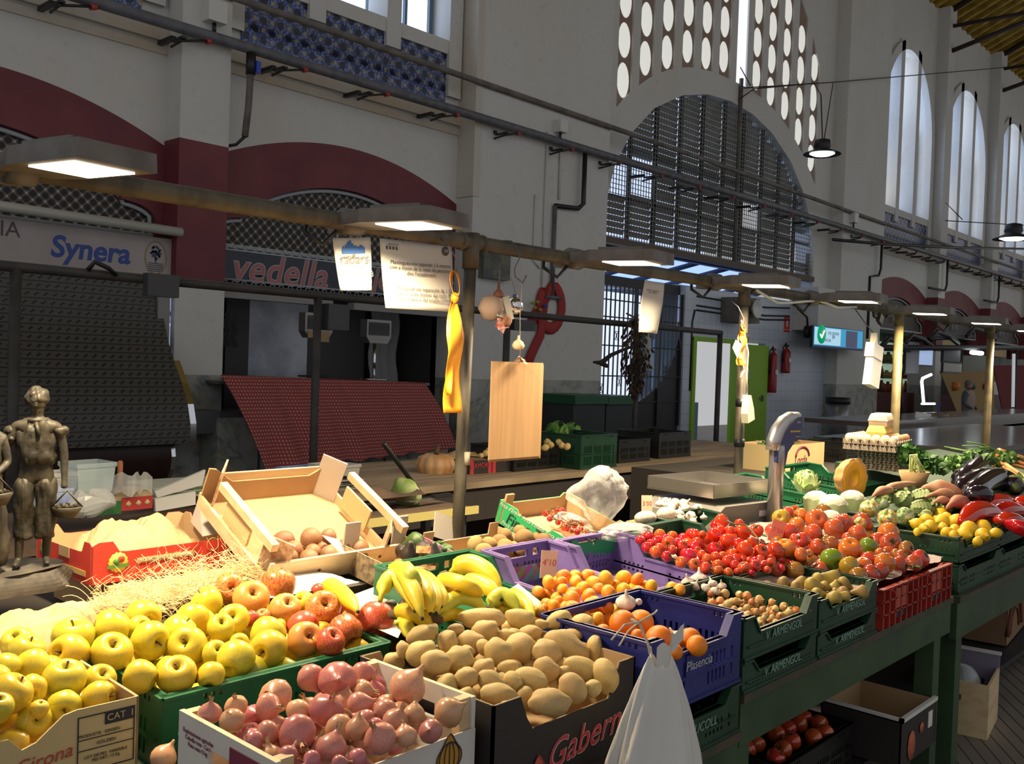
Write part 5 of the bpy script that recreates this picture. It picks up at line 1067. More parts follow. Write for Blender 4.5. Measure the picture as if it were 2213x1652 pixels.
# green printed carton with cherry tomatoes
GC_ = mat('green_carton', (.02, .32, .10), r=.5)
e = carton('cherry_tomato_box', .38, .36, .085, GC_, 'bright green printed carton of cherry tomatoes', lambda s: .085 if abs(s) > .8 else .07, side=lambda s: .085 if abs(s) > .45 else .07, t=.006)
LT_ = Matrix.Translation((-.19, 0, 0)) @ Matrix.Rotation(-PI/2, 4, 'Z')
textmesh('lettering', 'Finca Tena', .060, INK, e, LT_ @ Matrix.Translation((.0, -.0022, .036)) @ FRONT, .25, .0003)
for k, (a, b) in enumerate(((-.12, .072), (.0, .068), (.12, .066), (-.09, .012), (.12, .014))): textmesh('lettering', "Finca d'Ensud", .020, WHI, e, LT_ @ Matrix.Translation((a, -.0012, b)) @ FRONT, .25, .0003)
MB().box(-.19, .15, .0, -.15, .16, .115).build('corner_tab', CARD_, e)
put(e, 2.72, 2.21, .965, -.03, math.radians(16))
# ================================================================== SCALE
e = empty('weighing_scale', (0, 0, 0), 0, 'grey shop scale with square steel pan and tall curved display column', 'scale')
SG = mat('warm_grey_casing', (.27, .25, .22), r=.35, metal=.3); SB = mat('scale_blue', (.03, .035, .13), r=.35)
MB().prism([(-.26, 0), (.24, 0), (.23, .075), (.16, .12), (-.18, .12), (-.25, .075)], .40, Matrix.Translation((0, -.20, 0))).build('base', SG, e)
m = MB()
for a in ((-.20, -.15, .24, -.145), (-.20, .225, .24, .23), (-.20, -.15, -.195, .23), (.235, -.15, .24, .23)): m.box(a[0], a[1], .155, a[2], a[3], .21)
m.box(-.20, -.15, .15, .24, .23, .157).box(-.03, 0, .1, .05, .08, .15).build('pan', mat('satin_steel', (.42, .40, .37), r=.28, metal=.9), e)
MB().tube([(.13, -.24, 0), (.13, -.24, .36), (.13, -.24, .385)], [.036, .034, .033], 16).build('column', mat('silver_column', (.40, .40, .41), r=.3, metal=.8), e)
hd = [(-.035, .36), (-.03, .40), (.0, .45), (.04, .485), (.09, .505), (.155, .51), (.155, .44), (.145, .41), (.09, .385), (.05, .35), (.035, .29), (-.0, .29), (-.035, .31)]
MB().prism(hd, .016, Matrix.Translation((.13, -.264, 0))).build('display_head', SB, e)
MB().tube([(.13+x_, -.24, z_) for x_, z_ in hd[:6]], [.03, .033, .033, .032, .028, .02], 12, 0).build('hood', MATS['silver_column'], e)
m = MB()
for a in ((.06, .44, .14, .448), (.10, .418, .14, .421), (.09, .392, .14, .398)): m.box(.13+a[0], -.2662, a[1], .13+a[2], -.2648, a[3])
m.build('yellow_markings', mat('ochre_print2', (.45, .33, .05), r=.6), e); textmesh('lettering', 'DIBAL', .012, SIL, e, Matrix.Translation((.255, -.2662, .485)) @ FRONT)
MB().box(.0, -.21, .02, .08, -.201, .037).box(.07, -.206, .06, .21, -.201, .085).build('maker_plate', WHITEP, e)
for k, (a, b) in enumerate(((.175, .045), (.20, .055))): MB().box(a, -.225, b-.03, a+.035, -.223, b+.02).build('paper_label', PAPER, e)
put(e, 3.86, 2.26, .885, -.12)
o = MB().box(3.60, 2.02, .832, 4.14, 2.56, .884).build('scale_platform', CARD_); tag(o, 'brown board platform under the weighing scale', 'board')
# ================================================================== BACK WORKTOP
WT_ = mat('worn_plank_top', (.36, .27, .17), (.20, .14, .08), 3, r=.7, stretch=(.5, 5, 1)); e = empty('worktop', (0, 0, 0), 0, 'long worn wooden worktop behind the sellers, with dark underside', 'worktop')
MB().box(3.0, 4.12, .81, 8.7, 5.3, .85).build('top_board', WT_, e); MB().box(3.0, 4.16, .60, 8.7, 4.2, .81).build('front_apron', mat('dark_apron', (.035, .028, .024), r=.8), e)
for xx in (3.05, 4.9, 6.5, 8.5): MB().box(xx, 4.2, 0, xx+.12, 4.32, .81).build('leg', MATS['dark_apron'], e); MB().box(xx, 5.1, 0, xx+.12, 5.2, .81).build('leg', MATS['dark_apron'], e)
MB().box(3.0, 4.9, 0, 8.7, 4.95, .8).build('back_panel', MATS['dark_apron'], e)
e = empty('side_worktop', (0, 0, 0), 0, 'dark stone worktop continuing right of the crates in front of the gate', 'worktop'); MB().box(7.4, 5.35, .60, 12.6, 6.04, .66).build('top_board', mat('dark_stone', (.12, .11, .10), r=.5), e); MB().box(7.5, 5.5, 0, 12.5, 5.6, .6).build('front_panel', MATS['dark_apron'], e)
e = empty('tray_table', (0, 0, 0), 0, 'small worktable with a brown cloth and a yellow edge left of the rusty post', 'table'); MB().box(2.2, 3.35, .835, 3.42, 3.72, .86).box(2.2, 3.345, .83, 3.43, 3.36, .868, 1).build('table_top', [mat('brown_cloth', (.14, .09, .06), (.08, .05, .035), 5, r=.9), mat('yellow_edge', (.45, .38, .12), r=.7)], e)
for a, b in ((2.25, 3.4), (3.36, 3.4), (2.25, 3.66), (3.36, 3.66)): MB().box(a, b, 0, a+.04, b+.04, .835).build('leg', DARK, e)
e = empty('left_worktop', (0, 0, 0), 0, 'dark worktop at the left holding tubs, trays and bags', 'worktop'); MB().box(-.4, 3.75, .80, 2.95, 4.6, .83).build('top_board', MATS['brown_cloth'], e); MB().box(-.4, 3.8, 0, 2.9, 3.85, .8).build('front_panel', MATS['dark_apron'], e)
def T_(px, py, Y): return at(px, py, Y=Y)
CLEAR = mat('clear_plastic', (.55, .66, .68), r=.15, alpha=.38); CL2 = mat('milky_plastic', (.60, .62, .62), r=.25, alpha=.6)
def tub(px, py, Y, w_, d_, h_, M_, lab, name='plastic_tub', tilt=0):
    p_ = T_(px, py, Y); e = MB()
    for k in range(4): pass
    P_ = lambda s, z, x_=1: [(-w_*s, -d_*s, z), (w_*s, -d_*s, z), (w_*s, d_*s, z), (-w_*s, d_*s, z)]
    lv_ = [(.42, 0), (.44, h_*.3), (.47, h_*.78), (.46, h_*.8), (.5, h_*.86), (.5, h_), (.48, h_), (.46, h_*.8), (.42, .01)]
    vs = []; fs = []
    for s, z in lv_: vs += P_(s, z)
    for i in range(len(lv_)-1):
        for k in range(4): fs.append((i*4+k, i*4+(k+1) % 4, (i+1)*4+(k+1) % 4, (i+1)*4+k))
    fs.append((3, 2, 1, 0)); o = e.add(vs, fs, 0, False).build(name, M_); o.location = p_; o.rotation_euler = (0, tilt, .1); b_ = o.modifiers.new('b', 'BEVEL'); b_.width = .012; b_.segments = 3
    return tag(o, lab, 'tub')
tub(188, 1062, 3.85, .17, .15, .12, CLEAR, 'clear blue-green plastic tub with a rim, standing above the red carton')
tub(122, 1078, 3.95, .12, .12, .11, WHITEP, 'white round-cornered bucket just right of the statue', 'plastic_bucket'); tub(110, 1100, 3.8, .14, .08, .08, mat('blue_white_pack', (.50, .55, .65), (.05, .15, .45), 4, r=.4), 'white and blue carton pack low behind the statue', 'carton_pack')
o = MB().surf(lambda u, v: (.11*(1+.15*math.sin(9*u))*math.cos(2*PI*u)*math.sin(PI*v*.9+.1), .08*math.sin(2*PI*u)*math.sin(PI*v*.9+.1), .05-.05*math.cos(PI*v)+.01*math.sin(20*u+9*v)), 20, 10, wrap=True, sm=False).build('clear_bag', CL2); o.location = T_(183, 1115, 3.80); tag(o, 'small clear plastic bag in front of the green and red carton', 'bag')
e = empty('green_red_carton', T_(262, 1100, 3.92), .04, 'carton with green and red printed front behind the kraft paper', 'box')
MB().box(-.17, 0, -.01, .14, .15, .07).build('carton_body', mat('tan_carton', (.42, .33, .20), r=.8), e); MB().box(-.17, -.003, -.02, .0, 0, .035).build('green_print', mat('deep_green', (.02, .12, .03), r=.6), e); MB().box(.0, -.003, -.01, .14, 0, .045).build('red_print', mat('deep_red', (.40, .03, .03), r=.6), e)
for a in (.03, .075, .115): MB().lathe([(0, 0), (.014, 0), (.014, .001), (0, .001)], 4, 0, Matrix.Translation((a, -.0035, .018)) @ Matrix.Rotation(PI/2, 4, 'X')).build('pale_diamond', CREAMC, e)
o = MB().tube([T_(259, 1062, 4.0), T_(260, 1000, 4.0), T_(260, 996, 4.0)], [.011, .012, .008], 8).build('orange_stick', mat('terracotta', (.42, .15, .06), r=.6)); tag(o, 'orange ribbed stick standing behind the clear bag', 'stick')
o = MB().surf(lambda u, v: ((u-.5)*.22, .03*math.sin(u*9), .09*v*(1-.4*abs(u-.5))+.012*math.sin(u*23)), 14, 8, sm=False).build('crumpled_cling_film', CL2); o.location = T_(278, 1068, 3.88); tag(o, 'crumpled clear wrapping beside the orange stick', 'wrapping')
for (q, lab) in (([T_(330, 1062, 4.1), T_(440, 1015, 4.1), T_(432, 1048, 4.1), T_(335, 1075, 4.1)], 'white foam tray tilted up behind the green and red carton'), ([T_(330, 1078, 4.0), T_(418, 1062, 4.0), T_(418, 1090, 4.0), T_(332, 1105, 4.0)], 'white foam board lying below the tilted foam tray')): slab3(q, 'foam_tray', WHITEP, lab, 'tray', .02)
e = empty('board_stack', T_(480, 1068, 4.2), -.05, 'stack of pale boards with green edges behind the leaning plank', 'boards')
for k in range(5): MB().box(-.35, 0, .011*k, .45, .3, .011*k+.009).build('board', mat('board_%d' % (k % 2), ((.40, .42, .32), (.12, .20, .10))[k % 2], r=.7), e)
e = empty('paper_stack', T_(668, 1060, 4.35), .1, 'stack of old newspapers and papers on the worktop behind the wooden crate', 'papers')
for k in range(7): MB().box(-.28+.02*(k % 3), -.12, .008*k, .30-.03*(k % 2), .18, .008*k+.005, 0, Matrix.Rotation(.06*(k % 3), 4, 'Z')).build('paper_sheet', mat('newsprint_%d' % (k % 2), ((.36, .33, .28), (.24, .22, .19))[k % 2], r=.9), e)
slab3([T_(640, 1050, 4.3), T_(660, 1038, 4.3), T_(690, 1055, 4.3), T_(640, 1058, 4.3)], 'paper_corner', MATS['newsprint_0'], 'folded newspaper corner standing up on the paper stack', 'paper', .002)
tub(668, 1052, 4.75, .34, .22, .12, mat('blue_tub', (.16, .28, .55), r=.4), 'blue plastic tub behind the dark post'); tub(722, 1048, 4.72, .24, .22, .13, mat('white_tub', (.50, .49, .45), r=.5), 'white foam tub right of the blue tub')
o = MB().surf(lambda u, v: (.13*math.cos(2*PI*u)*math.sin(PI*v), .05*math.sin(2*PI*u)*math.sin(PI*v), .03*math.cos(PI*v)*(1+.4*math.sin(7*u))), 18, 8, wrap=True).build('black_glove', BLACK); o.location = T_(738, 1048, 4.3)+Vector((0, 0, .01)); tag(o, 'black glove lying on the papers', 'glove')
e = empty('cut_cabbage', T_(878, 1066, 3.62), 0, 'cut green cabbage on the brown cloth left of the rusty post', 'cabbage')
MB().lathe([(.085*math.sin(PI*k/10), -.06*math.cos(PI*k/10)) for k in range(11)], 16, 0, Matrix.Rotation(1.1, 4, 'Y'), lambda a, z: 1+.09*math.sin(5*a+z*40)).build('cabbage_head', mat('cabbage_green', (.16, .26, .05), (.40, .42, .22), 9, r=.6, bump=.4, bsc=30), e)
e = empty('kitchen_knife', T_(945, 1078, 3.5), .1, 'knife with black handle lying on the brown cloth', 'knife'); MB().box(-.20, 0, .0, -.02, .03, .003).build('blade', STEEL, e); MB().box(-.02, 0, -.002, .11, .025, .018).build('handle', BLACK, e)
o = MB().surf(lambda u, v: ((u-.5)*.5, (v-.5)*.25, .02+.03*math.sin(u*7)*math.sin(v*5)), 16, 8).build('brown_rag', MATS['brown_cloth']); o.location = T_(800, 1080, 3.6); tag(o, 'brown rag bunched on the small worktable', 'cloth')
# ================================================================== FAR TABLES RIGHT
e = empty('steel_fish_table', (0, 0, 0), 0, 'wide wet steel display table of the next stall', 'table')
MB().box(9.9, 2.9, .84, 15.5, 4.6, .90).build('table_top', mat('wet_steel', (.30, .29, .27), r=.18, metal=.8), e); MB().box(10, 3, .5, 15.4, 3.05, .84).box(9.95, 3, .55, 10.0, 4.6, .84).build('table_skirt', mat('dull_steel', (.14, .13, .13), r=.5, metal=.5), e)
for a in (10.1, 12.5, 15.2): MB().box(a, 3.1, 0, a+.08, 3.2, .84).build('leg', STEEL, e)
e = empty('steel_fish_table', (0, 0, 0), 0, 'narrow grey counter behind the wide steel table, carrying the steel pot', 'table'); MB().box(12.2, 4.9, .92, 22, 5.8, .98).box(12.2, 4.9, .80, 22, 4.95, .92).build('table_top', MATS['wet_steel'], e); MB().box(12.3, 5, 0, 21.9, 5.1, .8).build('front_panel', MATS['dull_steel'], e)
e = empty('steel_pot', at(2025, 918, Y=5.3), 0, 'large steel pot with a blue ladle handle on the grey counter', 'pot'); r_ = 22/FPX*pix(at(2025, 918, Y=5.3))[2]
MB().lathe([(0, -.02), (r_, -.02), (r_, r_*1.1), (r_*.96, r_*1.1), (r_*.96, .0), (0, 0)], 24).build('pot_body', mat('pot_steel', (.30, .26, .18), r=.35, metal=.6), e); MB().tube([(0, 0, .1), (.1, 0, r_*2.2)], .012, 6).build('ladle', MATS['blue_handle'], e)
o = MB().box(-.3, -.2, 0, .55, .2, .06).build('red_board', mat('red_chopping_board', (.12, .02, .03), r=.5)); o.location = at(2025, 932, Y=5.25); tag(o, 'dark red board under the steel pot', 'board')
slab3([at(1978, 890, Y=5.2), at(2010, 895, Y=5.2), at(2005, 925, Y=5.2), at(1974, 922, Y=5.2)], 'white_sign_board', WHITEP, 'blank white board leaning left of the steel pot', 'board', .02)
e = empty('steel_tray', at(2160, 920, Y=5.2), .0, 'pale steel tray at the right end of the grey counter', 'tray'); MB().box(-.5, -.2, 0, .9, .3, .05).build('tray_body', mat('pale_steel', (.5, .55, .6), r=.2, metal=.7), e)
# fluorescent tubes of the far stall and far pendant frames
o = MB().tube([at(1996, 870, Y=6.2), at(1992, 825, Y=6.2), at(1994, 818, Y=6.2), at(2012, 810, Y=6.2)], .028, 8).tube([at(1992, 873, Y=6.2), at(2020, 873, Y=6.2)], .02, 8).build('neon_tube', glow('cold_tube', (.85, .92, 1), 2.5)); tag(o, 'bent white light tube glowing in the far stall', 'light tube')
o = MB().tube([at(2191, 765, Y=6.2), at(2189, 880, Y=6.2)], .035, 8).build('neon_tube', glow('dim_tube', (.55, .58, .6), .55)); tag(o, 'upright pale light tube at the right edge of the far stalls', 'light tube')
o = MB().tube([at(2100, 762, Y=6.3), at(2122, 764, Y=6.3)], .045, 8).build('small_lamp', glow('cold_spot', (.9, 1, 1), 5)); tag(o, 'small bright lamp above the person in the far stall', 'lamp')
FRP = empty('stall_frame', (0, 0, 0), 0, 'dark overhead frame of the far stall with hanging clips', 'stall frame')
MB().tube([at(1900, 752, Y=6.4), at(2213, 752, Y=6.4)], .06, 6).tube([at(1920, 735, Y=6.5), at(2100, 728, Y=6.5)], .05, 6).build('crossbar', DARK, FRP); MB().tube([at(2196, 752, Y=6.4), at(2190, 990, Y=6.4)], .035, 6).build('post', DARK, FRP); MB().tube([at(1945, 752, Y=6.4), at(1950, 960, Y=6.4)], .03, 6).build('post', DARK, FRP)
m = MB()
for k, (a, b) in enumerate(((1905, 735), (1955, 728), (2010, 720), (2090, 712))): m.tube([at(a, b+15, Y=6.4), at(a+15, b-4, Y=6.4), at(a+40, b+6, Y=6.4), at(a+60, b+22, Y=6.4)], .05, 6)
tag(m.build('cloth_bundle', BLACK), 'dark cords and cloth slung over the far stall frame', 'cloth')
for k, (q, c_, lab) in enumerate((((1960, 738, 1985, 808), (.22, .22, .24), 'grey plastic sheet hanging in the far stall'), ((1987, 755, 2015, 790), (.35, .48, .75), 'small pale blue framed screen in the far stall'), ((2040, 785, 2078, 805), (.36, .34, .30), 'small framed picture board hanging in the far stall'), ((2040, 755, 2075, 782), (.06, .06, .07), 'small black scale display hanging in the far stall'))):
    a, b = at(q[0], q[1], Y=6.47), at(q[2], q[3], Y=6.47); o = MB().box(a.x, 6.47, b.z, b.x, 6.50, a.z).box(a.x-.02, 6.48, b.z-.03, b.x+.02, 6.52, a.z+.03, 1).build('hanging_board', [glow('panel_blue', c_, .6) if k == 1 else mat('panel_%d' % k, c_, r=.6), DARK]); tag(o, lab, 'panel')
slab3([at(2030, 803, Y=7.6), at(2145, 803, Y=7.6), at(2150, 985, Y=7.6), at(2105, 985, Y=7.6)], 'ochre_tarp', mat('ochre_tarp', (.30, .20, .08), r=.9), 'ochre tarpaulin hung behind the person in the far stall', 'tarpaulin', .02)
slab3([at(2145, 790, Y=7.7), at(2260, 790, Y=7.7), at(2260, 985, Y=7.7), at(2185, 985, Y=7.7)], 'red_tarp', mat('deep_red_tarp', (.14, .015, .02), r=.9), 'deep red tarpaulin at the right edge of the far stalls', 'tarpaulin', .02)
for k, (a, b, r__, c_, lab) in enumerate(((2065, 835, 10, (.55, .17, .02), 'orange round ball hanging left of the far person'), (2130, 835, 7, (.45, .04, .03), 'red round ball hanging right of the far person'), (2102, 836, 7, (.03, .10, .06), 'dark green round ball behind the far person'))):
    p_ = at(a, b, Y=7.53); q = r__/FPX*pix(p_)[2]; o = MB().lathe([(q*math.sin(PI*j/10), -q*math.cos(PI*j/10)) for j in range(11)], 16).build('hanging_ball', mat('ball_%d' % k, c_, r=.5)); o.location = p_; tag(o, lab, 'ball')
# ================================================================== PERSON (far stall)
pp_ = at(2090, 915, Y=7.0); dep = pix(pp_)[2]; 
e = empty('person', (pp_.x, 7.0, 0), 0, 'person in a pale vest over a blue-grey shirt seen from behind in the far stall', 'person'); hgt = at(2085, 822, Y=7.0).z; s_ = hgt/1.72
def skin_body(name, verts, edges, radii, M_, parent, sub=2):
    me = bpy.data.meshes.new(name); me.from_pydata(verts, edges, []); o = bpy.data.objects.new(name, me); COL.objects.link(o)
    sk = o.modifiers.new('s', 'SKIN'); sk.use_smooth_shade = True; 
    for i, r__ in enumerate(radii):
        q = me.skin_vertices[0].data[i]; q.radius = (r__ if isinstance(r__, tuple) else (r__, r__)); q.use_root = (i == 0)
    ss = o.modifiers.new('b', 'SUBSURF'); ss.levels = sub; ss.render_levels = sub
    me.materials.append(M_); o.parent = parent; return o
Sk = lambda L: [tuple(q*s_ for q in v) for v in L]
vb = Sk([(0, 0, .95), (0, 0, 1.15), (0, 0, 1.38), (0, 0, 1.46), (0, .01, 1.54), (0, .0, 1.64), (.20, 0, 1.40), (.27, .02, 1.13), (.22, -.16, .98), (-.20, 0, 1.40), (-.28, .02, 1.13), (-.20, -.18, 1.0), (.10, 0, .90), (.11, 0, .50), (.11, .02, .08), (-.10, 0, .90), (-.11, 0, .50), (-.11, .02, .08), (.11, -.12, .04), (-.11, -.12, .04)])
eb = [(0, 1), (1, 2), (2, 3), (3, 4), (4, 5), (2, 6), (6, 7), (7, 8), (2, 9), (9, 10), (10, 11), (0, 12), (12, 13), (13, 14), (0, 15), (15, 16), (16, 17), (14, 18), (17, 19)]
rb = [q if isinstance(q, tuple) else q for q in [(.17, .12), (.16, .11), (.18, .11), .07, .085, .085, .07, .05, .035, .07, .05, .035, .10, .07, .045, .10, .07, .045, .035, .035]]
rb = [tuple(a*s_ for a in q) if isinstance(q, tuple) else q*s_ for q in rb]
SKIN = mat('skin', (.34, .18, .12), r=.6)
skin_body('body', vb, eb, rb, mat('blue_grey_shirt', (.07, .09, .13), r=.9), e)
MB().lathe([(.19*s_, .92*s_), (.21*s_, 1.1*s_), (.225*s_, 1.3*s_), (.17*s_, 1.44*s_), (.09*s_, 1.48*s_)], 20, 0, Matrix.Diagonal((1, .72, 1, 1))).build('vest', mat('pale_pink_vest', (.34, .25, .21), r=.9), e)
MB().lathe([(0, -.13), (.05, -.11), (.075, -.04), (.08, .03), (.06, .09), (0, .115)], 16, 0, Matrix.Translation((0, -.0, 1.60*s_))).box(-.012, -.10, -.02, .012, -.07, .01, 0, Matrix.Translation((0, 0, 1.6*s_))).build('head', SKIN, e)
MB().lathe([(.083, .0), (.088, .04), (.066, .10), (0, .125)], 16, 0, Matrix.Translation((0, .008, 1.60*s_))).build('hair', mat('grey_hair', (.16, .14, .13), r=.9), e)
# ================================================================== STATUE
BRZ = mat('old_bronze', (.036, .030, .017), (.013, .011, .007), 18, r=.6, metal=.2, bump=.35, bsc=70, det=6); e = empty('bronze_statue', (.855, 2.62, .845), 0, 'bronze statuette of a young couple with fruit baskets on a rock base', 'statue')
b0 = at(60, 1262, Y=2.55); tp = at(64, 852, Y=2.55); e.location = (b0.x+.02, 2.62, b0.z-.02); Hs = (tp.z-b0.z)+.0; q_ = Hs/1.78
MB().surf(lambda u, v: ((.17+.012*math.sin(6*PI*u)+.01*math.sin(14*PI*u+v*5))*(1-.15*v*v)*math.cos(2*PI*u)-.05, (.12+.01*math.sin(10*PI*u))*(1-.15*v*v)*math.sin(2*PI*u), .05*v), 40, 5, wrap=True, sm=False).surf(lambda u, v: ((.145+.01*math.sin(14*PI*u))*(1-v)*math.cos(2*PI*u)-.05, .10*(1-v)*math.sin(2*PI*u), .05+.006*math.sin(9*u+v*4)), 40, 4, wrap=True).build('rock_base', mat('dark_rock', (.07, .06, .045), (.03, .026, .02), 20, r=.7, bump=.5, bsc=40), e)
def figure(x, y, s, man, yaw):
    f_ = empty('figure', (x, y, .05), yaw); f_.parent = e
    S_ = lambda L: [tuple(q*s for q in v) for v in L]
    if man:
        v = [(0, 0, .95), (0, 0, 1.12), (0, 0, 1.36), (0, 0, 1.47), (0, -.02, 1.55), (0, -.02, 1.64), (.19, 0, 1.38), (.25, .0, 1.10), (.26, -.04, .84), (-.19, 0, 1.38), (-.25, -.03, 1.18), (-.20, -.12, 1.28), (.10, 0, .88), (.12, -.03, .48), (.11, .0, .06), (-.09, 0, .88), (-.12, -.02, .48), (-.13, -.05, .06), (.13, -.14, .03), (-.15, -.20, .03), (.26, -.06, .76)]
    else:
        v = [(0, 0, .95), (0, 0, 1.12), (0, 0, 1.34), (0, 0, 1.47), (0, -.02, 1.54), (0, -.02, 1.62), (.15, 0, 1.35), (.20, -.02, 1.10), (.08, -.17, 1.02), (-.15, 0, 1.35), (-.20, -.02, 1.10), (-.06, -.17, 1.0), (.10, 0, .88), (.12, -.03, .48), (.11, .0, .06), (-.09, 0, .88), (-.12, -.02, .48), (-.13, -.05, .06), (.13, -.14, .03), (-.15, -.20, .03), (.02, -.19, .99)]
    ed = [(0, 1), (1, 2), (2, 3), (3, 4), (4, 5), (2, 6), (6, 7), (7, 8), (2, 9), (9, 10), (10, 11), (0, 12), (12, 13), (13, 14), (0, 15), (15, 16), (16, 17), (14, 18), (17, 19), (8, 20)]
    rd = [(.13, .10), (.12, .09), (.15, .10), .05, .075, .07, .06, .045, .03, .06, .045, .03, .085, .06, .036, .085, .06, .036, .028, .028, .035]
    rd = [tuple(a*s for a in q) if isinstance(q, tuple) else q*s for q in rd]
    skin_body('figure_body', S_(v), ed, rd, BRZ, f_)
    fold = lambda a, z: 1+.07*math.sin(7*a+z*60)+.04*math.sin(13*a-z*90)
    if man:
        MB().lathe([(.19*s, .98*s), (.175*s, 1.12*s), (.19*s, 1.30*s), (.15*s, 1.42*s), (.07*s, 1.47*s)], 28, 0, Matrix.Diagonal((1, .75, 1, 1)), fold).build('shirt', BRZ, f_)
        for sx in (-1, 1): MB().lathe([(.085*s, 0), (.075*s, -.13*s)], 12, 0, Matrix.Translation((sx*.2*s, 0, 1.38*s)) @ Matrix.Rotation(-sx*.25, 4, 'Y'), fold).build('rolled_sleeve', BRZ, f_)
        for sx in (-1, 1): MB().lathe([(.11*s, .92*s), (.10*s, .6*s), (.085*s, .30*s), (.095*s, .27*s)], 16, 0, Matrix.Translation((sx*.10*s, -.01*s, 0)), fold).build('trouser_leg', BRZ, f_)
        MB().lathe([(.05*s, 1.44*s), (.10*s, 1.46*s), (.11*s, 1.43*s), (.06*s, 1.38*s)], 14, 0, None, fold).tube([(.0, -.10*s, 1.42*s), (.03*s, -.15*s, 1.30*s)], .02*s, 6).build('neck_scarf', BRZ, f_)
    else:
        MB().lathe([(.26*s, .03*s), (.23*s, .3*s), (.20*s, .6*s), (.16*s, .9*s), (.115*s, 1.06*s)], 30, 0, Matrix.Diagonal((1, .85, 1, 1)), fold).build('long_skirt', BRZ, f_)
        MB().lathe([(.12*s, 1.04*s), (.15*s, 1.15*s), (.17*s, 1.30*s), (.11*s, 1.42*s), (.05*s, 1.46*s)], 26, 0, Matrix.Diagonal((1, .8, 1, 1)), fold).build('blouse', BRZ, f_)
    hx = Matrix.Translation((0, -.02*s, 1.61*s))
    MB().lathe([(.0, -.115*s), (.045*s, -.10*s), (.075*s, -.03*s), (.085*s, .04*s), (.06*s, .10*s), (0, .12*s)], 16, 0, hx).box(-.012*s, -.10*s, -.03*s, .012*s, -.07*s, .01*s, 0, hx).build('head', BRZ, f_)
    MB().lathe([(.085*s, -.03*s), (.108*s, .03*s), (.10*s, .09*s), (.06*s, .135*s), (0, .15*s)], 22, 0, hx @ Matrix.Translation((0, .012*s, 0)), lambda a, z: 1+.10*math.sin(9*a+z*50)).build('hair', BRZ, f_)
    bx = (.29*s, -.08*s, .58*s) if man else (.05*s, -.26*s, .84*s); R_ = .14*s if man else .17*s
    MB().lathe([(0, -R_*.8), (R_*.7, -R_*.65), (R_, 0), (R_*.93, .01*s), (0, -.01*s)], 18, 0, Matrix.Translation(bx), lambda a, z: 1+.03*math.sin(16*a)).tube([(bx[0]-R_, bx[1], bx[2]), (bx[0], bx[1], bx[2]+R_*1.2), (bx[0]+R_, bx[1], bx[2])], .012*s, 6).build('basket', BRZ, f_)
    m = MB(); rr_ = random.Random(3)
    for k in range(12): a = rr_.random()*6.28; q = rr_.random()**.5*R_*.8; m.lathe([(.0, -.03*s), (.03*s, 0), (0, .03*s)], 8, 0, Matrix.Translation((bx[0]+q*math.cos(a), bx[1]+q*math.sin(a), bx[2]+.015*s)))
    m.build('basket_fruit', BRZ, f_)
figure(.02, .0, q_*.98, True, -.45); figure(-.115, -.03, q_*.93, False, -.2)
# ================================================================== PRODUCE
def fruit_mat(name, base, stops=None, r=.32, spk=None, top=None, streak=None, rand=.25, bump=0, coat=0):
    """base colour varied between objects, streaks along the meridians, speckles, coloured dimples at the poles"""
    g = NG(name); x, y, z = g.sep(g.obj); off = g.nt.nodes.new('ShaderNodeVectorMath'); off.operation = 'MULTIPLY_ADD'
    g.nt.links.new(g.obj, off.inputs[0]); off.inputs[1].default_value = (1, 1, 1); g.nt.links.new(g.rnd, off.inputs[2]); v = off.outputs[0]
    c = base
    if streak:
        n = g.noise(g.scl(v, streak[1]), streak[2], 4, .6); n2 = g.noise(v, 11, 2)
        f = g.math('ADD', g.math('MULTIPLY', n, .5), g.math('MULTIPLY', n2, .5)); f = g.math('ADD', f, g.math('MULTIPLY', g.math('SUBTRACT', g.rnd, .5), streak[3] if len(streak) > 3 else .1))
        c = g.mix(g.step(f, .42, .62), base, streak[0])
    if spk: c = g.mix(g.math('MULTIPLY', g.math('LESS_THAN', g.voro(v, spk[1]), spk[2]), .7), c, spk[0])
    if top:
        d = g.math('POWER', g.math('ADD', g.math('POWER', x, 2), g.math('POWER', y, 2)), .5)
        c = g.mix(g.math('MULTIPLY', g.math('SUBTRACT', 1, g.step(d, top[1], top[2])), top[3] if len(top) > 3 else .9), c, top[0])
    c2 = g.hsv(c if not isinstance(c, tuple) else (*c, 1.), g.math('MULTIPLY_ADD', g.rnd, rand*.10, .5-rand*.05), 1., g.math('MULTIPLY_ADD', g.math('FRACT', g.math('MULTIPLY', g.rnd, 7.3)), rand, 1-rand*.6))
    g.set('Base Color', c2).set('Roughness', r)
    if coat: g.set('Coat Weight', coat).set('Coat Roughness', .06)
    if bump: g.bump(g.noise(v, bump, 3), .25, .002)
    return g.m
YA = fruit_mat('yellow_apple_skin', (.68, .47, .03), spk=((.30, .20, .05), 260, .13), top=((.16, .13, .02), .0, .016), streak=((.50, .43, .03), (1, 1, .6), 9, .2), rand=.18)
RA = fruit_mat('red_apple_skin', (.62, .30, .06), spk=((.60, .36, .15), 240, .05), top=((.30, .22, .03), .002, .018, .8), streak=((.48, .045, .035), (1, 1, .35), 9, .5))
ONI = fruit_mat('pink_onion_skin', (.50, .16, .15), top=((.35, .20, .08), .0, .012), streak=((.60, .30, .18), (1, 1, .12), 60, .3), r=.28, rand=.35)
POT = fruit_mat('potato_skin', (.60, .42, .16), spk=((.26, .15, .05), 70, .10), streak=((.50, .34, .12), (1, 1, 1), 14, .1), r=.6, bump=90, rand=.15)
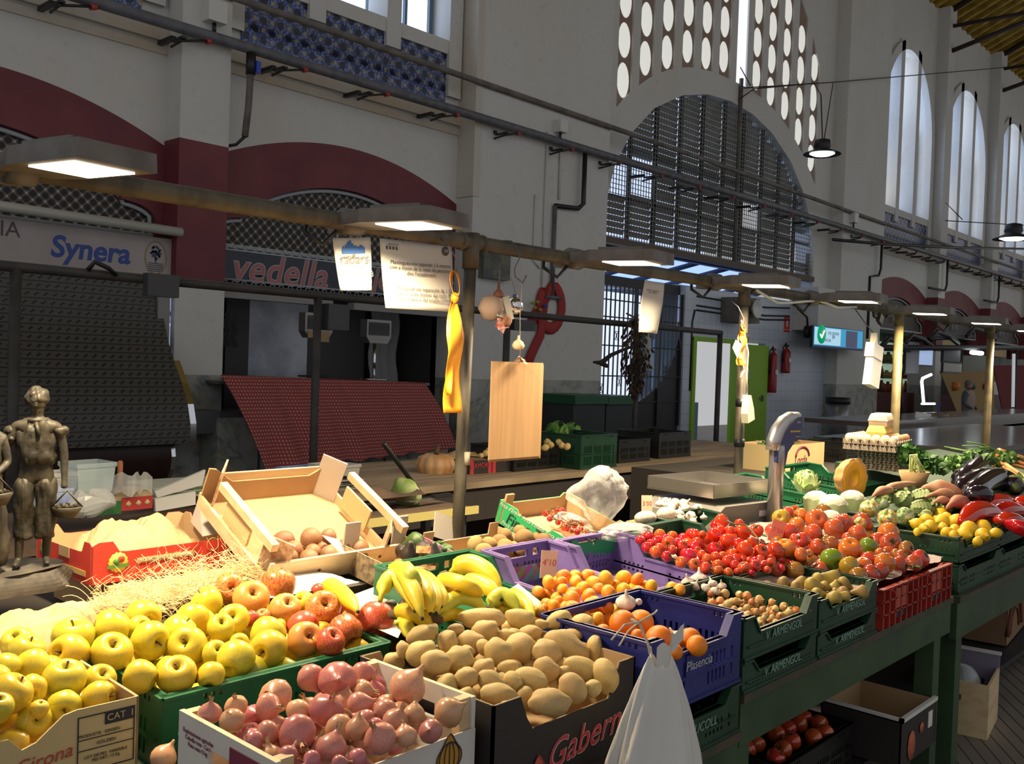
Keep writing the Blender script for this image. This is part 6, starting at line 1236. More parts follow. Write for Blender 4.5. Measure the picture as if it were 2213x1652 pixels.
MAN = fruit_mat('mandarin_skin', (.80, .26, .008), streak=((.82, .36, .01), (1, 1, 1), 9, .5), r=.35, bump=420, rand=.2); ORA = fruit_mat('orange_skin', (.78, .21, .006), r=.38, bump=320, rand=.1)
TOM = fruit_mat('small_tomato_skin', (.55, .02, .012), streak=((.62, .06, .01), (1, 1, 1), 20, .3), r=.12, coat=.4); VTO = fruit_mat('vine_tomato_skin', (.60, .035, .008), r=.12, coat=.4, rand=.15, top=((.55, .14, .02), 0, .014, .7))
BTO = fruit_mat('big_tomato_skin', (.40, .085, .022), streak=((.26, .10, .02), (1, 1, 1), 12, .9), r=.13, coat=.4, rand=.3); RTO = fruit_mat('big_red_tomato_skin', (.50, .065, .022), r=.13, coat=.4, rand=.2)
OTO = fruit_mat('orange_tomato_skin', (.54, .14, .02), r=.13, coat=.4, rand=.2); GTO = fruit_mat('green_tomato_skin', (.13, .22, .012), r=.13, coat=.4, rand=.2); MTO = fruit_mat('green_red_tomato_skin', (.32, .30, .02), streak=((.50, .12, .01), (1, 1, 1), 10, .1), r=.13, coat=.4, rand=.1)
BUL = fruit_mat('tiny_onion_skin', (.55, .25, .07), streak=((.62, .38, .16), (1, 1, .15), 90, .4), r=.35, rand=.45); PEA = fruit_mat('pear_skin', (.34, .26, .04), spk=((.2, .12, .03), 200, .12), streak=((.30, .17, .05), (1, 1, 1), 9, .6), r=.5, rand=.25)
LEM = fruit_mat('lemon_skin', (.80, .50, .012), r=.35, bump=260, rand=.12); KIW = fruit_mat('kiwi_skin', (.24, .145, .05), streak=((.30, .19, .07), (1, 1, .3), 40, .3), r=.85, bump=500, rand=.3); PAS = fruit_mat('brown_fruit_skin', (.30, .13, .05), streak=((.20, .09, .04), (1, 1, 1), 12, .4), r=.5, bump=140, rand=.3)
AVO = fruit_mat('avocado_skin', (.028, .022, .018), r=.4, bump=160, rand=.3); AVG = fruit_mat('green_avocado_skin', (.05, .10, .02), r=.4, bump=160, rand=.2); GAR = fruit_mat('garlic_skin', (.72, .62, .50), streak=((.58, .42, .34), (1, 1, .1), 50, .3), r=.6, rand=.12)
BAN = fruit_mat('banana_skin', (.78, .56, .02), spk=((.25, .12, .02), 60, .07), streak=((.55, .56, .05), (1, 1, .6), 7, .25), r=.42, rand=.1); STEMM = mat('brown_stem', (.12, .075, .03), r=.8); GST = mat('green_calyx', (.05, .09, .015), (.10, .09, .03), 60, r=.7); PAPERY = mat('papery_onion_skin', (.50, .34, .16), (.40, .20, .10), 40, r=.6)
EGGB = fruit_mat('brown_egg_shell', (.52, .24, .12), r=.55, rand=.25); EGGW = fruit_mat('pale_egg_shell', (.72, .60, .45), r=.55, rand=.1)
# unit fruits (radius 1), made once per variant; copies share the mesh
def lathe_mesh(name, prof_, seg, M_, fn=None, mods=None):
    o = MB().lathe(prof_, seg, 0, None, fn).build(name, M_); me = o.data; bpy.data.objects.remove(o); return me
SPH = [(math.sin(PI*k/14), -math.cos(PI*k/14)) for k in range(15)]
APP = [(0, -.62), (.12, -.68), (.25, -.78), (.42, -.84), (.62, -.78), (.82, -.52), (.95, -.18), (1.0, .12), (.95, .42), (.80, .68), (.58, .84), (.38, .86), (.22, .76), (.10, .58), (0, .48)]
ONP = [(0, -.80), (.12, -.80), (.35, -.76), (.65, -.60), (.90, -.28), (1, .05), (.93, .38), (.72, .66), (.45, .88), (.24, 1.05), (.13, 1.22), (.10, 1.42), (0, 1.48)]
GAP = [(0, -.6), (.3, -.62), (.75, -.45), (1, -.05), (.92, .3), (.6, .6), (.28, .8), (.14, 1.1), (.12, 1.5), (0, 1.5)]
PEP = [(0, -.75), (.25, -.80), (.6, -.68), (.92, -.3), (1, .05), (.88, .45), (.62, .85), (.42, 1.2), (.32, 1.5), (.18, 1.66), (0, 1.7)]
LEP = [(0, -1.3), (.08, -1.28), (.16, -1.15), (.5, -.95), (.85, -.5), (1, 0), (.85, .5), (.5, .95), (.16, 1.15), (.08, 1.3), (0, 1.32)]
TOP_ = [(0, -.74), (.3, -.78), (.65, -.68), (.92, -.35), (1, .05), (.92, .42), (.68, .68), (.4, .76), (.2, .70), (.08, .6), (0, .55)]
def lump(a, z, k, n=0): return 1+.035*math.sin(2*a+k)+.03*math.sin(3*a+k*2+z*2)+.02*math.sin(5*a+z*3+k)
MESH = {}
def variants(key, prof_, M_, fn, n=3, seg=22):
    MESH[key] = [lathe_mesh(key, prof_, seg, M_, (lambda a, z, k=k: fn(a, z, k)) if fn else None) for k in range(n)]
variants('yellow_apple', APP, YA, lambda a, z, k: 1+.03*math.cos(5*a)*(z < 0)+.03*math.sin(2*a+k)); variants('red_apple', APP, RA, lambda a, z, k: 1+.03*math.cos(5*a)*(z < 0)+.03*math.sin(2*a+k*2))
variants('onion', ONP, ONI, lambda a, z, k: 1+.02*math.sin(9*a+k)+.04*math.sin(2*a+k)); variants('mandarin', [(r_, z_*.84) for r_, z_ in SPH], MAN, lump); variants('orange', SPH, ORA, lambda a, z, k: 1)
variants('small_tomato', TOP_, TOM, lambda a, z, k: 1+.015*math.sin(4*a+k)); variants('vine_tomato', TOP_, VTO, lambda a, z, k: 1+.03*math.sin(4*a+k))
for kk, mm in (('big_tomato', BTO), ('red_tomato', RTO), ('orange_tomato', OTO), ('green_tomato', GTO), ('mixed_tomato', MTO)): variants(kk, [(r_, z_*1.05) for r_, z_ in TOP_], mm, lambda a, z, k: 1+.03*math.sin(3*a+k))
variants('tiny_onion', ONP, BUL, None, 2, 12); variants('pear', PEP, PEA, lump); variants('lemon', LEP, LEM, None, 1); variants('kiwi', [(r_, z_*1.25) for r_, z_ in SPH], KIW, None, 1); variants('brown_fruit', [(r_, z_*1.1) for r_, z_ in SPH], PAS, lump)
variants('avocado', PEP, AVO, lump, 2); variants('green_avocado', PEP, AVG, lump, 1); variants('garlic', GAP, GAR, lambda a, z, k: 1+.10*abs(math.cos(3.5*a))*(abs(z) < .7), 2, 28)
variants('cherry_tomato', SPH, TOM, None, 1, 12); variants('egg', [(r_*(1-.12*z_), z_*1.3) for r_, z_ in SPH], EGGB, None, 1, 14); variants('pale_egg', [(r_*(1-.12*z_), z_*1.3) for r_, z_ in SPH], EGGW, None, 1, 14)
MESH['potato'] = []
for k in range(6):
    def pf_(u, v, k=k):
        a = 2*PI*u; b = PI*v; x_ = math.sin(b)*math.cos(a); y__ = math.sin(b)*math.sin(a); z_ = -math.cos(b); n_ = 1+.20*mnoise.noise(Vector((x_+k*3, y__, z_)))+.07*mnoise.noise(Vector((x_*2.2, y__*2.2+k, z_*2.2)))
        return (x_*n_, y__*n_*.92, z_*n_)
    o = MB().surf(pf_, 26, 18, wrap=True).build('potato', POT); MESH['potato'].append(o.data); bpy.data.objects.remove(o)
def part_mesh(name, m, M_): o = m.build(name, M_); me = o.data; bpy.data.objects.remove(o); return me
PARTS = {}
PARTS['stem'] = part_mesh('stem', MB().tube([(0, 0, .5), (.03, 0, .75), (.1, .04, 1.0)], [.05, .04, .06], 6), STEMM)
m = MB()
for k in range(14):
    a = 2.4*k; m.tube([(.02*math.cos(a), .02*math.sin(a), -.76), (.12*math.cos(a), .12*math.sin(a), -.90), (.22*math.cos(a+.5), .22*math.sin(a+.5), -1.0)], .012, 4)
PARTS['root_tuft'] = part_mesh('root_tuft', m, PAPERY)
m = MB()
for k in range(4): 
    a = 1.6*k; m.surf(lambda u, v: ((.14+.10*u*(v))*math.cos(a+u*1.1), (.14+.10*u*v)*math.sin(a+u*1.1), 1.1+.55*v+.05*math.sin(u*9)), 4, 3)
PARTS['neck_skin'] = part_mesh('neck_skin', m, PAPERY)
m = MB()
for k in range(5):
    a = 2*PI*k/5; m.tube([(0, 0, .62), (.22*math.cos(a), .22*math.sin(a), .80), (.5*math.cos(a+.2), .5*math.sin(a+.2), .80)], [.05, .05, .012], 5)
m.tube([(0, 0, .6), (.03, .02, .95)], .05, 6); PARTS['calyx'] = part_mesh('calyx', m, GST)
m = MB().lathe([(0, .83), (.06, .85), (.07, .86), (0, .87)], 8); PARTS['stem_button'] = part_mesh('stem_button', m, GST)
PARTS['pear_stem'] = part_mesh('stem', MB().tube([(0, 0, 1.6), (.05, 0, 1.9), (.15, 0, 2.15)], [.05, .04, .06], 6), STEMM)
PMAP = {'yellow_apple': ['stem'], 'red_apple': ['stem'], 'onion': ['root_tuft', 'neck_skin'], 'mandarin': ['stem_button'], 'orange': ['stem_button'], 'vine_tomato': ['calyx'], 'red_tomato': ['calyx'], 'big_tomato': ['calyx'], 'pear': ['pear_stem'], 'small_tomato': ['calyx']}
KINDN = {'mixed_tomato': 'tomato', 'big_tomato': 'tomato', 'red_tomato': 'tomato', 'orange_tomato': 'tomato', 'green_tomato': 'tomato', 'green_avocado': 'avocado', 'pale_egg': 'egg', 'tiny_onion': 'onion'}
ORD = ['leftmost', 'second', 'third', 'fourth', 'fifth', 'sixth', 'seventh', 'eighth', 'ninth', 'tenth', 'eleventh', 'twelfth', 'thirteenth', 'fourteenth', 'fifteenth', 'sixteenth', 'seventeenth', 'eighteenth', 'nineteenth', 'twentieth', 'twenty-first', 'twenty-second', 'twenty-third', 'twenty-fourth', 'twenty-fifth', 'twenty-sixth']
rowname = ['front', 'second', 'third', 'fourth', 'fifth', 'sixth', 'seventh', 'eighth', 'ninth', 'tenth', 'eleventh', 'twelfth']
def plane_pt(px, py, z0, y0, sl):   # intersect the view ray with z = z0 + sl (y - y0)
    d = ray(px, py); t = (z0-HC+sl*(0-y0))/(d.z-sl*d.y); return CO+d*t
def pile(key, items, z0, y0, sl, where, group, desc, cat, scale=1., fill=0, zmin=None, axis=None, elong=None, seed=1, orient=None, parts=True, rowh=1.7, lim=None):
    """items: (px, py, r_px[, kind, (sx, sy, rot)]) on the sloping surface of a pile; relaxed along the view rays until they only touch"""
    rnd = random.Random(seed); P_ = []
    for it in items:
        c = plane_pt(it[0], it[1], z0, y0, sl); dp = pix(c)[2]
        P_.append(dict(c=c, r=it[2]*dp/FPX*scale, kind=it[3] if len(it) > 3 and it[3] else key, e=it[4] if len(it) > 4 else None, prim=True, px=it[0], py=it[1], rp=it[2]*scale))
    ra = sum(p_['r'] for p_ in P_)/len(P_)
    for it_ in range(60):
        mv = 0
        for i, p_ in enumerate(P_):
            for q in P_[i+1:]:
                d = p_['c']-q['c']; L_ = d.length; mn = (p_['r']+q['r'])*.97
                if L_ < mn:
                    push = (mn-L_)*.5; mv += push
                    a, b = (p_, q) if p_['py'] > q['py'] else (q, p_)   # a in front of b
                    for w_, s_ in ((a, -1), (b, 1)):
                        rd = (w_['c']-CO).normalized(); nd = w_['c']+rd*s_*push*.9
                        if zmin is not None and nd.z < zmin: nd.z = zmin
                        w_['c'] = nd; w_['r'] = w_['rp']*pix(nd)[2]/FPX
        if mv < 1e-4: break
    # hidden layer that carries the visible one, kept only where it shows
    if fill:
        F_ = []
        for j in range(fill*4):
            b_ = rnd.choice(P_); b2 = rnd.choice(P_); c = b_['c'].lerp(b2['c'], rnd.random()*.5 if rnd.random() < .5 else 0)+Vector((rnd.uniform(-1.5, 1.5)*ra, rnd.uniform(-1.5, 1.5)*ra, 0)); c.z = z0+sl*(c.y-y0)-ra*rnd.uniform(.7, 2.2)
            if lim and not (lim[0]+ra < c.x < lim[1]-ra and lim[2]+ra < c.y < lim[3]-ra): continue
            if zmin is not None and c.z < zmin: c.z = zmin
            if all((c-q['c']).length > (ra+q['r'])*.80 for q in P_+F_): F_.append(dict(c=c, r=ra, kind=b_['kind'] if key == 'x' else key, e=None, prim=False))
        allp = P_+F_; zb = {}
        for vx in (0, .35, -.35):
            buf = {}
            for i, q in enumerate(allp):
                o_ = q['c']-Vector((vx*R0.x, vx*R0.y, 0)); x_, y__, dz = pix(o_); R_ = q['r']*FPX/dz
                for gx in range(int((x_-R_)/5), int((x_+R_)/5)+1):
                    for gy in range(int((y__-R_)/5), int((y__+R_)/5)+1):
                        h_ = (gx*5-x_)**2+(gy*5-y__)**2
                        if h_ < R_*R_:
                            dd = dz-q['r']*math.sqrt(1-h_/(R_*R_))
                            if (gx, gy) not in buf or buf[gx, gy][0] > dd: buf[gx, gy] = (dd, i)
            for d_, i in buf.values():
                zb[i] = zb.get(i, 0)+1
                if vx == 0: zb[i] += 1000
        F_ = [q for i, q in enumerate(allp) if not q['prim'] and zb.get(i, 0) > 1002]
        P_ += F_
    for q in P_: q['px'], q['py'], q['dz'] = pix(q['c'])
    # rows from front to back for the labels
    S_ = sorted(P_, key=lambda q: -q['py']); rows = []; ap = sum(q['r']*FPX/q['dz'] for q in P_)/len(P_)
    for q in S_:
        if rows and rows[-1][0]['py']-q['py'] < ap*rowh: rows[-1].append(q)
        else: rows.append([q])
    out = []
    for ri, row in enumerate(rows):
        row.sort(key=lambda q: q['px']); n = len(row)
        rn = rowname[min(ri, 11)]+' row'; rn = 'back row' if ri == len(rows)-1 and ri else rn
        for k, q in enumerate(row):
            kd = q['kind']; nm = KINDN.get(kd, kd); me = rnd.choice(MESH[kd]); o = bpy.data.objects.new(nm, me); COL.objects.link(o)
            o.location = q['c']; r_ = q['r']; el = q['e']
            if el:   # ellipsoid given by its outline: half width factor, half height factor, picture angle
                sx, sy, an = el; ax = (RR*math.cos(math.radians(an))-UU*math.sin(math.radians(an))).normalized(); dr = FW; bx_ = dr.cross(ax).normalized()
                o.rotation_euler = Matrix((bx_, dr, ax)).transposed().to_euler(); o.scale = (r_*sy, r_*sy*.95, r_*sx)
            else:
                ax = orient(rnd) if orient else Vector((rnd.gauss(0, .8), rnd.gauss(-.5, .7), rnd.gauss(.5, .6))).normalized()
                o.rotation_euler = (ax.to_track_quat('Z', 'Y').to_matrix() @ Matrix.Rotation(rnd.random()*6.28, 3, 'Z')).to_euler(); s_ = r_*rnd.uniform(.97, 1.03); o.scale = (s_, s_, s_)
                if elong: o.scale = (s_, s_, s_*elong)
            if parts:
                for pn in PMAP.get(kd, []):
                    if pn == 'neck_skin' and rnd.random() < .4: continue
                    if kd == 'small_tomato' and rnd.random() < .55: continue
                    c_ = bpy.data.objects.new(PARTS[pn].name.split('.')[0], PARTS[pn]); COL.objects.link(c_); c_.parent = o
            dsc = desc.get(kd, kd.replace('_', ' ')) if isinstance(desc, dict) else desc
            pos = 'alone in the %s' % rn if n == 1 else ('%s in the %s' % ('rightmost' if k == n-1 else ORD[min(k, 25)]+('' if k == 0 else ' from left'), rn))
            lab = '%s, %s %s' % (dsc, pos, where); lab = lab if len(lab.split()) < 17 else lab.replace(' from left', '').replace(' the back row', ' back row'); tag(o, lab, cat, group if True else None); o['_r'] = ri; out.append(o)
            if '_r' in o: del o['_r']
    return out
def zm(x0, y0, s, L): return [((a[0]/s+x0), (a[1]/s+y0), a[2]/s)+tuple(a[3:]) for a in L]
# ---- apples
A1 = zm(80, 1230, 5.5075, [(1255, 570, 215), (430, 820, 250), (390, 1010, 240), (880, 720, 240), (890, 1010, 245), (1340, 850, 235), (1680, 760, 215), (1800, 920, 240), (1850, 600, 200), (2030, 400, 190), (1230, 1290, 210), (1660, 1280, 240), (2070, 1280, 175), (1560, 1180, 150), (2110, 1010, 160), (1210, 700, 150)])
A2 = zm(460, 1200, 5.245, [(230, 740, 190), (90, 830, 165), (640, 1060, 220), (620, 900, 205), (260, 1180, 215), (1040, 540, 130), (750, 810, 90), (300, 990, 110)])
A3 = zm(460, 1200, 5.245, [(185, 380, 190), (430, 500, 215), (740, 340, 200), (810, 620, 185), (1245, 610, 205), (1850, 740, 220), (1460, 600, 100), (1040, 960, 205), (1020, 820, 190), (1500, 850, 200), (1330, 990, 170), (570, 700, 95), (440, 720, 95), (1560, 720, 110), (1190, 400, 80)])
AD = {'yellow_apple': 'yellow speckled apple', 'red_apple': 'red and orange apple'}
pile('yellow_apple', [a+('yellow_apple',) for a in A1+A2]+[a+('red_apple',) for a in A3], .90, 1.82, .12, 'of the green crate', 'apples in the long green crate', AD, 'apple', .97, fill=260, zmin=.79, seed=3, lim=(.96, 1.55, 1.83, 2.23))
A4 = zm(80, 1230, 5.5075, [(320, 1340, 262), (740, 1330, 200)])+zm(0, 1380, 5.276, [(290, 170, 220), (370, 330, 200), (60, 330, 170), (120, 640, 235), (360, 580, 180), (450, 810, 110), (-60, 480, 180), (200, 60, 180), (-20, 800, 180)])
pile('yellow_apple', A4, .93, 1.80, .10, 'of the yellow box', 'apples in the yellow cardboard box', AD, 'apple', .97, fill=90, zmin=.82, seed=5, lim=(.34, .87, 1.79, 2.08))
# ---- onions
O1 = zm(560, 1380, 4.426, [(490, 370, 140), (750, 400, 172), (1000, 340, 118), (1410, 480, 185), (160, 560, 160), (80, 660, 125), (640, 700, 162), (950, 650, 130), (1000, 500, 95), (1200, 690, 120), (1300, 800, 125), (1480, 740, 110), (1800, 720, 145), (1640, 890, 112), (365, 910, 175), (760, 870, 140), (940, 880, 118), (1160, 970, 160), (1400, 950, 108), (690, 1070, 155), (90, 900, 115), (270, 1130, 105), (510, 1165, 90), (930, 1150, 100), (1110, 840, 80), (380, 690, 115), (760, 1200, 80)])
O1 += zm(440, 1390, 5.27, [(70, 810, 130), (370, 730, 130), (320, 880, 140), (560, 1120, 120)])
pile('onion', O1, .935, 1.29, .04, 'of the white box', 'pink onions in the white box', 'pink papery onion', 'onion', 1.03, fill=160, zmin=.835, seed=7, lim=(.89, 1.31, 1.30, 1.58))
pile('onion', [(352, 1640, 30)], .81, 1.40, 0, 'of the lowest crate', 'loose onion in the lower crate', 'pink onion', 'onion', 1, seed=2)
# ---- potatoes
PO = [(880, 190, 195, 85, 0), (1205, 190, 130, 78, 10), (370, 330, 140, 90, -25), (580, 390, 85, 95, 0), (650, 290, 70, 55, 0), (900, 290, 112, 90, -20), (360, 490, 130, 115, -30), (780, 395, 112, 105, 0), (475, 570, 122, 105, 20), (680, 540, 125, 105, 25), (1010, 470, 112, 118, 0), (1090, 330, 80, 55, 0), (1200, 440, 122, 135, 90), (1290, 310, 95, 62, 0), (1420, 480, 125, 105, 25), (1590, 440, 200, 140, 25), (1530, 210, 110, 78, -20), (1730, 280, 105, 125, 15), (1840, 450, 65, 110, 0), (740, 700, 95, 88, 0), (890, 610, 95, 80, -30), (960, 730, 130, 90, 30), (1020, 840, 155, 92, 10), (1140, 730, 80, 85, 0), (1095, 610, 85, 62, 0), (1290, 720, 145, 105, 5), (1425, 620, 112, 100, 20), (1580, 640, 55, 45, 0), (1730, 615, 155, 90, 10), (1935, 680, 105, 140, -10), (1650, 790, 130, 115, 30), (1450, 905, 175, 108, 5), (1820, 790, 72, 72, 0), (200, 450, 55, 72, 0), (1380, 235, 65, 42, 0), (1100, 960, 80, 62, 0), (1650, 330, 80, 50, 0), (890, 430, 60, 60, 0), (740, 480, 70, 60, 0)]
items = []
for x_, y__, rx, ry, an in PO: r_ = min(rx, ry); items.append((x_/3.952+820, y__/3.952+1290, r_/3.952, None, (rx/r_, ry/r_, an)))
pile('potato', items, .90, 1.30, .22, 'of the black carton', 'potatoes heaped in the black carton', 'pale yellow potato', 'potato', 1.04, fill=200, zmin=.78, seed=9, lim=(1.36, 1.8, 1.27, 1.66))
# ---- mandarins, oranges, garlic heads between them
M1 = zm(1140, 1180, 5.269, [(240, 420, 85), (410, 355, 88), (545, 335, 72), (690, 345, 85), (390, 420, 75), (400, 490, 65), (550, 420, 90), (760, 440, 105), (630, 480, 80), (890, 385, 105), (1100, 370, 105), (1250, 385, 80), (1100, 510, 92), (925, 540, 100), (810, 490, 75), (1260, 540, 95), (520, 560, 100), (700, 580, 100), (500, 610, 105), (760, 640, 80), (515, 720, 112), (710, 680, 90), (900, 710, 92), (800, 840, 85), (670, 800, 60), (350, 620, 60), (300, 680, 82), (130, 750, 80), (190, 710, 50), (1410, 460, 85), (1650, 490, 85), (1730, 500, 75)])
pile('mandarin', M1, .945, 1.66, .16, 'of the purple crate', 'mandarins in the purple crate', 'shiny orange mandarin', 'mandarin', .98, fill=170, zmin=.88, seed=11, lim=(1.9, 2.45, 1.4, 2.07))
B1 = zm(1140, 1180, 5.269, [(1085, 890, 162), (1290, 880, 150), (1500, 1070, 158), (1850, 1070, 130), (1930, 1140, 118), (1680, 1210, 90), (1250, 1020, 70), (860, 985, 90), (1430, 1130, 90)])
pile('orange', B1, .925, 1.30, .10, 'of the blue crate', 'big oranges in the blue crate', 'big orange', 'orange', 1, fill=30, zmin=.86, seed=12, lim=(1.86, 2.26, 1.25, 1.55))
G0 = lambda L, lab, seed, z0, y0, **k: pile('garlic', L, z0, y0, .1, lab, 'garlic heads '+lab, 'white garlic head', 'garlic', 1, seed=seed, orient=lambda r: Vector((r.gauss(0, .5), r.gauss(0, .5), 1)).normalized(), **k)
G0(zm(1140, 1180, 5.269, [(1120, 650, 110), (1265, 640, 40)]), 'by the mandarins', 3, .97, 1.60); G0(zm(1140, 1180, 5.269, [(1690, 1040, 85)]), 'behind the big oranges', 4, .93, 1.40)
G0(zm(1140, 1180, 5.269, [(1950, 390, 95), (1830, 420, 75), (2100, 440, 60)])+[(1560, 1268, 10), (1545, 1278, 10), (1525, 1272, 11), (1500, 1268, 12)], 'of the purple crate', 6, .93, 1.60)
# ---- tomatoes
T1 = zm(1350, 1080, 6.323, [(215, 555, 72), (320, 500, 78), (445, 570, 85), (480, 480, 80), (300, 660, 78), (480, 665, 76), (600, 600, 100), (650, 500, 75), (805, 540, 85), (415, 720, 88), (570, 780, 76), (650, 690, 68), (790, 640, 86), (930, 550, 60), (950, 650, 86), (1080, 580, 100), (880, 770, 104), (1060, 760, 72), (1120, 820, 80), (770, 860, 85), (950, 890, 86), (1100, 940, 90), (1270, 900, 80), (1270, 975, 80), (1240, 790, 80), (1420, 1000, 75), (1230, 680, 105), (1330, 670, 75), (1470, 760, 95), (1420, 850, 100), (1620, 820, 75), (1510, 900, 70), (1630, 930, 90), (1850, 830, 80), (1770, 840, 60), (1780, 910, 90), (1900, 890, 62), (1990, 870, 76), (2010, 805, 60), (350, 600, 60), (720, 590, 70), (560, 540, 70), (1000, 700, 60), (1340, 780, 70), (1700, 830, 50), (1950, 960, 55), (1550, 980, 60)])
T2 = zm(1350, 1080, 6.323, [(970, 490, 75), (1080, 490, 50)])
pile('small_tomato', T1, .955, 1.64, .14, 'of the tomato crate', 'small round tomatoes in the dark green crate', 'small round red tomato', 'tomato', 1, fill=120, zmin=.90, seed=13, lim=(2.80, 3.21, 1.62, 2.02))
pile('small_tomato', [(1712, 1222, 10), (1700, 1216, 8), (1690, 1228, 8), (1655, 1232, 8), (1625, 1240, 8)], .925, 1.60, .1, 'below the vine tomatoes', 'small tomatoes showing below the vine tomatoes', 'small red tomato', 'tomato', 1, seed=14)
T3 = zm(1350, 1080, 6.323, [(1330, 295, 110), (1220, 490, 105), (1400, 570, 110), (1610, 450, 120), (1570, 330, 70), (1440, 430, 70), (1640, 680, 115), (1860, 710, 105), (2060, 690, 118), (1800, 430, 100), (1740, 580, 80), (970, 480, 75), (1060, 480, 60)])
vt = pile('vine_tomato', T3, 1.00, 1.72, .22, 'beside the red card', 'vine tomatoes heaped in the middle', 'bright red vine tomato', 'tomato', 1, fill=30, zmin=.93, seed=15)
m = MB(); q = lambda x_, y__: plane_pt(1350+x_/6.323, 1080+y__/6.323, 1.06, 1.72, .2)
m.tube([q(1400, 290), q(1500, 340), q(1650, 350), q(1740, 430), q(1850, 570), q(1930, 610), q(1960, 600)], .0028, 5).tube([q(1740, 430), q(1790, 350)], .002, 5).tube([q(1850, 570), q(1830, 620)], .002, 5); tag(m.build('tomato_vine', GST), 'bare tomato stalk lying over the bright red vine tomatoes', 'vine')
GB = 5.674
T4 = zm(1650, 1060, GB, [(215, 340, 110, 'mixed_tomato'), (290, 280, 85, 'red_tomato'), (385, 250, 65, 'red_tomato'), (460, 310, 95, 'orange_tomato'), (730, 285, 120, 'big_tomato'), (645, 370, 140, 'orange_tomato'), (410, 430, 95, 'orange_tomato'), (310, 510, 115, 'red_tomato'), (615, 520, 105, 'red_tomato'), (460, 620, 102, 'red_tomato'), (860, 480, 138, 'big_tomato'), (990, 400, 115, 'red_tomato'), (1210, 410, 135, 'big_tomato'), (930, 400, 90, 'big_tomato'), (1150, 540, 112, 'red_tomato'), (1050, 600, 92, 'big_tomato'), (830, 670, 105, 'big_tomato'), (670, 700, 110, 'red_tomato'), (270, 710, 118, 'orange_tomato'), (160, 740, 105, 'red_tomato'), (460, 790, 85, 'orange_tomato'), (830, 845, 140, 'green_tomato'), (1060, 720, 148, 'orange_tomato'), (1290, 690, 120, 'green_tomato'), (1400, 630, 118, 'big_tomato'), (1530, 520, 132, 'orange_tomato'), (1560, 650, 130, 'big_tomato'), (1050, 930, 125, 'mixed_tomato'), (1220, 920, 110, 'orange_tomato'), (1280, 850, 90, 'red_tomato'), (1490, 890, 130, 'orange_tomato'), (1690, 825, 92, 'big_tomato'), (1750, 720, 98, 'big_tomato'), (1920, 840, 112, 'red_tomato'), (1430, 770, 65, 'orange_tomato'), (560, 775, 50, 'orange_tomato'), (380, 590, 60, 'red_tomato'), (1620, 780, 60, 'big_tomato')])
TD = {'mixed_tomato': 'big green and orange tomato', 'big_tomato': 'big brownish tomato', 'red_tomato': 'big red tomato', 'orange_tomato': 'big orange-red tomato', 'green_tomato': 'big green tomato'}
pile('big_tomato', T4, .935, 1.42, .20, 'of the heap', 'big tomatoes on the red crates', TD, 'tomato', 1, fill=150, zmin=.90, seed=17, rowh=1.5)
# ---- tiny onions, pears, lemons
rnd = random.Random(21); L_ = []
for k in range(900):
    x_ = rnd.uniform(1530, 1760); y__ = rnd.uniform(1275, 1362)
    lo_ = 1283+max(0, (x_-1600))*.27; hi_ = 1300+max(0, x_-1530)*.62 if x_ < 1625 else 1360-(x_-1625)*.33
    if not (lo_ < y__ < hi_): continue
    if all((x_-a)**2+(y__-b)**2 > (r_+8.5)**2*.70 for a, b, r_ in L_): L_.append((x_, y__, rnd.uniform(7.5, 11)))
pile('tiny_onion', L_[:85], .885, 1.25, .10, 'of the tiny onions', 'tiny brown onions in the green crate', 'tiny onion', 'onion', 1, fill=60, zmin=.835, seed=22, rowh=1.3, lim=(2.31, 2.72, 1.25, 1.56))
S_ = lambda x_, y__: (1500+x_/5.269, 1220+y__/5.269)
PR = [(1330, 235, 85, 8), (1590, 160, 88, 195), (1400, 165, 72, 30), (1690, 215, 75, 30), (1390, 335, 68, 5), (1590, 385, 88, 60), (1690, 320, 72, 40), (1920, 320, 78, 180), (1010, 215, 75, 20), (1230, 205, 70, 170), (1730, 370, 60, 200), (1480, 250, 60, 20), (1150, 250, 60, 20)]
items = []
for x_, y__, r_, an in PR: a = S_(x_, y__); items.append((a[0], a[1], r_/5.269, None, (1.0, 1.0, an)))
pile('pear', items, .895, 1.30, .12, 'of the pears', 'pears in the green crate', 'greenish brown pear', 'pear', 1.05, fill=12, zmin=.845, seed=23, lim=(2.76, 3.18, 1.25, 1.55))
LMN = zm(1700, 960, 4.314, [(1220, 750, 62), (1300, 705, 56), (1430, 660, 74), (1490, 680, 48), (1450, 720, 70), (1340, 770, 66), (1590, 725, 75), (1730, 720, 70), (1460, 790, 52), (1570, 800, 52), (1700, 790, 75), (1830, 775, 74), (1830, 850, 70), (1950, 830, 50), (1660, 840, 72), (1780, 910, 46), (1490, 825, 50), (1380, 710, 40), (1280, 790, 50), (1220, 820, 40), (1560, 850, 45)])
pile('lemon', LMN, .935, 1.30, .13, 'of the lemon crate', 'lemons in the green crate', 'yellow lemon', 'lemon', 1, fill=30, zmin=.89, seed=25, orient=lambda r: Vector((r.gauss(0, 1), r.gauss(0, 1), r.gauss(0, .5))).normalized(), lim=(4.66, 5.12, 1.26, 1.57))
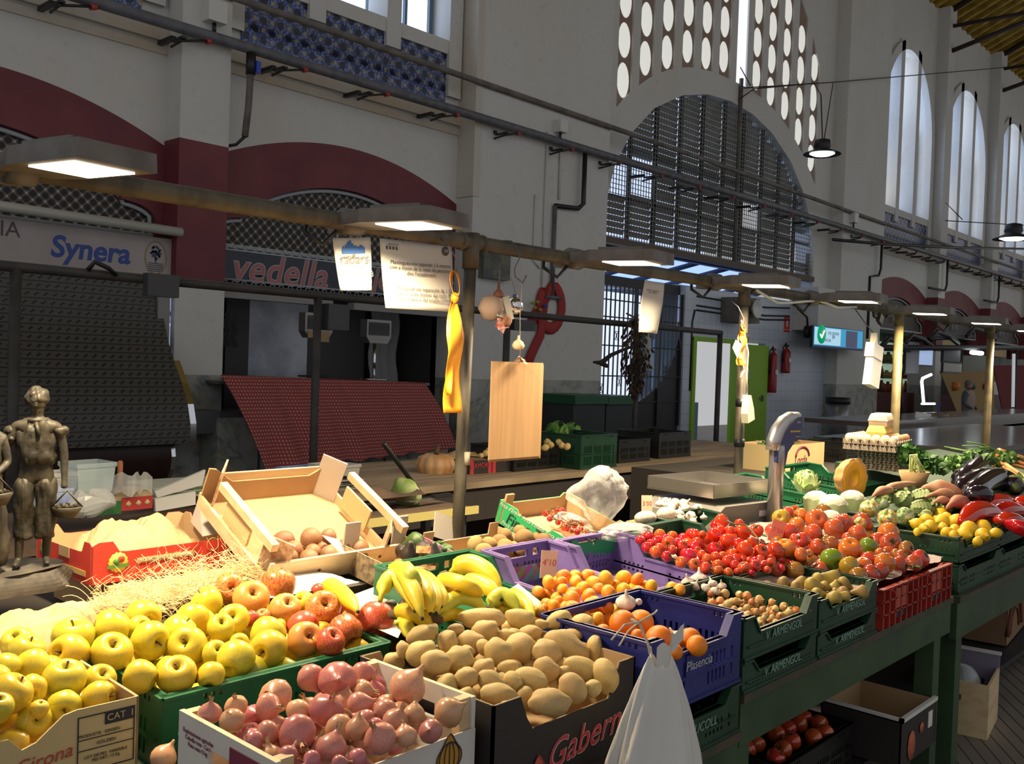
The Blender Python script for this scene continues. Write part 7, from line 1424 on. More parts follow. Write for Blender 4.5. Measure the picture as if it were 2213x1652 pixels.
# ---- brown fruit in the wooden crate, kiwis, avocados, cherry tomatoes, garlic by the scale
K1 = zm(420, 1030, 4.61, [(890, 640, 105), (1160, 625, 105), (985, 735, 92), (955, 810, 82), (1180, 750, 82), (1340, 600, 80), (1650, 715, 88), (1490, 690, 62), (1140, 820, 92), (1345, 790, 92), (1275, 715, 55), (1660, 815, 78)])
pile('brown_fruit', K1, .99, 2.42, .50, 'of the wooden crate', 'brown fruit in the wooden crate', 'round brown fruit', 'fruit', 1, seed=27)
K2 = zm(1000, 1040, 4.811, [(130, 660, 90), (280, 650, 74), (440, 560, 78), (445, 690, 92), (640, 590, 98), (780, 590, 66), (850, 625, 88), (800, 690, 88), (620, 715, 86), (430, 735, 92), (220, 720, 78), (385, 620, 70), (600, 520, 66)])
pile('kiwi', K2, .975, 2.12, .22, 'of the kiwi box', 'kiwis in the colourful box', 'fuzzy brown kiwi', 'kiwi', .95, fill=10, seed=29, zmin=.93, orient=lambda r: Vector((r.gauss(0, 1), r.gauss(0, 1), r.gauss(0, .6))).normalized())
pile('avocado', [(900, 1172, 24, 'green_avocado', (1.0, 1.0, 160)), (912, 1186, 19), (885, 1200, 22), (938, 1205, 24), (965, 1190, 17, 'green_avocado'), (950, 1182, 14, 'green_avocado'), (868, 1192, 16), (845, 1308, 14), (870, 1310, 12)], .985, 2.32, .15, 'of the avocados', 'avocados behind the bananas', {'avocado': 'dark wrinkled avocado', 'green_avocado': 'smooth green avocado'}, 'avocado', .92, seed=31)
e = MB().box(-.022, -.001, -.011, .022, .001, .011).build('fruit_sticker', mat('sticker_yellow', (.75, .55, .2), (.6, .1, .05), 90, r=.5)); p = plane_pt(915, 1188, 1.03, 2.20, .1); e.location = p; e.rotation_euler = (-.3, 0, -.8); tag(e, 'yellow and red sticker on the dark avocado', 'sticker')
rnd = random.Random(31)
C1 = zm(1000, 1040, 4.811, [(860, 340, 36), (940, 360, 30), (905, 395, 32), (1030, 310, 36), (980, 300, 30), (1010, 380, 36), (1060, 430, 36), (1060, 480, 45), (990, 430, 32), (1120, 420, 36), (1160, 460, 36), (1090, 500, 32), (1190, 530, 36), (1300, 560, 30), (1360, 550, 24), (1320, 630, 22), (1380, 620, 20), (1430, 590, 22), (1230, 500, 30), (930, 330, 26), (1110, 380, 30), (1180, 410, 28), (1240, 600, 24), (1290, 520, 28), (1130, 520, 28), (1240, 450, 28), (1400, 560, 20)])
pile('cherry_tomato', C1, .985, 2.05, .30, 'of the cherry tomatoes', 'cherry tomatoes in the bright green carton', 'tiny cherry tomato', 'tomato', 1, seed=32, parts=False)
m = MB()
for k in range(40):
    a = rnd.choice(C1); p = plane_pt(a[0]+rnd.uniform(-9, 9), a[1]+rnd.uniform(-6, 6), .995, 2.05, .30); b_ = p+Vector((rnd.uniform(-.05, .05), rnd.uniform(-.05, .05), rnd.uniform(-.004, .012))); m.tube([p, (p+b_)/2+Vector((0, 0, .008)), b_], .0018, 4)
tag(m.build('cherry_tomato_vines', GST), 'tangle of thin green stalks among the cherry tomatoes', 'vine', None, 'stuff')
GL = zm(1350, 1080, 6.323, [(600, 90, 75), (700, 60, 75), (820, 70, 80), (830, 130, 75), (1000, 130, 72), (740, 200, 75), (620, 200, 80), (640, 130, 70), (700, 340, 60), (820, 340, 65), (760, 270, 70), (900, 230, 70), (560, 30, 60), (940, 300, 55), (480, 60, 60), (1080, 250, 50)])
pile('garlic', GL, 1.00, 2.22, .25, 'of the garlic heap', 'garlic heap in front of the scale', 'white garlic head', 'garlic', 1, seed=33, orient=lambda r: Vector((r.gauss(0, .7), r.gauss(0, .7), .8)).normalized())
BEANM = fruit_mat('bean_bag', (.66, .55, .42), spk=((.22, .10, .06), 120, .30), r=.35, rand=.1)
for k, (x_, y__, w_, h_) in enumerate(((1395, 1120, 34, 17), (1440, 1112, 30, 18))):
    p = plane_pt(x_, y__, 1.0, 2.2, .1); d_ = pix(p)[2]/FPX; o = MB().surf(lambda u, v: (w_*d_*math.cos(2*PI*u)*math.sin(PI*v)*(1+.08*math.sin(4*PI*u+k)), w_*.6*d_*math.sin(2*PI*u)*math.sin(PI*v), -h_*d_*math.cos(PI*v)*.9), 24, 12, wrap=True).build('bean_bag', BEANM); o.location = p; tag(o, ['clear bag of speckled pink beans, nearer the crumpled plastic bag', 'clear bag of speckled beans, nearer the garlic heap'][k], 'bag')
# ================================================================== BANANAS
def banana(parent, pts, r_, nm='banana'):
    P_ = [Vector(p_) for p_ in pts]; n = 14; C_ = []
    for k in range(n+1):     # quadratic through three points
        t_ = k/n; C_.append(P_[0]*(2*(t_-.5)*(t_-1))+P_[1]*(4*t_*(1-t_))+P_[2]*(2*t_*(t_-.5)))
    rr_ = [r_*(.30 if k == 0 else .38 if k == 1 else min(1, .60+.16*k) if k < 4 else (1 if k < n-3 else (.92, .75, .48, .22)[k-(n-3)])) for k in range(n+1)]
    m = MB().tube(C_, rr_, 10, 0, None, True, lambda a: 1+.05*math.cos(5*a)); o = m.build(nm, BAN, parent)
    t_ = (C_[-1]-C_[-2]).normalized(); MB().tube([C_[-1]-t_*.002, C_[-1]+t_*.006], r_*.2, 6).build('tip', INK, o); return o
def bunch(lab, bl, crown, z0=1.0, y0=1.85, sl=.1):
    e = empty('banana_bunch', (0, 0, 0), 0, lab, 'bananas', 'banana bunches')
    P_ = lambda a, dz=0: plane_pt(a[0], a[1], z0+dz, y0, sl)
    for (a, b, c_, r_, dz) in bl:
        p1 = P_(a, dz*.3); p2 = P_(b, dz); p3 = P_(c_, dz*.3); banana(e, (p1, p2, p3), r_*pix(p2)[2]/FPX)
    MB().lathe([(0, -.014), (.012, -.01), (.014, .004), (0, .014)], 8, 0, Matrix.Translation(P_(crown, .01)) @ Matrix.Diagonal((1, 1.6, 1, 1))).build('crown', STEMM, e)
Q = lambda x_, y__: (800+x_/5.5325, 1180+y__/5.5325)
bunch('bright banana bunch arching up at the left, beside the apples', [(Q(120, 660), Q(280, 370), Q(530, 770), 17, .05), (Q(420, 320), Q(620, 460), Q(720, 800), 19, .05), (Q(500, 330), Q(720, 480), Q(790, 800), 18, .03), (Q(600, 340), Q(800, 520), Q(850, 720), 17, .01), (Q(250, 320), Q(420, 350), Q(620, 860), 19, .07), (Q(380, 270), Q(480, 330), Q(560, 560), 17, .085)], Q(350, 290), 1.02)
bunch('three long bananas lying at the back near the green crate wall', [(Q(960, 330), Q(1260, 230), Q(1560, 530), 21, .05), (Q(790, 400), Q(1080, 450), Q(1350, 590), 17, .05), (Q(1100, 430), Q(1330, 460), Q(1560, 640), 18, .02), (Q(850, 540), Q(1000, 590), Q(1150, 650), 15, .0)], Q(900, 350), .99)
bunch('small curved banana bunch with brown crown in the middle of the bananas', [(Q(790, 830), Q(1080, 620), Q(1380, 760), 17, .03), (Q(820, 880), Q(1000, 820), Q(1200, 900), 14, .0)], Q(790, 870), .97)
bunch('banana bunch at the right, behind the potatoes', [(Q(1430, 760), Q(1580, 590), Q(1800, 800), 18, .04), (Q(1640, 580), Q(1800, 640), Q(1960, 870), 15, .02), (Q(1500, 780), Q(1600, 760), Q(1720, 800), 14, .0)], Q(1420, 780), .96)
bunch('bananas lying low at the left between apples and potatoes', [(Q(290, 800), Q(520, 810), Q(760, 990), 18, .03), (Q(300, 930), Q(430, 950), Q(480, 1120), 16, .0)], Q(290, 820), .95)
b1 = empty('single_banana', (0, 0, 0), 0, 'single greenish banana lying behind the red apples', 'banana'); P_ = lambda a: plane_pt(460+a[0]/5.245, 1200+a[1]/5.245, .985, 2.2, .1); banana(b1, (P_((1250, 320)), P_((1450, 420)), P_((1640, 640))), .022)
lp = slab3([plane_pt(x_, y__, .93, 1.85, .10) for x_, y__ in ((1120, 1262), (1075, 1290), (1150, 1330), (1190, 1318))], 'lining_paper', mat('mauve_lining', (.45, .36, .38), r=.8), 'mauve lining paper on the floor of the banana crate', 'paper', .001)
slab3([plane_pt(x_, y__, .91, 2.0, .05) for x_, y__ in ((700, 1310), (830, 1262), (900, 1300), (860, 1380), (760, 1390))], 'white_liner_paper', PAPER, 'white paper under the bananas next to the red apples', 'paper', .001)
# ================================================================== STRAW
rnd = random.Random(41); m = MB(); STR = mat('pale_wood_wool', (.70, .52, .26), (.60, .42, .18), 20, r=.8)
for k in range(1500):
    t_ = rnd.random(); x0 = lin(205, 640, t_); y0_ = lin(1312, 1200, t_**.85)+rnd.gauss(0, 4+12*math.sin(PI*min(1, t_*1.05)))+10
    if x0 > 560 and y0_ > 1262: y0_ = 1262-rnd.random()*30
    c = plane_pt(x0, y0_, .905+.03*rnd.random()+.04*math.sin(PI*t_), 2.33, .12); pts = [c]; a_ = rnd.random()*6.28; ca = rnd.choice((-1, 1))*rnd.uniform(.35, 1.15); L2 = rnd.uniform(.007, .014); pz_ = rnd.gauss(0, .5)
    for j in range(9): c = c+Vector((math.cos(a_), math.sin(a_), pz_+.4*math.sin(j*.8+k)))*L2; a_ += ca; ca += rnd.gauss(0, .12); pts.append(c)
    w_ = .0008; vs = []
    for p_ in pts: vs += [p_, p_+Vector((w_, w_, w_*1.4))]
    m.add(vs, [(2*i, 2*i+1, 2*i+3, 2*i+2) for i in range(9)], 0, True)
o = m.build('wood_wool', STR); tag(o, 'heap of pale curly wood wool straw behind the apple crate', 'straw', None, 'stuff')
o = MB().surf(lambda u, v: tuple(Vector(plane_pt(lin(205, 640, u), lin(1318, 1235, u)-v*48+10, .885, 2.33, .06))+Vector((0, 0, .035*math.sin(PI*v)*math.sin(PI*u)+.012*mnoise.noise(Vector((u*24, v*8, 0)))))), 70, 14, sm=False).build('straw_bed', STR); tag(o, 'dense bed of wood wool under the loose straw', 'straw', None, 'stuff')
# ================================================================== PLASTIC BAGS
BAGW = mat('white_bag_plastic', (.66, .64, .60), (.58, .56, .52), 3, r=.5, bump=.4, bsc=18)
def wbag(u, v):
    yy = v; w_ = lin(.030, .125, min(1, yy*1.5)**.8)*(1+.10*math.sin(3*yy+1)); a = 2*PI*u; f = 1+.16*math.sin(5*a+2*yy)*min(1, yy*2)+.07*math.sin(11*a+yy*7)
    return (w_*math.cos(a)*f+.03*yy*0-.005, w_*.38*math.sin(a)*f, -.44*yy+.012*math.sin(4*a)*(1-yy))
e = empty('white_plastic_bag', at(1428, 1425, Y=1.12), 0, 'white plastic bag knotted and hanging over the front edge by the blue crate', 'bag'); e.rotation_euler.z = -.3
MB().surf(wbag, 60, 40, wrap=True).build('bag_body', BAGW, e)
MB().surf(lambda u, v: (-.02+.075*u, -.01-.012*math.sin(u*6), .03+.035*u-.05*v*(1-u*.3)+.008*math.sin(u*14)), 14, 8, sm=False).build('bag_flap', BAGW, e)
STRG = mat('bag_string', (.55, .50, .40), r=.8); m = MB()
m.tube([(-.02, 0, -.02), (-.035, .0, .035), (-.045, .02, .075), (-.06, .03, .085)], .003, 5).tube([(-.045, .02, .08), (-.10, .0, .085), (-.14, -.01, .06)], .0022, 5).tube([(-.045, .02, .08), (-.09, .0, .07), (-.12, -.01, .045)], .002, 5).tube([(-.045, .02, .08), (.02, .05, .085), (.05, .08, .08)], .0022, 5).tube([(-.03, 0, .03), (-.02, -.02, -.10), (.0, -.03, -.2)], .003, 5)
m.build('tie_string', STRG, e)
CLB = NG('crinkled_clear_plastic'); lw = CLB.nt.nodes.new('ShaderNodeLayerWeight'); lw.inputs[0].default_value = .5; CLB.set('Base Color', (.80, .78, .75)).set('Roughness', .10).set('Alpha', CLB.math('MULTIPLY_ADD', lw.outputs['Facing'], .55, .10)).bump(CLB.noise(CLB.obj, 22, 4, .6), .7, .02); CLB = CLB.m
def crumple(name, px, py, Y, sx, sy, sz, seed, lab, shape):
    p_ = at(px, py, Y=Y)
    def f(u, v):
        a = 2*PI*u; b = PI*v; d_ = Vector((math.sin(b)*math.cos(a), math.sin(b)*math.sin(a), -math.cos(b))); n_ = 1+.42*mnoise.noise(d_*1.4+Vector((seed, 0, 0)))+.20*abs(mnoise.noise(d_*3.1+Vector((0, seed, 0))))+.03*mnoise.noise(d_*7)
        k_ = shape(d_.z); return (d_.x*sx*n_*k_, d_.y*sy*n_*k_, d_.z*sz*(1+.15*(n_-1)))
    o = MB().surf(f, 60, 40, wrap=True).build(name, CLB); o.location = p_; tag(o, lab, 'bag'); return o
o = crumple('clear_plastic_bag', 1298, 1075, 2.20, .115, .07, .115, 3, 'big crumpled clear plastic bag standing up behind the purple crates', lambda z: 1.15 if z > 0 else .62+.5*(1+z)*.9); o.rotation_euler.y = -.25
o = crumple('clear_wrapping', 1345, 1150, 2.02, .13, .06, .03, 8, 'shiny clear wrapping spread beside the small red tomatoes', lambda z: 1); crumple('clear_wrapping', 1235, 1128, 2.20, .09, .05, .03, 9, 'clear wrapping pulled over the cherry tomatoes', lambda z: 1).rotation_euler.y = .3
# ================================================================== BACK WORKTOP GOODS
PUM = fruit_mat('pumpkin_skin', (.52, .27, .10), streak=((.60, .40, .20), (1, 1, .3), 12, .1), r=.5, rand=.1)
def pumpkin(name, p_, r_, lab, sq=.78, cut=False, rotz=0, tilt=0):
    e = empty(name, p_, rotz, lab, 'pumpkin'); e.rotation_euler.x = tilt
    pr = [(0, -sq*.85), (.4, -sq*.95), (.8, -sq*.7), (1, 0), (.85, sq*.65), (.5, sq*.9), (.2, sq*.85), (0, sq*.7)]; P2 = []
    for (a, b), (c_, d_) in zip(pr, pr[1:]): P2 += [(a+(c_-a)*k/3, b+(d_-b)*k/3) for k in range(3)]
    P2.append(pr[-1]); MB().lathe([(a*r_, b*r_) for a, b in P2], 60, 0, None, lambda a, z: 1-.10*abs(math.cos(5.5*a))**6 if True else 1).build('pumpkin_body', PUM, e)
    MB().tube([(0, 0, r_*.55), (0.02, 0, r_*.75), (.05, .01, r_*.88)], [.018, .012, .014], 7).build('pumpkin_stalk', STEMM, e); return e
c = at(945, 1008, Z=.96); c = at(942, 1006, Y=4.62); pumpkin('pumpkin', c, 45/FPX*pix(c)[2], 'big ribbed orange pumpkin lying left of the post on the worktop', .62, rotz=.4); c = at(1003, 1003, Y=4.80); pumpkin('pumpkin', c, 46/FPX*pix(c)[2], 'big ribbed orange pumpkin mostly behind the rusty post', .66, rotz=1)
def blackbox(px0, px1, py0, py1, lab, txt):
    a = at(px0, py1, Z=.852); b = at(px1, py1, Y=a.y); h_ = at(px0, py0, Y=a.y).z-.852; w_ = b.x-a.x
    e = carton('small_carton', w_, .28, h_, BLKC, lab); MB().box(-w_/2-.001, -.142, 0, -w_/2+.03, -.139, h_+.01).build('red_edge', SCR, e); MB().box(w_/2-.03, -.142, 0, w_/2+.001, -.139, h_+.01).build('red_edge', SCR, e)
    if txt: textmesh('lettering', txt, .045, SCR, e, Matrix.Translation((0, -.143, h_*.6)) @ FRONT)
    put(e, (a.x+b.x)/2, a.y+.14, .852); return e
blackbox(1016, 1061, 997, 1026, 'small black and red carton reading ZAMORA beside the pumpkins', 'ZAMORA'); blackbox(1064, 1112, 992, 1022, 'small black and red carton behind the brown paper bags', '')
def bcrate(px0, px1, py0, py1, M_, lab, hh=None):
    a = at(px0, py1, Z=.852); b = at(px1, py1, Y=a.y); h_ = at((px0+px1)/2, py0, Y=a.y).z-.852; e = crate('produce_crate', b.x-a.x, .42, h_, M_, lab, h_*.9, raised='flat'); put(e, (a.x+b.x)/2, a.y+.22, .852); return e
bcrate(1112, 1252, 965, 1020, BLACKC, 'black crate of small potatoes on the worktop behind the paper bags'); bcrate(1256, 1334, 940, 1016, DGREEN, 'dark green crate of greens on the worktop, right of the leafy heap'); bcrate(1338, 1406, 950, 1002, BLACKC, 'black crate standing below the dried herbs'); bcrate(1425, 1494, 935, 992, BLACKC, 'black crate at the right end of the worktop')
LEAFG = mat('leaf_green', (.07, .20, .03), (.16, .30, .07), 7, r=.6, bump=.3, bsc=40); LEAFD = mat('dark_leaf_green', (.025, .09, .012), (.06, .16, .03), 9, r=.6)
def leaves(name, pts, n, size, M_, lab, cat, seed, up=.6, kind=None):
    rnd = random.Random(seed); m = MB()
    for k in range(n):
        c, R_ = rnd.choice(pts); d_ = Vector((rnd.gauss(0, 1), rnd.gauss(0, 1), rnd.gauss(up, .6))).normalized(); b_ = Vector(c)+Vector((rnd.uniform(-R_, R_), rnd.uniform(-R_, R_), rnd.uniform(-R_*.5, R_*.5))); s_ = size*rnd.uniform(.6, 1.2); sd = d_.cross(Vector((rnd.gauss(0, 1), rnd.gauss(0, 1), .3))).normalized()*s_*.34; nr = d_.cross(sd).normalized()*s_*.15
        m.add([b_, b_+d_*s_*.35+sd+nr, b_+d_*s_*.7+sd*.8, b_+d_*s_+nr, b_+d_*s_*.7-sd*.8, b_+d_*s_*.35-sd+nr, b_+d_*s_*.5-nr], [(0, 1, 6), (1, 2, 6), (2, 3, 6), (3, 4, 6), (4, 5, 6), (5, 0, 6)], 0, True)
    o = m.build(name, M_); tag(o, lab, cat, None, kind); return o
def head(px, py, Y, r_px, M_, lab, name='cabbage', cat='cabbage', n=40, seed=1, core=None):
    c = at(px, py, Y=Y); R_ = r_px/FPX*pix(c)[2]; e = empty(name, c, 0, lab, cat); rnd = random.Random(seed)
    MB().lathe([(R_*.8*math.sin(PI*k/10), -R_*.75*math.cos(PI*k/10)) for k in range(11)], 18, 0, None, lambda a, z: 1+.06*math.sin(6*a+z*30)).build('core', core or M_, e); m = MB()
    for k in range(n):
        d_ = Vector((rnd.gauss(0, 1), rnd.gauss(0, 1), rnd.gauss(.2, .8))).normalized(); t_ = d_.cross(Vector((0, 0, 1))).normalized(); u_ = t_.cross(d_)
        m.surf(lambda u, v: tuple(d_*R_*(.72+.28*v+.05*math.sin(u*9+k))+t_*R_*(u-.5)*.9*math.sin(PI*(.2+.7*v))+u_*R_*(v-.4)*1.0), 5, 5)
    m.build('outer_leaves', M_, e); return e
head(1205, 940, 4.6, 26, LEAFG, 'leafy green lettuce heap above the black crate, nearer the paper bags', 'lettuce', 'lettuce', 40, 2); head(1235, 938, 4.75, 22, LEAFG, 'leafy green lettuce heap above the black crate, nearer the green crate', 'lettuce', 'lettuce', 36, 4)
pile('potato', [(1183, 956, 8), (1196, 953, 9), (1208, 957, 8), (1190, 962, 8), (1214, 963, 7), (1226, 966, 8), (1178, 968, 8)], 1.03, 4.4, 0, 'of the far worktop', 'small potatoes on the back worktop', 'small pale potato', 'potato', 1, seed=3)
pile('potato', [(1050, 980, 7), (1056, 973, 6), (1064, 984, 6), (1040, 985, 6)], 1.0, 4.5, 0, 'beside the pumpkins', 'small potatoes above the black carton', 'tiny pale potato', 'potato', 1, seed=4)
leaves('crate_greens', [((5.42+.12*k, 4.36, .95), .07) for k in range(3)], 120, .07, LEAFG, 'green leaves filling the dark green crate on the worktop', 'greens', 5, .6, 'stuff')
# ================================================================== RIGHT-HAND VEGETABLES (on tilted dark boards)
def board_(x0, x1, lab):
    o = MB().add([(x0, 1.60, .925), (x1, 1.60, .925), (x1, 2.55, 1.039), (x0, 2.55, 1.039), (x0, 1.60, .863), (x1, 1.60, .863), (x1, 2.55, .863), (x0, 2.55, .863)], [(0, 1, 2, 3), (0, 4, 5, 1), (1, 5, 6, 2), (2, 6, 7, 3), (3, 7, 4, 0), (7, 6, 5, 4)]).build('display_board', mat('dark_green_board', (.02, .05, .03), r=.7)); tag(o, lab, 'board')
board_(5.82, 7.7, 'dark green sloping board under the aubergines, greens and carrots')
o = MB().box(4.10, 1.6, .863, 5.8, 2.04, .94).build('display_board', MATS['dark_green_board']); tag(o, 'dark green board under the bagged cauliflower and artichokes', 'board')
VP = lambda px, py, dz=0: plane_pt(px, py, .98+dz, 1.6, .12)
WCA = mat('white_curd', (.80, .76, .62), (.70, .62, .42), 9, r=.8, bump=.8, bsc=70)
def cauli(px, py, r_px, lab, seed, bagged=True, dz=0):
    c = VP(px, py, dz); R_ = r_px/FPX*pix(c)[2]; e = empty('cauliflower', c, seed, lab, 'cauliflower')
    MB().surf(lambda u, v: tuple(Vector((math.sin(PI*v)*math.cos(2*PI*u), math.sin(PI*v)*math.sin(2*PI*u), -.75*math.cos(PI*v)))*R_*(1+.10*abs(mnoise.noise(Vector((math.cos(2*PI*u)*4, math.sin(2*PI*u)*4, v*9+seed)))))), 36, 22, wrap=True).build('curd', WCA, e)
    m = MB()
    for k in range(9):
        a = 2*PI*k/9+seed; m.surf(lambda u, v: (R_*(.95+.15*v)*math.cos(a+(u-.5)*.8), R_*(.95+.15*v)*math.sin(a+(u-.5)*.8), R_*(-.8+1.0*v-.6*(u-.5)**2)), 5, 5)
    m.build('wrapper_leaf', LEAFG if not bagged else mat('pale_leaf', (.50, .58, .28), r=.6), e); return e
e = head(1742, 1047, 2.13, 27, mat('pale_green_leaf', (.42, .55, .20), (.62, .66, .36), 12, r=.6), 'pale green pointed cauliflower head at the corner behind the scale', 'green_cauliflower', 'cauliflower', 34, 6)
for k, (x_, y__, r_, lab) in enumerate(((1765, 1082, 27, 'white bagged cauliflower, leftmost behind the big tomatoes'), (1800, 1092, 30, 'white bagged cauliflower in the middle behind the big tomatoes'), (1842, 1080, 26, 'white bagged cauliflower, rightmost and yellowish, below the cut pumpkin'), (1795, 1120, 22, 'white bagged cauliflower, lowest, touching the big tomatoes'))): cauli(x_, y__, r_, lab, k+1.5, dz=.0)
# cut pumpkin
c = VP(1848, 1036, .05); R_ = 46/FPX*pix(c)[2]; e = empty('cut_pumpkin', c, -1.78, 'half pumpkin showing its bright yellow flesh beside the egg trays', 'pumpkin')
T = Matrix.Rotation(PI/2, 4, 'Y')
hp = [(R_*math.sin(PI/2*k/8)*1.0, -R_*.95*math.cos(PI/2*k/8)) for k in range(9)]+[(R_*.93, .0), (R_*.45, -R_*.36), (0, -R_*.42)]
MB().lathe(hp, 44, 0, T, lambda a, z: 1-.08*abs(math.cos(5*a))**5).build('pumpkin_skin', PUM, e)
MB().lathe([(0, -R_*.30), (R_*.3, -R_*.25), (R_*.42, -.002), (R_*.93, .001), (R_*.98, -.01)], 44, 0, T, lambda a, z: 1-.05*abs(math.cos(5*a))**5).build('yellow_flesh', mat('pumpkin_flesh', (.85, .42, .01), (.80, .34, .01), 5, r=.5), e)
m = MB(); rnd = random.Random(4)
for k in range(30): a = rnd.random()*6.28; q = R_*.36*rnd.random()**.5; m.lathe([(0, -.006), (.006, 0), (0, .006)], 6, 0, Matrix.Translation((-.02, q*math.cos(a), q*math.sin(a))))
m.build('seeds', mat('seed_orange', (.60, .25, .03), (.6, .45, .2), 80, r=.6), e)
# eggs: tray pack, tray, stacked trays
CB = mat('grey_pulp', (.45, .36, .28), (.36, .28, .21), 20, r=.9, bump=.4, bsc=80); YPK = mat('yellow_pulp', (.75, .50, .10), r=.8); BPK = mat('beige_pulp', (.60, .46, .32), r=.85)
tc = VP(1893, 1032); tz = tc.z-.02
def egg_tray(z, rows, cols, M_, lab, eggs, x, y, rz, s=.045, h=.03, key='egg', grp=None):
    e = empty('egg_tray', (x, y, z), rz, lab, 'egg tray'); w_, d_ = cols*s, rows*s
    MB().surf(lambda u, v: ((u-.5)*w_, (v-.5)*d_, h*(.5+.5*math.cos(u*cols*2*PI)*math.cos(v*rows*2*PI)*.9)), cols*8, rows*8, sm=False).build('tray_cups', M_, e)
    m = MB()
    for k in range(cols*2): 
        for sy in (-1, 1): a = -w_/2+k*s/2; m.add([(a, sy*d_/2, 0), (a+s/4, sy*(d_/2+.004), h*1.1), (a+s/2, sy*d_/2, 0)], [(0, 1, 2)])
    for k in range(rows*2):
        for sx in (-1, 1): a = -d_/2+k*s/2; m.add([(sx*w_/2, a, 0), (sx*(w_/2+.004), a+s/4, h*1.1), (sx*w_/2, a+s/2, 0)], [(0, 1, 2)])
    m.build('tray_edge', M_, e)
    if eggs:
        Rz = Matrix.Rotation(rz, 3, 'Z'); 
        for i in range(rows):
            for j in range(cols):
                o = bpy.data.objects.new('egg', MESH['egg' if j > 1 or key == 'pale' and False else ('pale_egg' if j < 2 else 'egg')][0] if key == 'egg' else MESH['pale_egg'][0]); COL.objects.link(o); r_ = s*.43
                o.location = Vector((x, y, z+h*1.0))+Rz @ Vector((-w_/2+(j+.5)*s, -d_/2+(i+.5)*s, 0)); o.scale = (r_, r_, r_)
                tag(o, '%s egg on the big tray, %s row from the front, %s from the left' % ('pale' if j < 2 else 'brown', ['first', 'second', 'third', 'fourth', 'fifth', 'sixth'][i], ['first', 'second', 'third', 'fourth', 'fifth', 'sixth', 'seventh', 'eighth', 'ninth'][j]), 'egg', grp)
    return e
ex, ey = 5.62, 2.20
zt0 = 1.035
for k in range(9): egg_tray(zt0+k*.0135, 5, 6, CB, 'empty grey egg tray in the stack, %s from the bottom' % ['first', 'second', 'third', 'fourth', 'fifth', 'sixth', 'seventh', 'eighth', 'ninth'][k], False, ex+.10, ey, .1+.02*(k % 3), .05, .014)
egg_tray(zt0+.125, 6, 7, CB, 'grey egg tray with brown eggs, lower of the two filled ones', False, ex-.02, ey, .12, .05, .035); egg_tray(zt0+.160, 6, 7, CB, 'grey egg tray full of brown and pale eggs on top of the stack', True, ex-.02, ey, .12, .05, .03, 'egg', 'eggs on the big grey tray')
for k, (zz, M_, lab) in enumerate(((zt0+.225, YPK, 'yellow closed egg carton with a label, lying on the eggs'), (zt0+.292, BPK, 'beige closed egg carton on top of everything'))):
    e = empty('egg_carton', (ex+.0+.02*k, ey, zz), .22, lab, 'egg carton')
    MB().box(-.125, -.055, 0, .125, .055, .006).prism([(-.12, 0), (.12, 0), (.112, -.032), (-.112, -.032)], .10, Matrix.Translation((0, -.05, .002))).build('carton_base', M_, e)
    MB().surf(lambda u, v: ((u-.5)*.25, (v-.5)*.11, .006+.038*min(1, 5*math.sin(PI*u))*min(1, 3*math.sin(PI*v))*(.82+.18*abs(math.sin(5*PI*u)))), 50, 14).build('carton_lid', M_, e)
    if not k: MB().box(-.09, -.02, .042, .02, .03, .045).build('carton_label', mat('cream_green_label', (.55, .55, .35), (.25, .35, .15), 50, r=.6), e)
# salad bags, artichokes, sweet potatoes, aubergines, cucumbers, peppers, carrots, greens
SAL = NG('chopped_salad'); v_ = SAL.voro(SAL.obj, 90, 'Color'); h_ = SAL.sep(v_); SAL.set('Base Color', SAL.ramp(h_[0], [(.0, (.10, .22, .03)), (.3, (.30, .42, .10)), (.5, (.70, .70, .50)), (.62, (.70, .25, .04)), (.9, (.75, .30, .05))])).set('Roughness', .25).set('Coat Weight', .5).bump(SAL.noise(SAL.obj, 40, 4), .6, .01); SALM = SAL.m
SAG = NG('chopped_greens'); v_ = SAG.voro(SAG.obj, 80, 'Color'); h_ = SAG.sep(v_); SAG.set('Base Color', SAG.ramp(h_[0], [(.0, (.10, .20, .04)), (.5, (.28, .38, .12)), (.8, (.50, .55, .30))])).set('Roughness', .2).set('Coat Weight', .6).bump(SAG.noise(SAG.obj, 30, 4), .6, .01)
for k, (x_, y__, w_, h_, M_, lab) in enumerate(((1878, 1100, 24, 18, SALM, 'bag of shredded salad with carrot, nearest the cauliflower'), (1918, 1122, 26, 20, SALM, 'bag of orange shredded carrot salad in front of the artichokes'), (1955, 1118, 22, 20, SAG.m, 'bag of chopped green salad beside the lemons'), (1900, 1088, 24, 15, SAG.m, 'bag of pale green leaves between pumpkin and artichokes'), (1860, 1130, 18, 12, SALM, 'small bag of shredded carrot touching the big tomatoes'))):
    c = VP(x_, y__); s_ = pix(c)[2]/FPX; o = MB().surf(lambda u, v: tuple(Vector((math.sin(PI*v)*math.cos(2*PI*u)*w_, math.sin(PI*v)*math.sin(2*PI*u)*w_*.8, -h_*math.cos(PI*v)))*s_*(1+.18*mnoise.noise(Vector((math.cos(2*PI*u)*2+k*5, math.sin(2*PI*u)*2, v*5))))), 30, 20, wrap=True).build('salad_bag', M_); o.location = c; tag(o, lab, 'salad bag', 'bagged salads')
ART = fruit_mat('artichoke_leaf', (.22, .30, .10), streak=((.32, .38, .17), (1, 1, .4), 30, .2), r=.6, rand=.25)
m = MB()
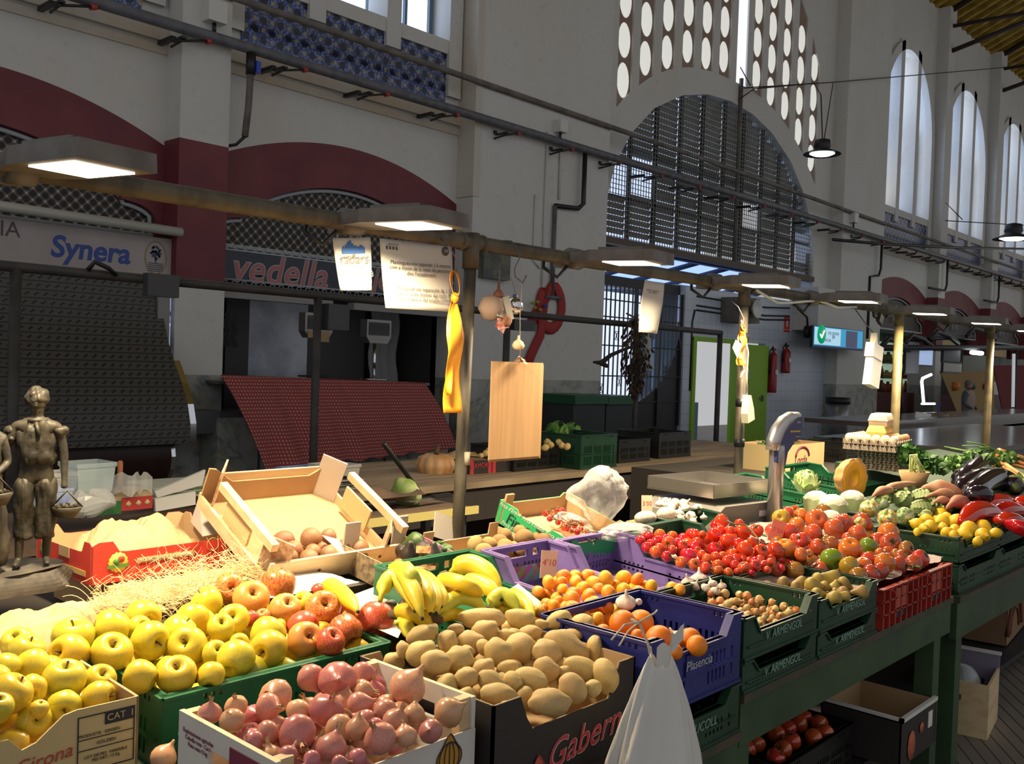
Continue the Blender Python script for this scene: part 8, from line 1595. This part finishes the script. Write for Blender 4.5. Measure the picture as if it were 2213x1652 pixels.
for ring in range(7):
    n = 9-ring if ring < 5 else 4; zc = -.55+ring*.26; rr_ = math.sqrt(max(.04, 1-(zc/1.15)**2))*.82
    for k in range(n):
        a = 2*PI*(k+.5*(ring % 2))/n; ca, sa = math.cos(a), math.sin(a)
        def lf(u, v, ca=ca, sa=sa, rr_=rr_, zc=zc, n=n): 
            wd = (u-.5)*2*1.9/n*math.sqrt(max(0, 1-v**2.2)); r_ = rr_*(1.03+.16*math.sin(PI*v*.8)-.34*v*v); return (r_*(ca-sa*wd*1.6), r_*(sa+ca*wd*1.6), zc+.62*v)
        m.surf(lf, 4, 5)
m.lathe([(0, -.8), (.5, -.72), (.8, -.3), (.75, .4), (.3, .9), (0, 1.0)], 14)
o = m.build('artichoke', ART); MESH['artichoke'] = [o.data]; bpy.data.objects.remove(o); PARTS['artichoke_stalk'] = part_mesh('stalk', MB().tube([(0, 0, -.7), (0, 0, -1.5)], .2, 8), ART); PMAP['artichoke'] = ['artichoke_stalk']
L_ = zm(1700, 960, 4.314, [(960, 490, 72), (1060, 520, 78), (1130, 430, 68), (1240, 500, 90), (1310, 470, 70), (1410, 540, 68), (1230, 605, 88), (1370, 610, 62), (1020, 430, 60), (1290, 660, 50), (1480, 610, 45), (1060, 450, 50)])
pile('artichoke', L_, .985, 1.6, .12, 'of the artichokes', 'artichokes heaped beside the salad bags', 'green artichoke', 'artichoke', 1, seed=51, orient=lambda r: Vector((r.gauss(0, .7), r.gauss(-.6, .5), r.gauss(.3, .5))).normalized())
def taper(name, pts, rad, M_, lab, cat, group, seg=12, sq=None, extra=None):
    e = empty(name, (0, 0, 0), 0, lab, cat, group); n = 12; C_ = []
    for k in range(n+1):
        t_ = k/n; C_.append(pts[0]*(2*(t_-.5)*(t_-1))+pts[1]*(4*t_*(1-t_))+pts[2]*(2*t_*(t_-.5)))
    rr_ = [rad(k/n) for k in range(n+1)]; MB().tube(C_, rr_, seg, 0, None, True, sq).build('body', M_, e)
    if extra: extra(e, C_, rr_)
    return e
SWE = fruit_mat('sweet_potato_skin', (.42, .17, .09), spk=((.2, .08, .04), 60, .08), streak=((.50, .27, .14), (1, 1, 1), 8, .2), r=.6, rand=.25)
for k, (a, b, c_, r_, lab) in enumerate((((1890, 1072), (1930, 1052), (1985, 1045), 8, 'thin pale root at the back left'), ((1990, 1058), (2030, 1055), (2088, 1075), 17, 'big one on top at the right'), ((2000, 1075), (2040, 1068), (2070, 1082), 12, 'middle one under the big one'), ((1885, 1075), (1905, 1062), (1935, 1060), 10, 'short one at the left'), ((2045, 1100), (2070, 1085), (2095, 1090), 14, 'dark one at the front right'), ((2010, 1092), (2035, 1082), (2055, 1090), 9, 'small one above the artichokes'))):
    taper('sweet_potato', [VP(a[0], a[1], .03), VP(b[0], b[1], .05), VP(c_[0], c_[1], .03)], lambda t_, r_=r_, b=b: r_/FPX*pix(VP(*b))[2]*(.12+.9*math.sin(PI*min(1, .05+t_*.92)**1.3)**1.3+.06*math.sin(t_*17)), SWE, 'sweet potato, '+lab, 'sweet potato', 'sweet potatoes by the artichokes')
AUB = fruit_mat('aubergine_skin', (.010, .005, .012), r=.10, coat=.6, rand=.1); 
def cap_(e, C_, rr_): MB().tube([C_[0]+(C_[0]-C_[1])*.5, C_[0], C_[1]], [rr_[2]*.25, rr_[2]*.5, rr_[1]*1.15], 8).build('stalk_cap', GST, e)
for k, (a, b, c_, r_, lab) in enumerate((((2165, 1000), (2130, 1005), (2070, 1052), 26, 'topmost one, pointing left'), ((2155, 1028), (2120, 1035), (2068, 1062), 20, 'second one under the topmost'), ((2195, 1055), (2150, 1040), (2090, 1078), 24, 'lowest big one at the right'), ((2140, 1075), (2115, 1068), (2085, 1080), 16, 'small one at the bottom'))):
    taper('aubergine', [VP(a[0], a[1], .08), VP(b[0], b[1], .09), VP(c_[0], c_[1], .05)], lambda t_, r_=r_, b=b: r_/FPX*pix(VP(*b))[2]*(.45+.62*math.sin(PI*(.08+t_*.80))**.8 if t_ < .92 else .35*(1-t_)/.08+.1), AUB, 'shiny black aubergine, '+lab, 'aubergine', 'aubergines behind the red peppers', 16, None, cap_)
CUC = fruit_mat('cucumber_skin', (.04, .10, .02), streak=((.08, .17, .04), (1, 1, 1), 9, .2), r=.35, rand=.2, bump=70)
for k, (a, b, c_, r_, lab) in enumerate((((2125, 1073), (2170, 1060), (2235, 1052), 9, 'upper one'), ((2125, 1078), (2170, 1072), (2240, 1072), 9, 'lower one'), ((2082, 1080), (2105, 1078), (2128, 1085), 8, 'short one at the left'))):
    taper('cucumber', [VP(a[0], a[1], .02), VP(b[0], b[1], .03), VP(c_[0], c_[1], .02)], lambda t_, r_=r_, b=b: r_/FPX*pix(VP(*b))[2]*(.35+.65*min(1, 8*t_, 8*(1-t_))), CUC, 'dark green cucumber above the red peppers, '+lab, 'cucumber', 'cucumbers above the peppers')
PEP_ = fruit_mat('red_pepper_skin', (.42, .006, .008), r=.10, coat=.6, rand=.2); MB_ = None
for k, (a, b, c_, r_, lab) in enumerate((((2200, 1090), (2150, 1088), (2110, 1100), 19, 'topmost long one'), ((2160, 1115), (2115, 1108), (2078, 1132), 23, 'big one at the left end'), ((2210, 1110), (2180, 1103), (2140, 1118), 18, 'middle one at the right'), ((2215, 1135), (2180, 1125), (2145, 1130), 17, 'second from the bottom'), ((2222, 1152), (2205, 1140), (2160, 1128), 15, 'lowest one at the right edge'), ((2240, 1100), (2215, 1090), (2180, 1092), 18, 'one cut off at the right edge'))):
    taper('red_pepper', [VP(a[0], a[1], .0), VP(b[0], b[1], .03), VP(c_[0], c_[1], .0)], lambda t_, r_=r_, b=b: r_/FPX*pix(VP(*b))[2]*(.5+.5*min(1, 5*t_) if t_ < .6 else 1-.62*((t_-.6)/.4)**1.5), PEP_, 'long shiny red pepper, '+lab, 'pepper', 'red peppers heaped at the right edge', 16, lambda a: 1+.10*math.cos(3*a), cap_)
CAR = fruit_mat('carrot_skin', (.66, .22, .03), streak=((.72, .36, .12), (1, 1, 1), 40, .2), r=.5, rand=.2, bump=60)
def tops(e, C_, rr_):
    m = MB(); rnd = random.Random(int(C_[0].x*1000)); d_ = (C_[0]-C_[1]).normalized()
    for k in range(5): q = C_[0]+d_*.25+Vector((rnd.gauss(0, .05), rnd.gauss(0, .05), rnd.gauss(0, .02))); m.tube([C_[0], (C_[0]+q)/2+Vector((0, 0, .015)), q], .0035, 4)
    m.build('green_tops', LEAFG, e)
for k, (a, b, c_, r_, lab) in enumerate((((2158, 978), (2190, 985), (2240, 998), 7, 'pale one on top'), ((2150, 990), (2185, 995), (2235, 1012), 7, 'second from the top'), ((2155, 995), (2180, 1010), (2230, 1040), 7, 'third from the top'), ((2150, 1003), (2185, 1022), (2225, 1052), 6, 'fourth from the top'), ((2170, 1000), (2200, 1008), (2240, 1020), 6, 'fifth, beside the right edge'), ((2180, 1020), (2200, 1035), (2225, 1060), 6, 'lowest one near the right edge'))):
    taper('carrot', [VP(a[0], a[1], .17-.02*k), VP(b[0], b[1], .16-.02*k), VP(c_[0], c_[1], .14-.02*k)], lambda t_, r_=r_, b=b: r_/FPX*pix(VP(*b))[2]*(1.1-.8*t_), CAR, 'orange carrot, '+lab, 'carrot', 'carrots with green tops', 10, None, tops)
leaves('carrot_greens', [(VP(2040+12*k, 1008-k*1.2, .09+.004*k), .06) for k in range(12)], 620, .045, LEAFG, 'feathery green carrot tops spread behind the aubergines', 'greens', 11, .5, 'stuff'); leaves('parsley_bunch', [(VP(1965+8*k, 985+6*k, .12-.01*k), .05) for k in range(6)], 260, .06, LEAFD, 'dark leafy parsley bunch right of the egg cartons', 'greens', 12, .6, 'stuff')
leaves('lettuce_leaves', [(VP(2180, 1050, .05), .08), (VP(2200, 1070, .0), .06)], 90, .07, mat('pale_lettuce', (.30, .42, .12), r=.6), 'pale green leaves between aubergines and carrots', 'greens', 13, .3, 'stuff')
e = empty('greens_bunch', VP(1975, 1035, .04), 0, 'tied bunch of pale stalks in a paper beside the egg trays', 'greens'); m = MB(); rnd = random.Random(5)
for k in range(14): m.tube([(rnd.uniform(-.05, .05), rnd.uniform(-.03, .03), -.03), (rnd.uniform(-.04, .04)+.05, rnd.uniform(-.03, .03), .05), (rnd.uniform(-.05, .05)-.02, 0, .13)], .005, 4)
m.build('stalks', mat('pale_stalk', (.45, .52, .20), r=.6), e); MB().lathe([(.05, -.05), (.08, .04), (.075, .04), (.045, -.045)], 14).build('paper_wrap', CARD_, e)
# printed crate Lorda and neighbours
p0 = at(1680, 1022, Y=2.95); w_ = at(1780, 1022, Y=2.95).x-p0.x; h_ = at(1680, 965, Y=2.95).z-p0.z
e = carton('lorda_box', w_, .3, h_, CREAMC, 'cream box with red script and arch print full of greens, right of the scale column', None); textmesh('lettering', 'Lorda', h_*.45, MAR, e, Matrix.Translation((-.02, -.152, h_*.38)) @ FRONT, .2, .0004)
MB().tube([(.0+.10*math.cos(PI*k/10), -.152, h_*.52+.065*math.sin(PI*k/10)) for k in range(11)], .008, 5).build('arch_print', MAR, e); put(e, p0.x+w_/2, 3.10, p0.z)
o = MB().box(p0.x-.6, 2.75, .0, p0.x+2.4, 3.7, p0.z-.002).build('side_bench', STEP); tag(o, 'dark bench behind the green crates right of the scale', 'bench')
leaves('box_greens', [((p0.x+.1+.09*k, 3.08, p0.z+h_), .05) for k in range(4)], 110, .05, LEAFD, 'dark greens sticking out of the cream box', 'greens', 17, .5, 'stuff')
e = crate('produce_crate', .42, .3, .16, BLACKC, 'black crate right of the cream box, behind the cut pumpkin', .15, raised='flat'); q = at(1825, 1010, Y=3.05); put(e, q.x, 3.1, p0.z)
e = crate('produce_crate', .36, .14, .07, mat('maroon_crate', (.13, .01, .03), r=.5), 'small maroon tray in front of the cream box', .065, raised='flat'); q = at(1740, 1035, Y=2.82); put(e, q.x, 2.80, q.z-.03)
pile('potato', [(1700, 1018, 7), (1715, 1014, 8), (1728, 1017, 7), (1740, 1012, 8), (1752, 1016, 8), (1765, 1012, 9), (1776, 1018, 7)], at(1740, 1016, Y=2.80).z, 2.8, 0, 'of the maroon tray', 'pale roots on the maroon tray', 'pale root', 'vegetable', 1, seed=6)
# ================================================================== PAPER UNDER THE BIG TOMATOES
def rag(u, v): 
    x_ = lin(2.92, 3.98, u); y__ = lin(1.27, 1.98, v); n_ = mnoise.noise(Vector((x_*6, y__*6, 0))); return (x_+.02*n_, y__+(.03*mnoise.noise(Vector((x_*14, 0, 3))) if v < .05 else 0), .879+.12*max(0, y__-1.5)+.010*n_+(.004*math.sin(x_*40) if v < .1 else 0))
tag(MB().surf(rag, 60, 30).build('torn_paper', mat('mauve_torn_paper', (.50, .40, .38), (.38, .27, .19), 2.5, r=.85)), 'torn mauve and brown paper spread under the big tomatoes', 'paper')
e = empty('loose_calyx', at(1978, 1228, Z=.90), 0, 'loose green tomato calyx lying on the torn paper', 'calyx'); m = MB()
for k in range(6): a = k*1.05; m.tube([(0, 0, .004), (.02*math.cos(a), .02*math.sin(a), .008), (.032*math.cos(a), .032*math.sin(a), .002)], [.003, .003, .001], 5)
m.build('sepals', GST, e)
# ================================================================== UNDER THE TABLES
for k, (px, py, lab) in enumerate(((1815, 1560, 'dark crate of red tomatoes on the shelf under the table'),)):
    e = crate('shelf_crate', .56, .42, .14, BLACKC, lab, .12, raised='flat'); put(e, 3.15, 1.60, .181)
rnd = random.Random(61); L_ = []; W3 = []
for k in range(500):
    q = Vector((rnd.uniform(2.91, 3.39), rnd.uniform(1.43, 1.77), .31))
    if all((q-a).length > .062 for a in W3): W3.append(q); a = pix(q); L_.append((a[0], a[1], .033*FPX/a[2]))
pile('red_tomato', L_, .31, 1.6, 0, 'of the shelf crate', 'tomatoes in the crate under the table', 'dim red tomato', 'tomato', 1, seed=62)
e = carton('black_fruit_box', .36, .30, .17, BLKC, 'black printed fruit box with white top edges standing under the table front', None)
MB().box(-.18, -.155, .165, .18, -.14, .18).box(-.18, -.155, .165, -.165, .15, .18).build('white_edge', WHITEW, e); MB().lathe([(0, 0), (.036, 0), (.036, .001), (0, .001)], 20, 0, Matrix.Translation((-.08, -.153, .06)) @ Matrix.Diagonal((1, 1, 1.5, 1)) @ Matrix.Rotation(PI/2, 4, 'X')).lathe([(0, 0), (.02, 0), (.02, .001), (0, .001)], 16, 0, Matrix.Translation((.02, -.153, .10)) @ Matrix.Rotation(PI/2, 4, 'X')).build('fruit_print', OP, e)
MB().box(.09, -.154, .08, .13, -.151, .14).build('white_sticker', PAPER, e); put(e, 3.64, 1.38, .19)
e = empty('wooden_box', at(2110, 1540, Z=.0), .15, 'pale wooden box with crumpled plastic standing on the floor past the table leg', 'box'); e.location = (4.72, 1.42, .0)
MB().box(-.20, -.15, .0, .12, -.14, .24).box(-.20, .14, .0, .12, .15, .24).box(-.21, -.15, 0, -.20, .15, .24).build('side_panel', WOOD, e); MB().box(.12, -.15, 0, .135, .15, .30).build('end_panel', mat('mauve_end', (.20, .17, .24), r=.7), e); MB().box(.115, -.155, .30, .14, .155, .312).build('white_edge', WHITEW, e)
o = MB().surf(lambda u, v: (.11*math.cos(2*PI*u)*math.sin(PI*v)*(1+.2*math.sin(7*u*PI)), .10*math.sin(2*PI*u)*math.sin(PI*v), -.08*math.cos(PI*v)*(1+.2*math.sin(9*u))), 18, 10, wrap=True, sm=False).build('crumpled_plastic', CL2); o.location = (4.70, 1.42, .17); tag(o, 'grey crumpled plastic stuffed in the pale wooden box', 'plastic')
e = carton('large_carton', 1.0, .55, .30, mat('dark_kraft', (.24, .14, .07), r=.85), 'large open brown carton lying under the right-hand table', None); put(e, 5.95, 1.75, .19, .1)
MB().tube([(-.3+.2*math.cos(PI*k/12), -.279, .05+.18*math.sin(PI*k/12)) for k in range(13)], .012, 5).tube([(-.3+.13*math.cos(PI*k/12), -.279, .05+.12*math.sin(PI*k/12)) for k in range(13)], .008, 5).build('arch_print', mat('brown_print', (.14, .04, .02), r=.8), e)
tag(MB().box(2.5, 1.4, .19, 2.9, 1.7, .25).build('dark_carton', mat('dim_carton', (.12, .05, .03), r=.9)), 'dim brown carton on the shelf below the tiny onions', 'box')
tag(MB().box(4.45, 1.15, .012, 4.95, 1.5, .016, 0, Matrix.Rotation(.0, 4, 'Z')).build('floor_cardboard', CARD_), 'flat cardboard piece on the floor under the pale wooden box', 'cardboard') if False else None
# statue cloth folds
tx = bpy.data.textures.new('fold_noise', 'CLOUDS'); tx.noise_scale = .03; tx.noise_depth = 3
for o in bpy.data.objects:
    if o.type == 'MESH' and o.name.split('.')[0] in ('shirt', 'rolled_sleeve', 'trouser_leg', 'blouse', 'long_skirt', 'hair') and o.parent and o.parent.name.startswith('figure'):
        s_ = o.modifiers.new('s', 'SUBSURF'); s_.levels = s_.render_levels = 2; d_ = o.modifiers.new('d', 'DISPLACE'); d_.texture = tx; d_.strength = .022; d_.mid_level = .5
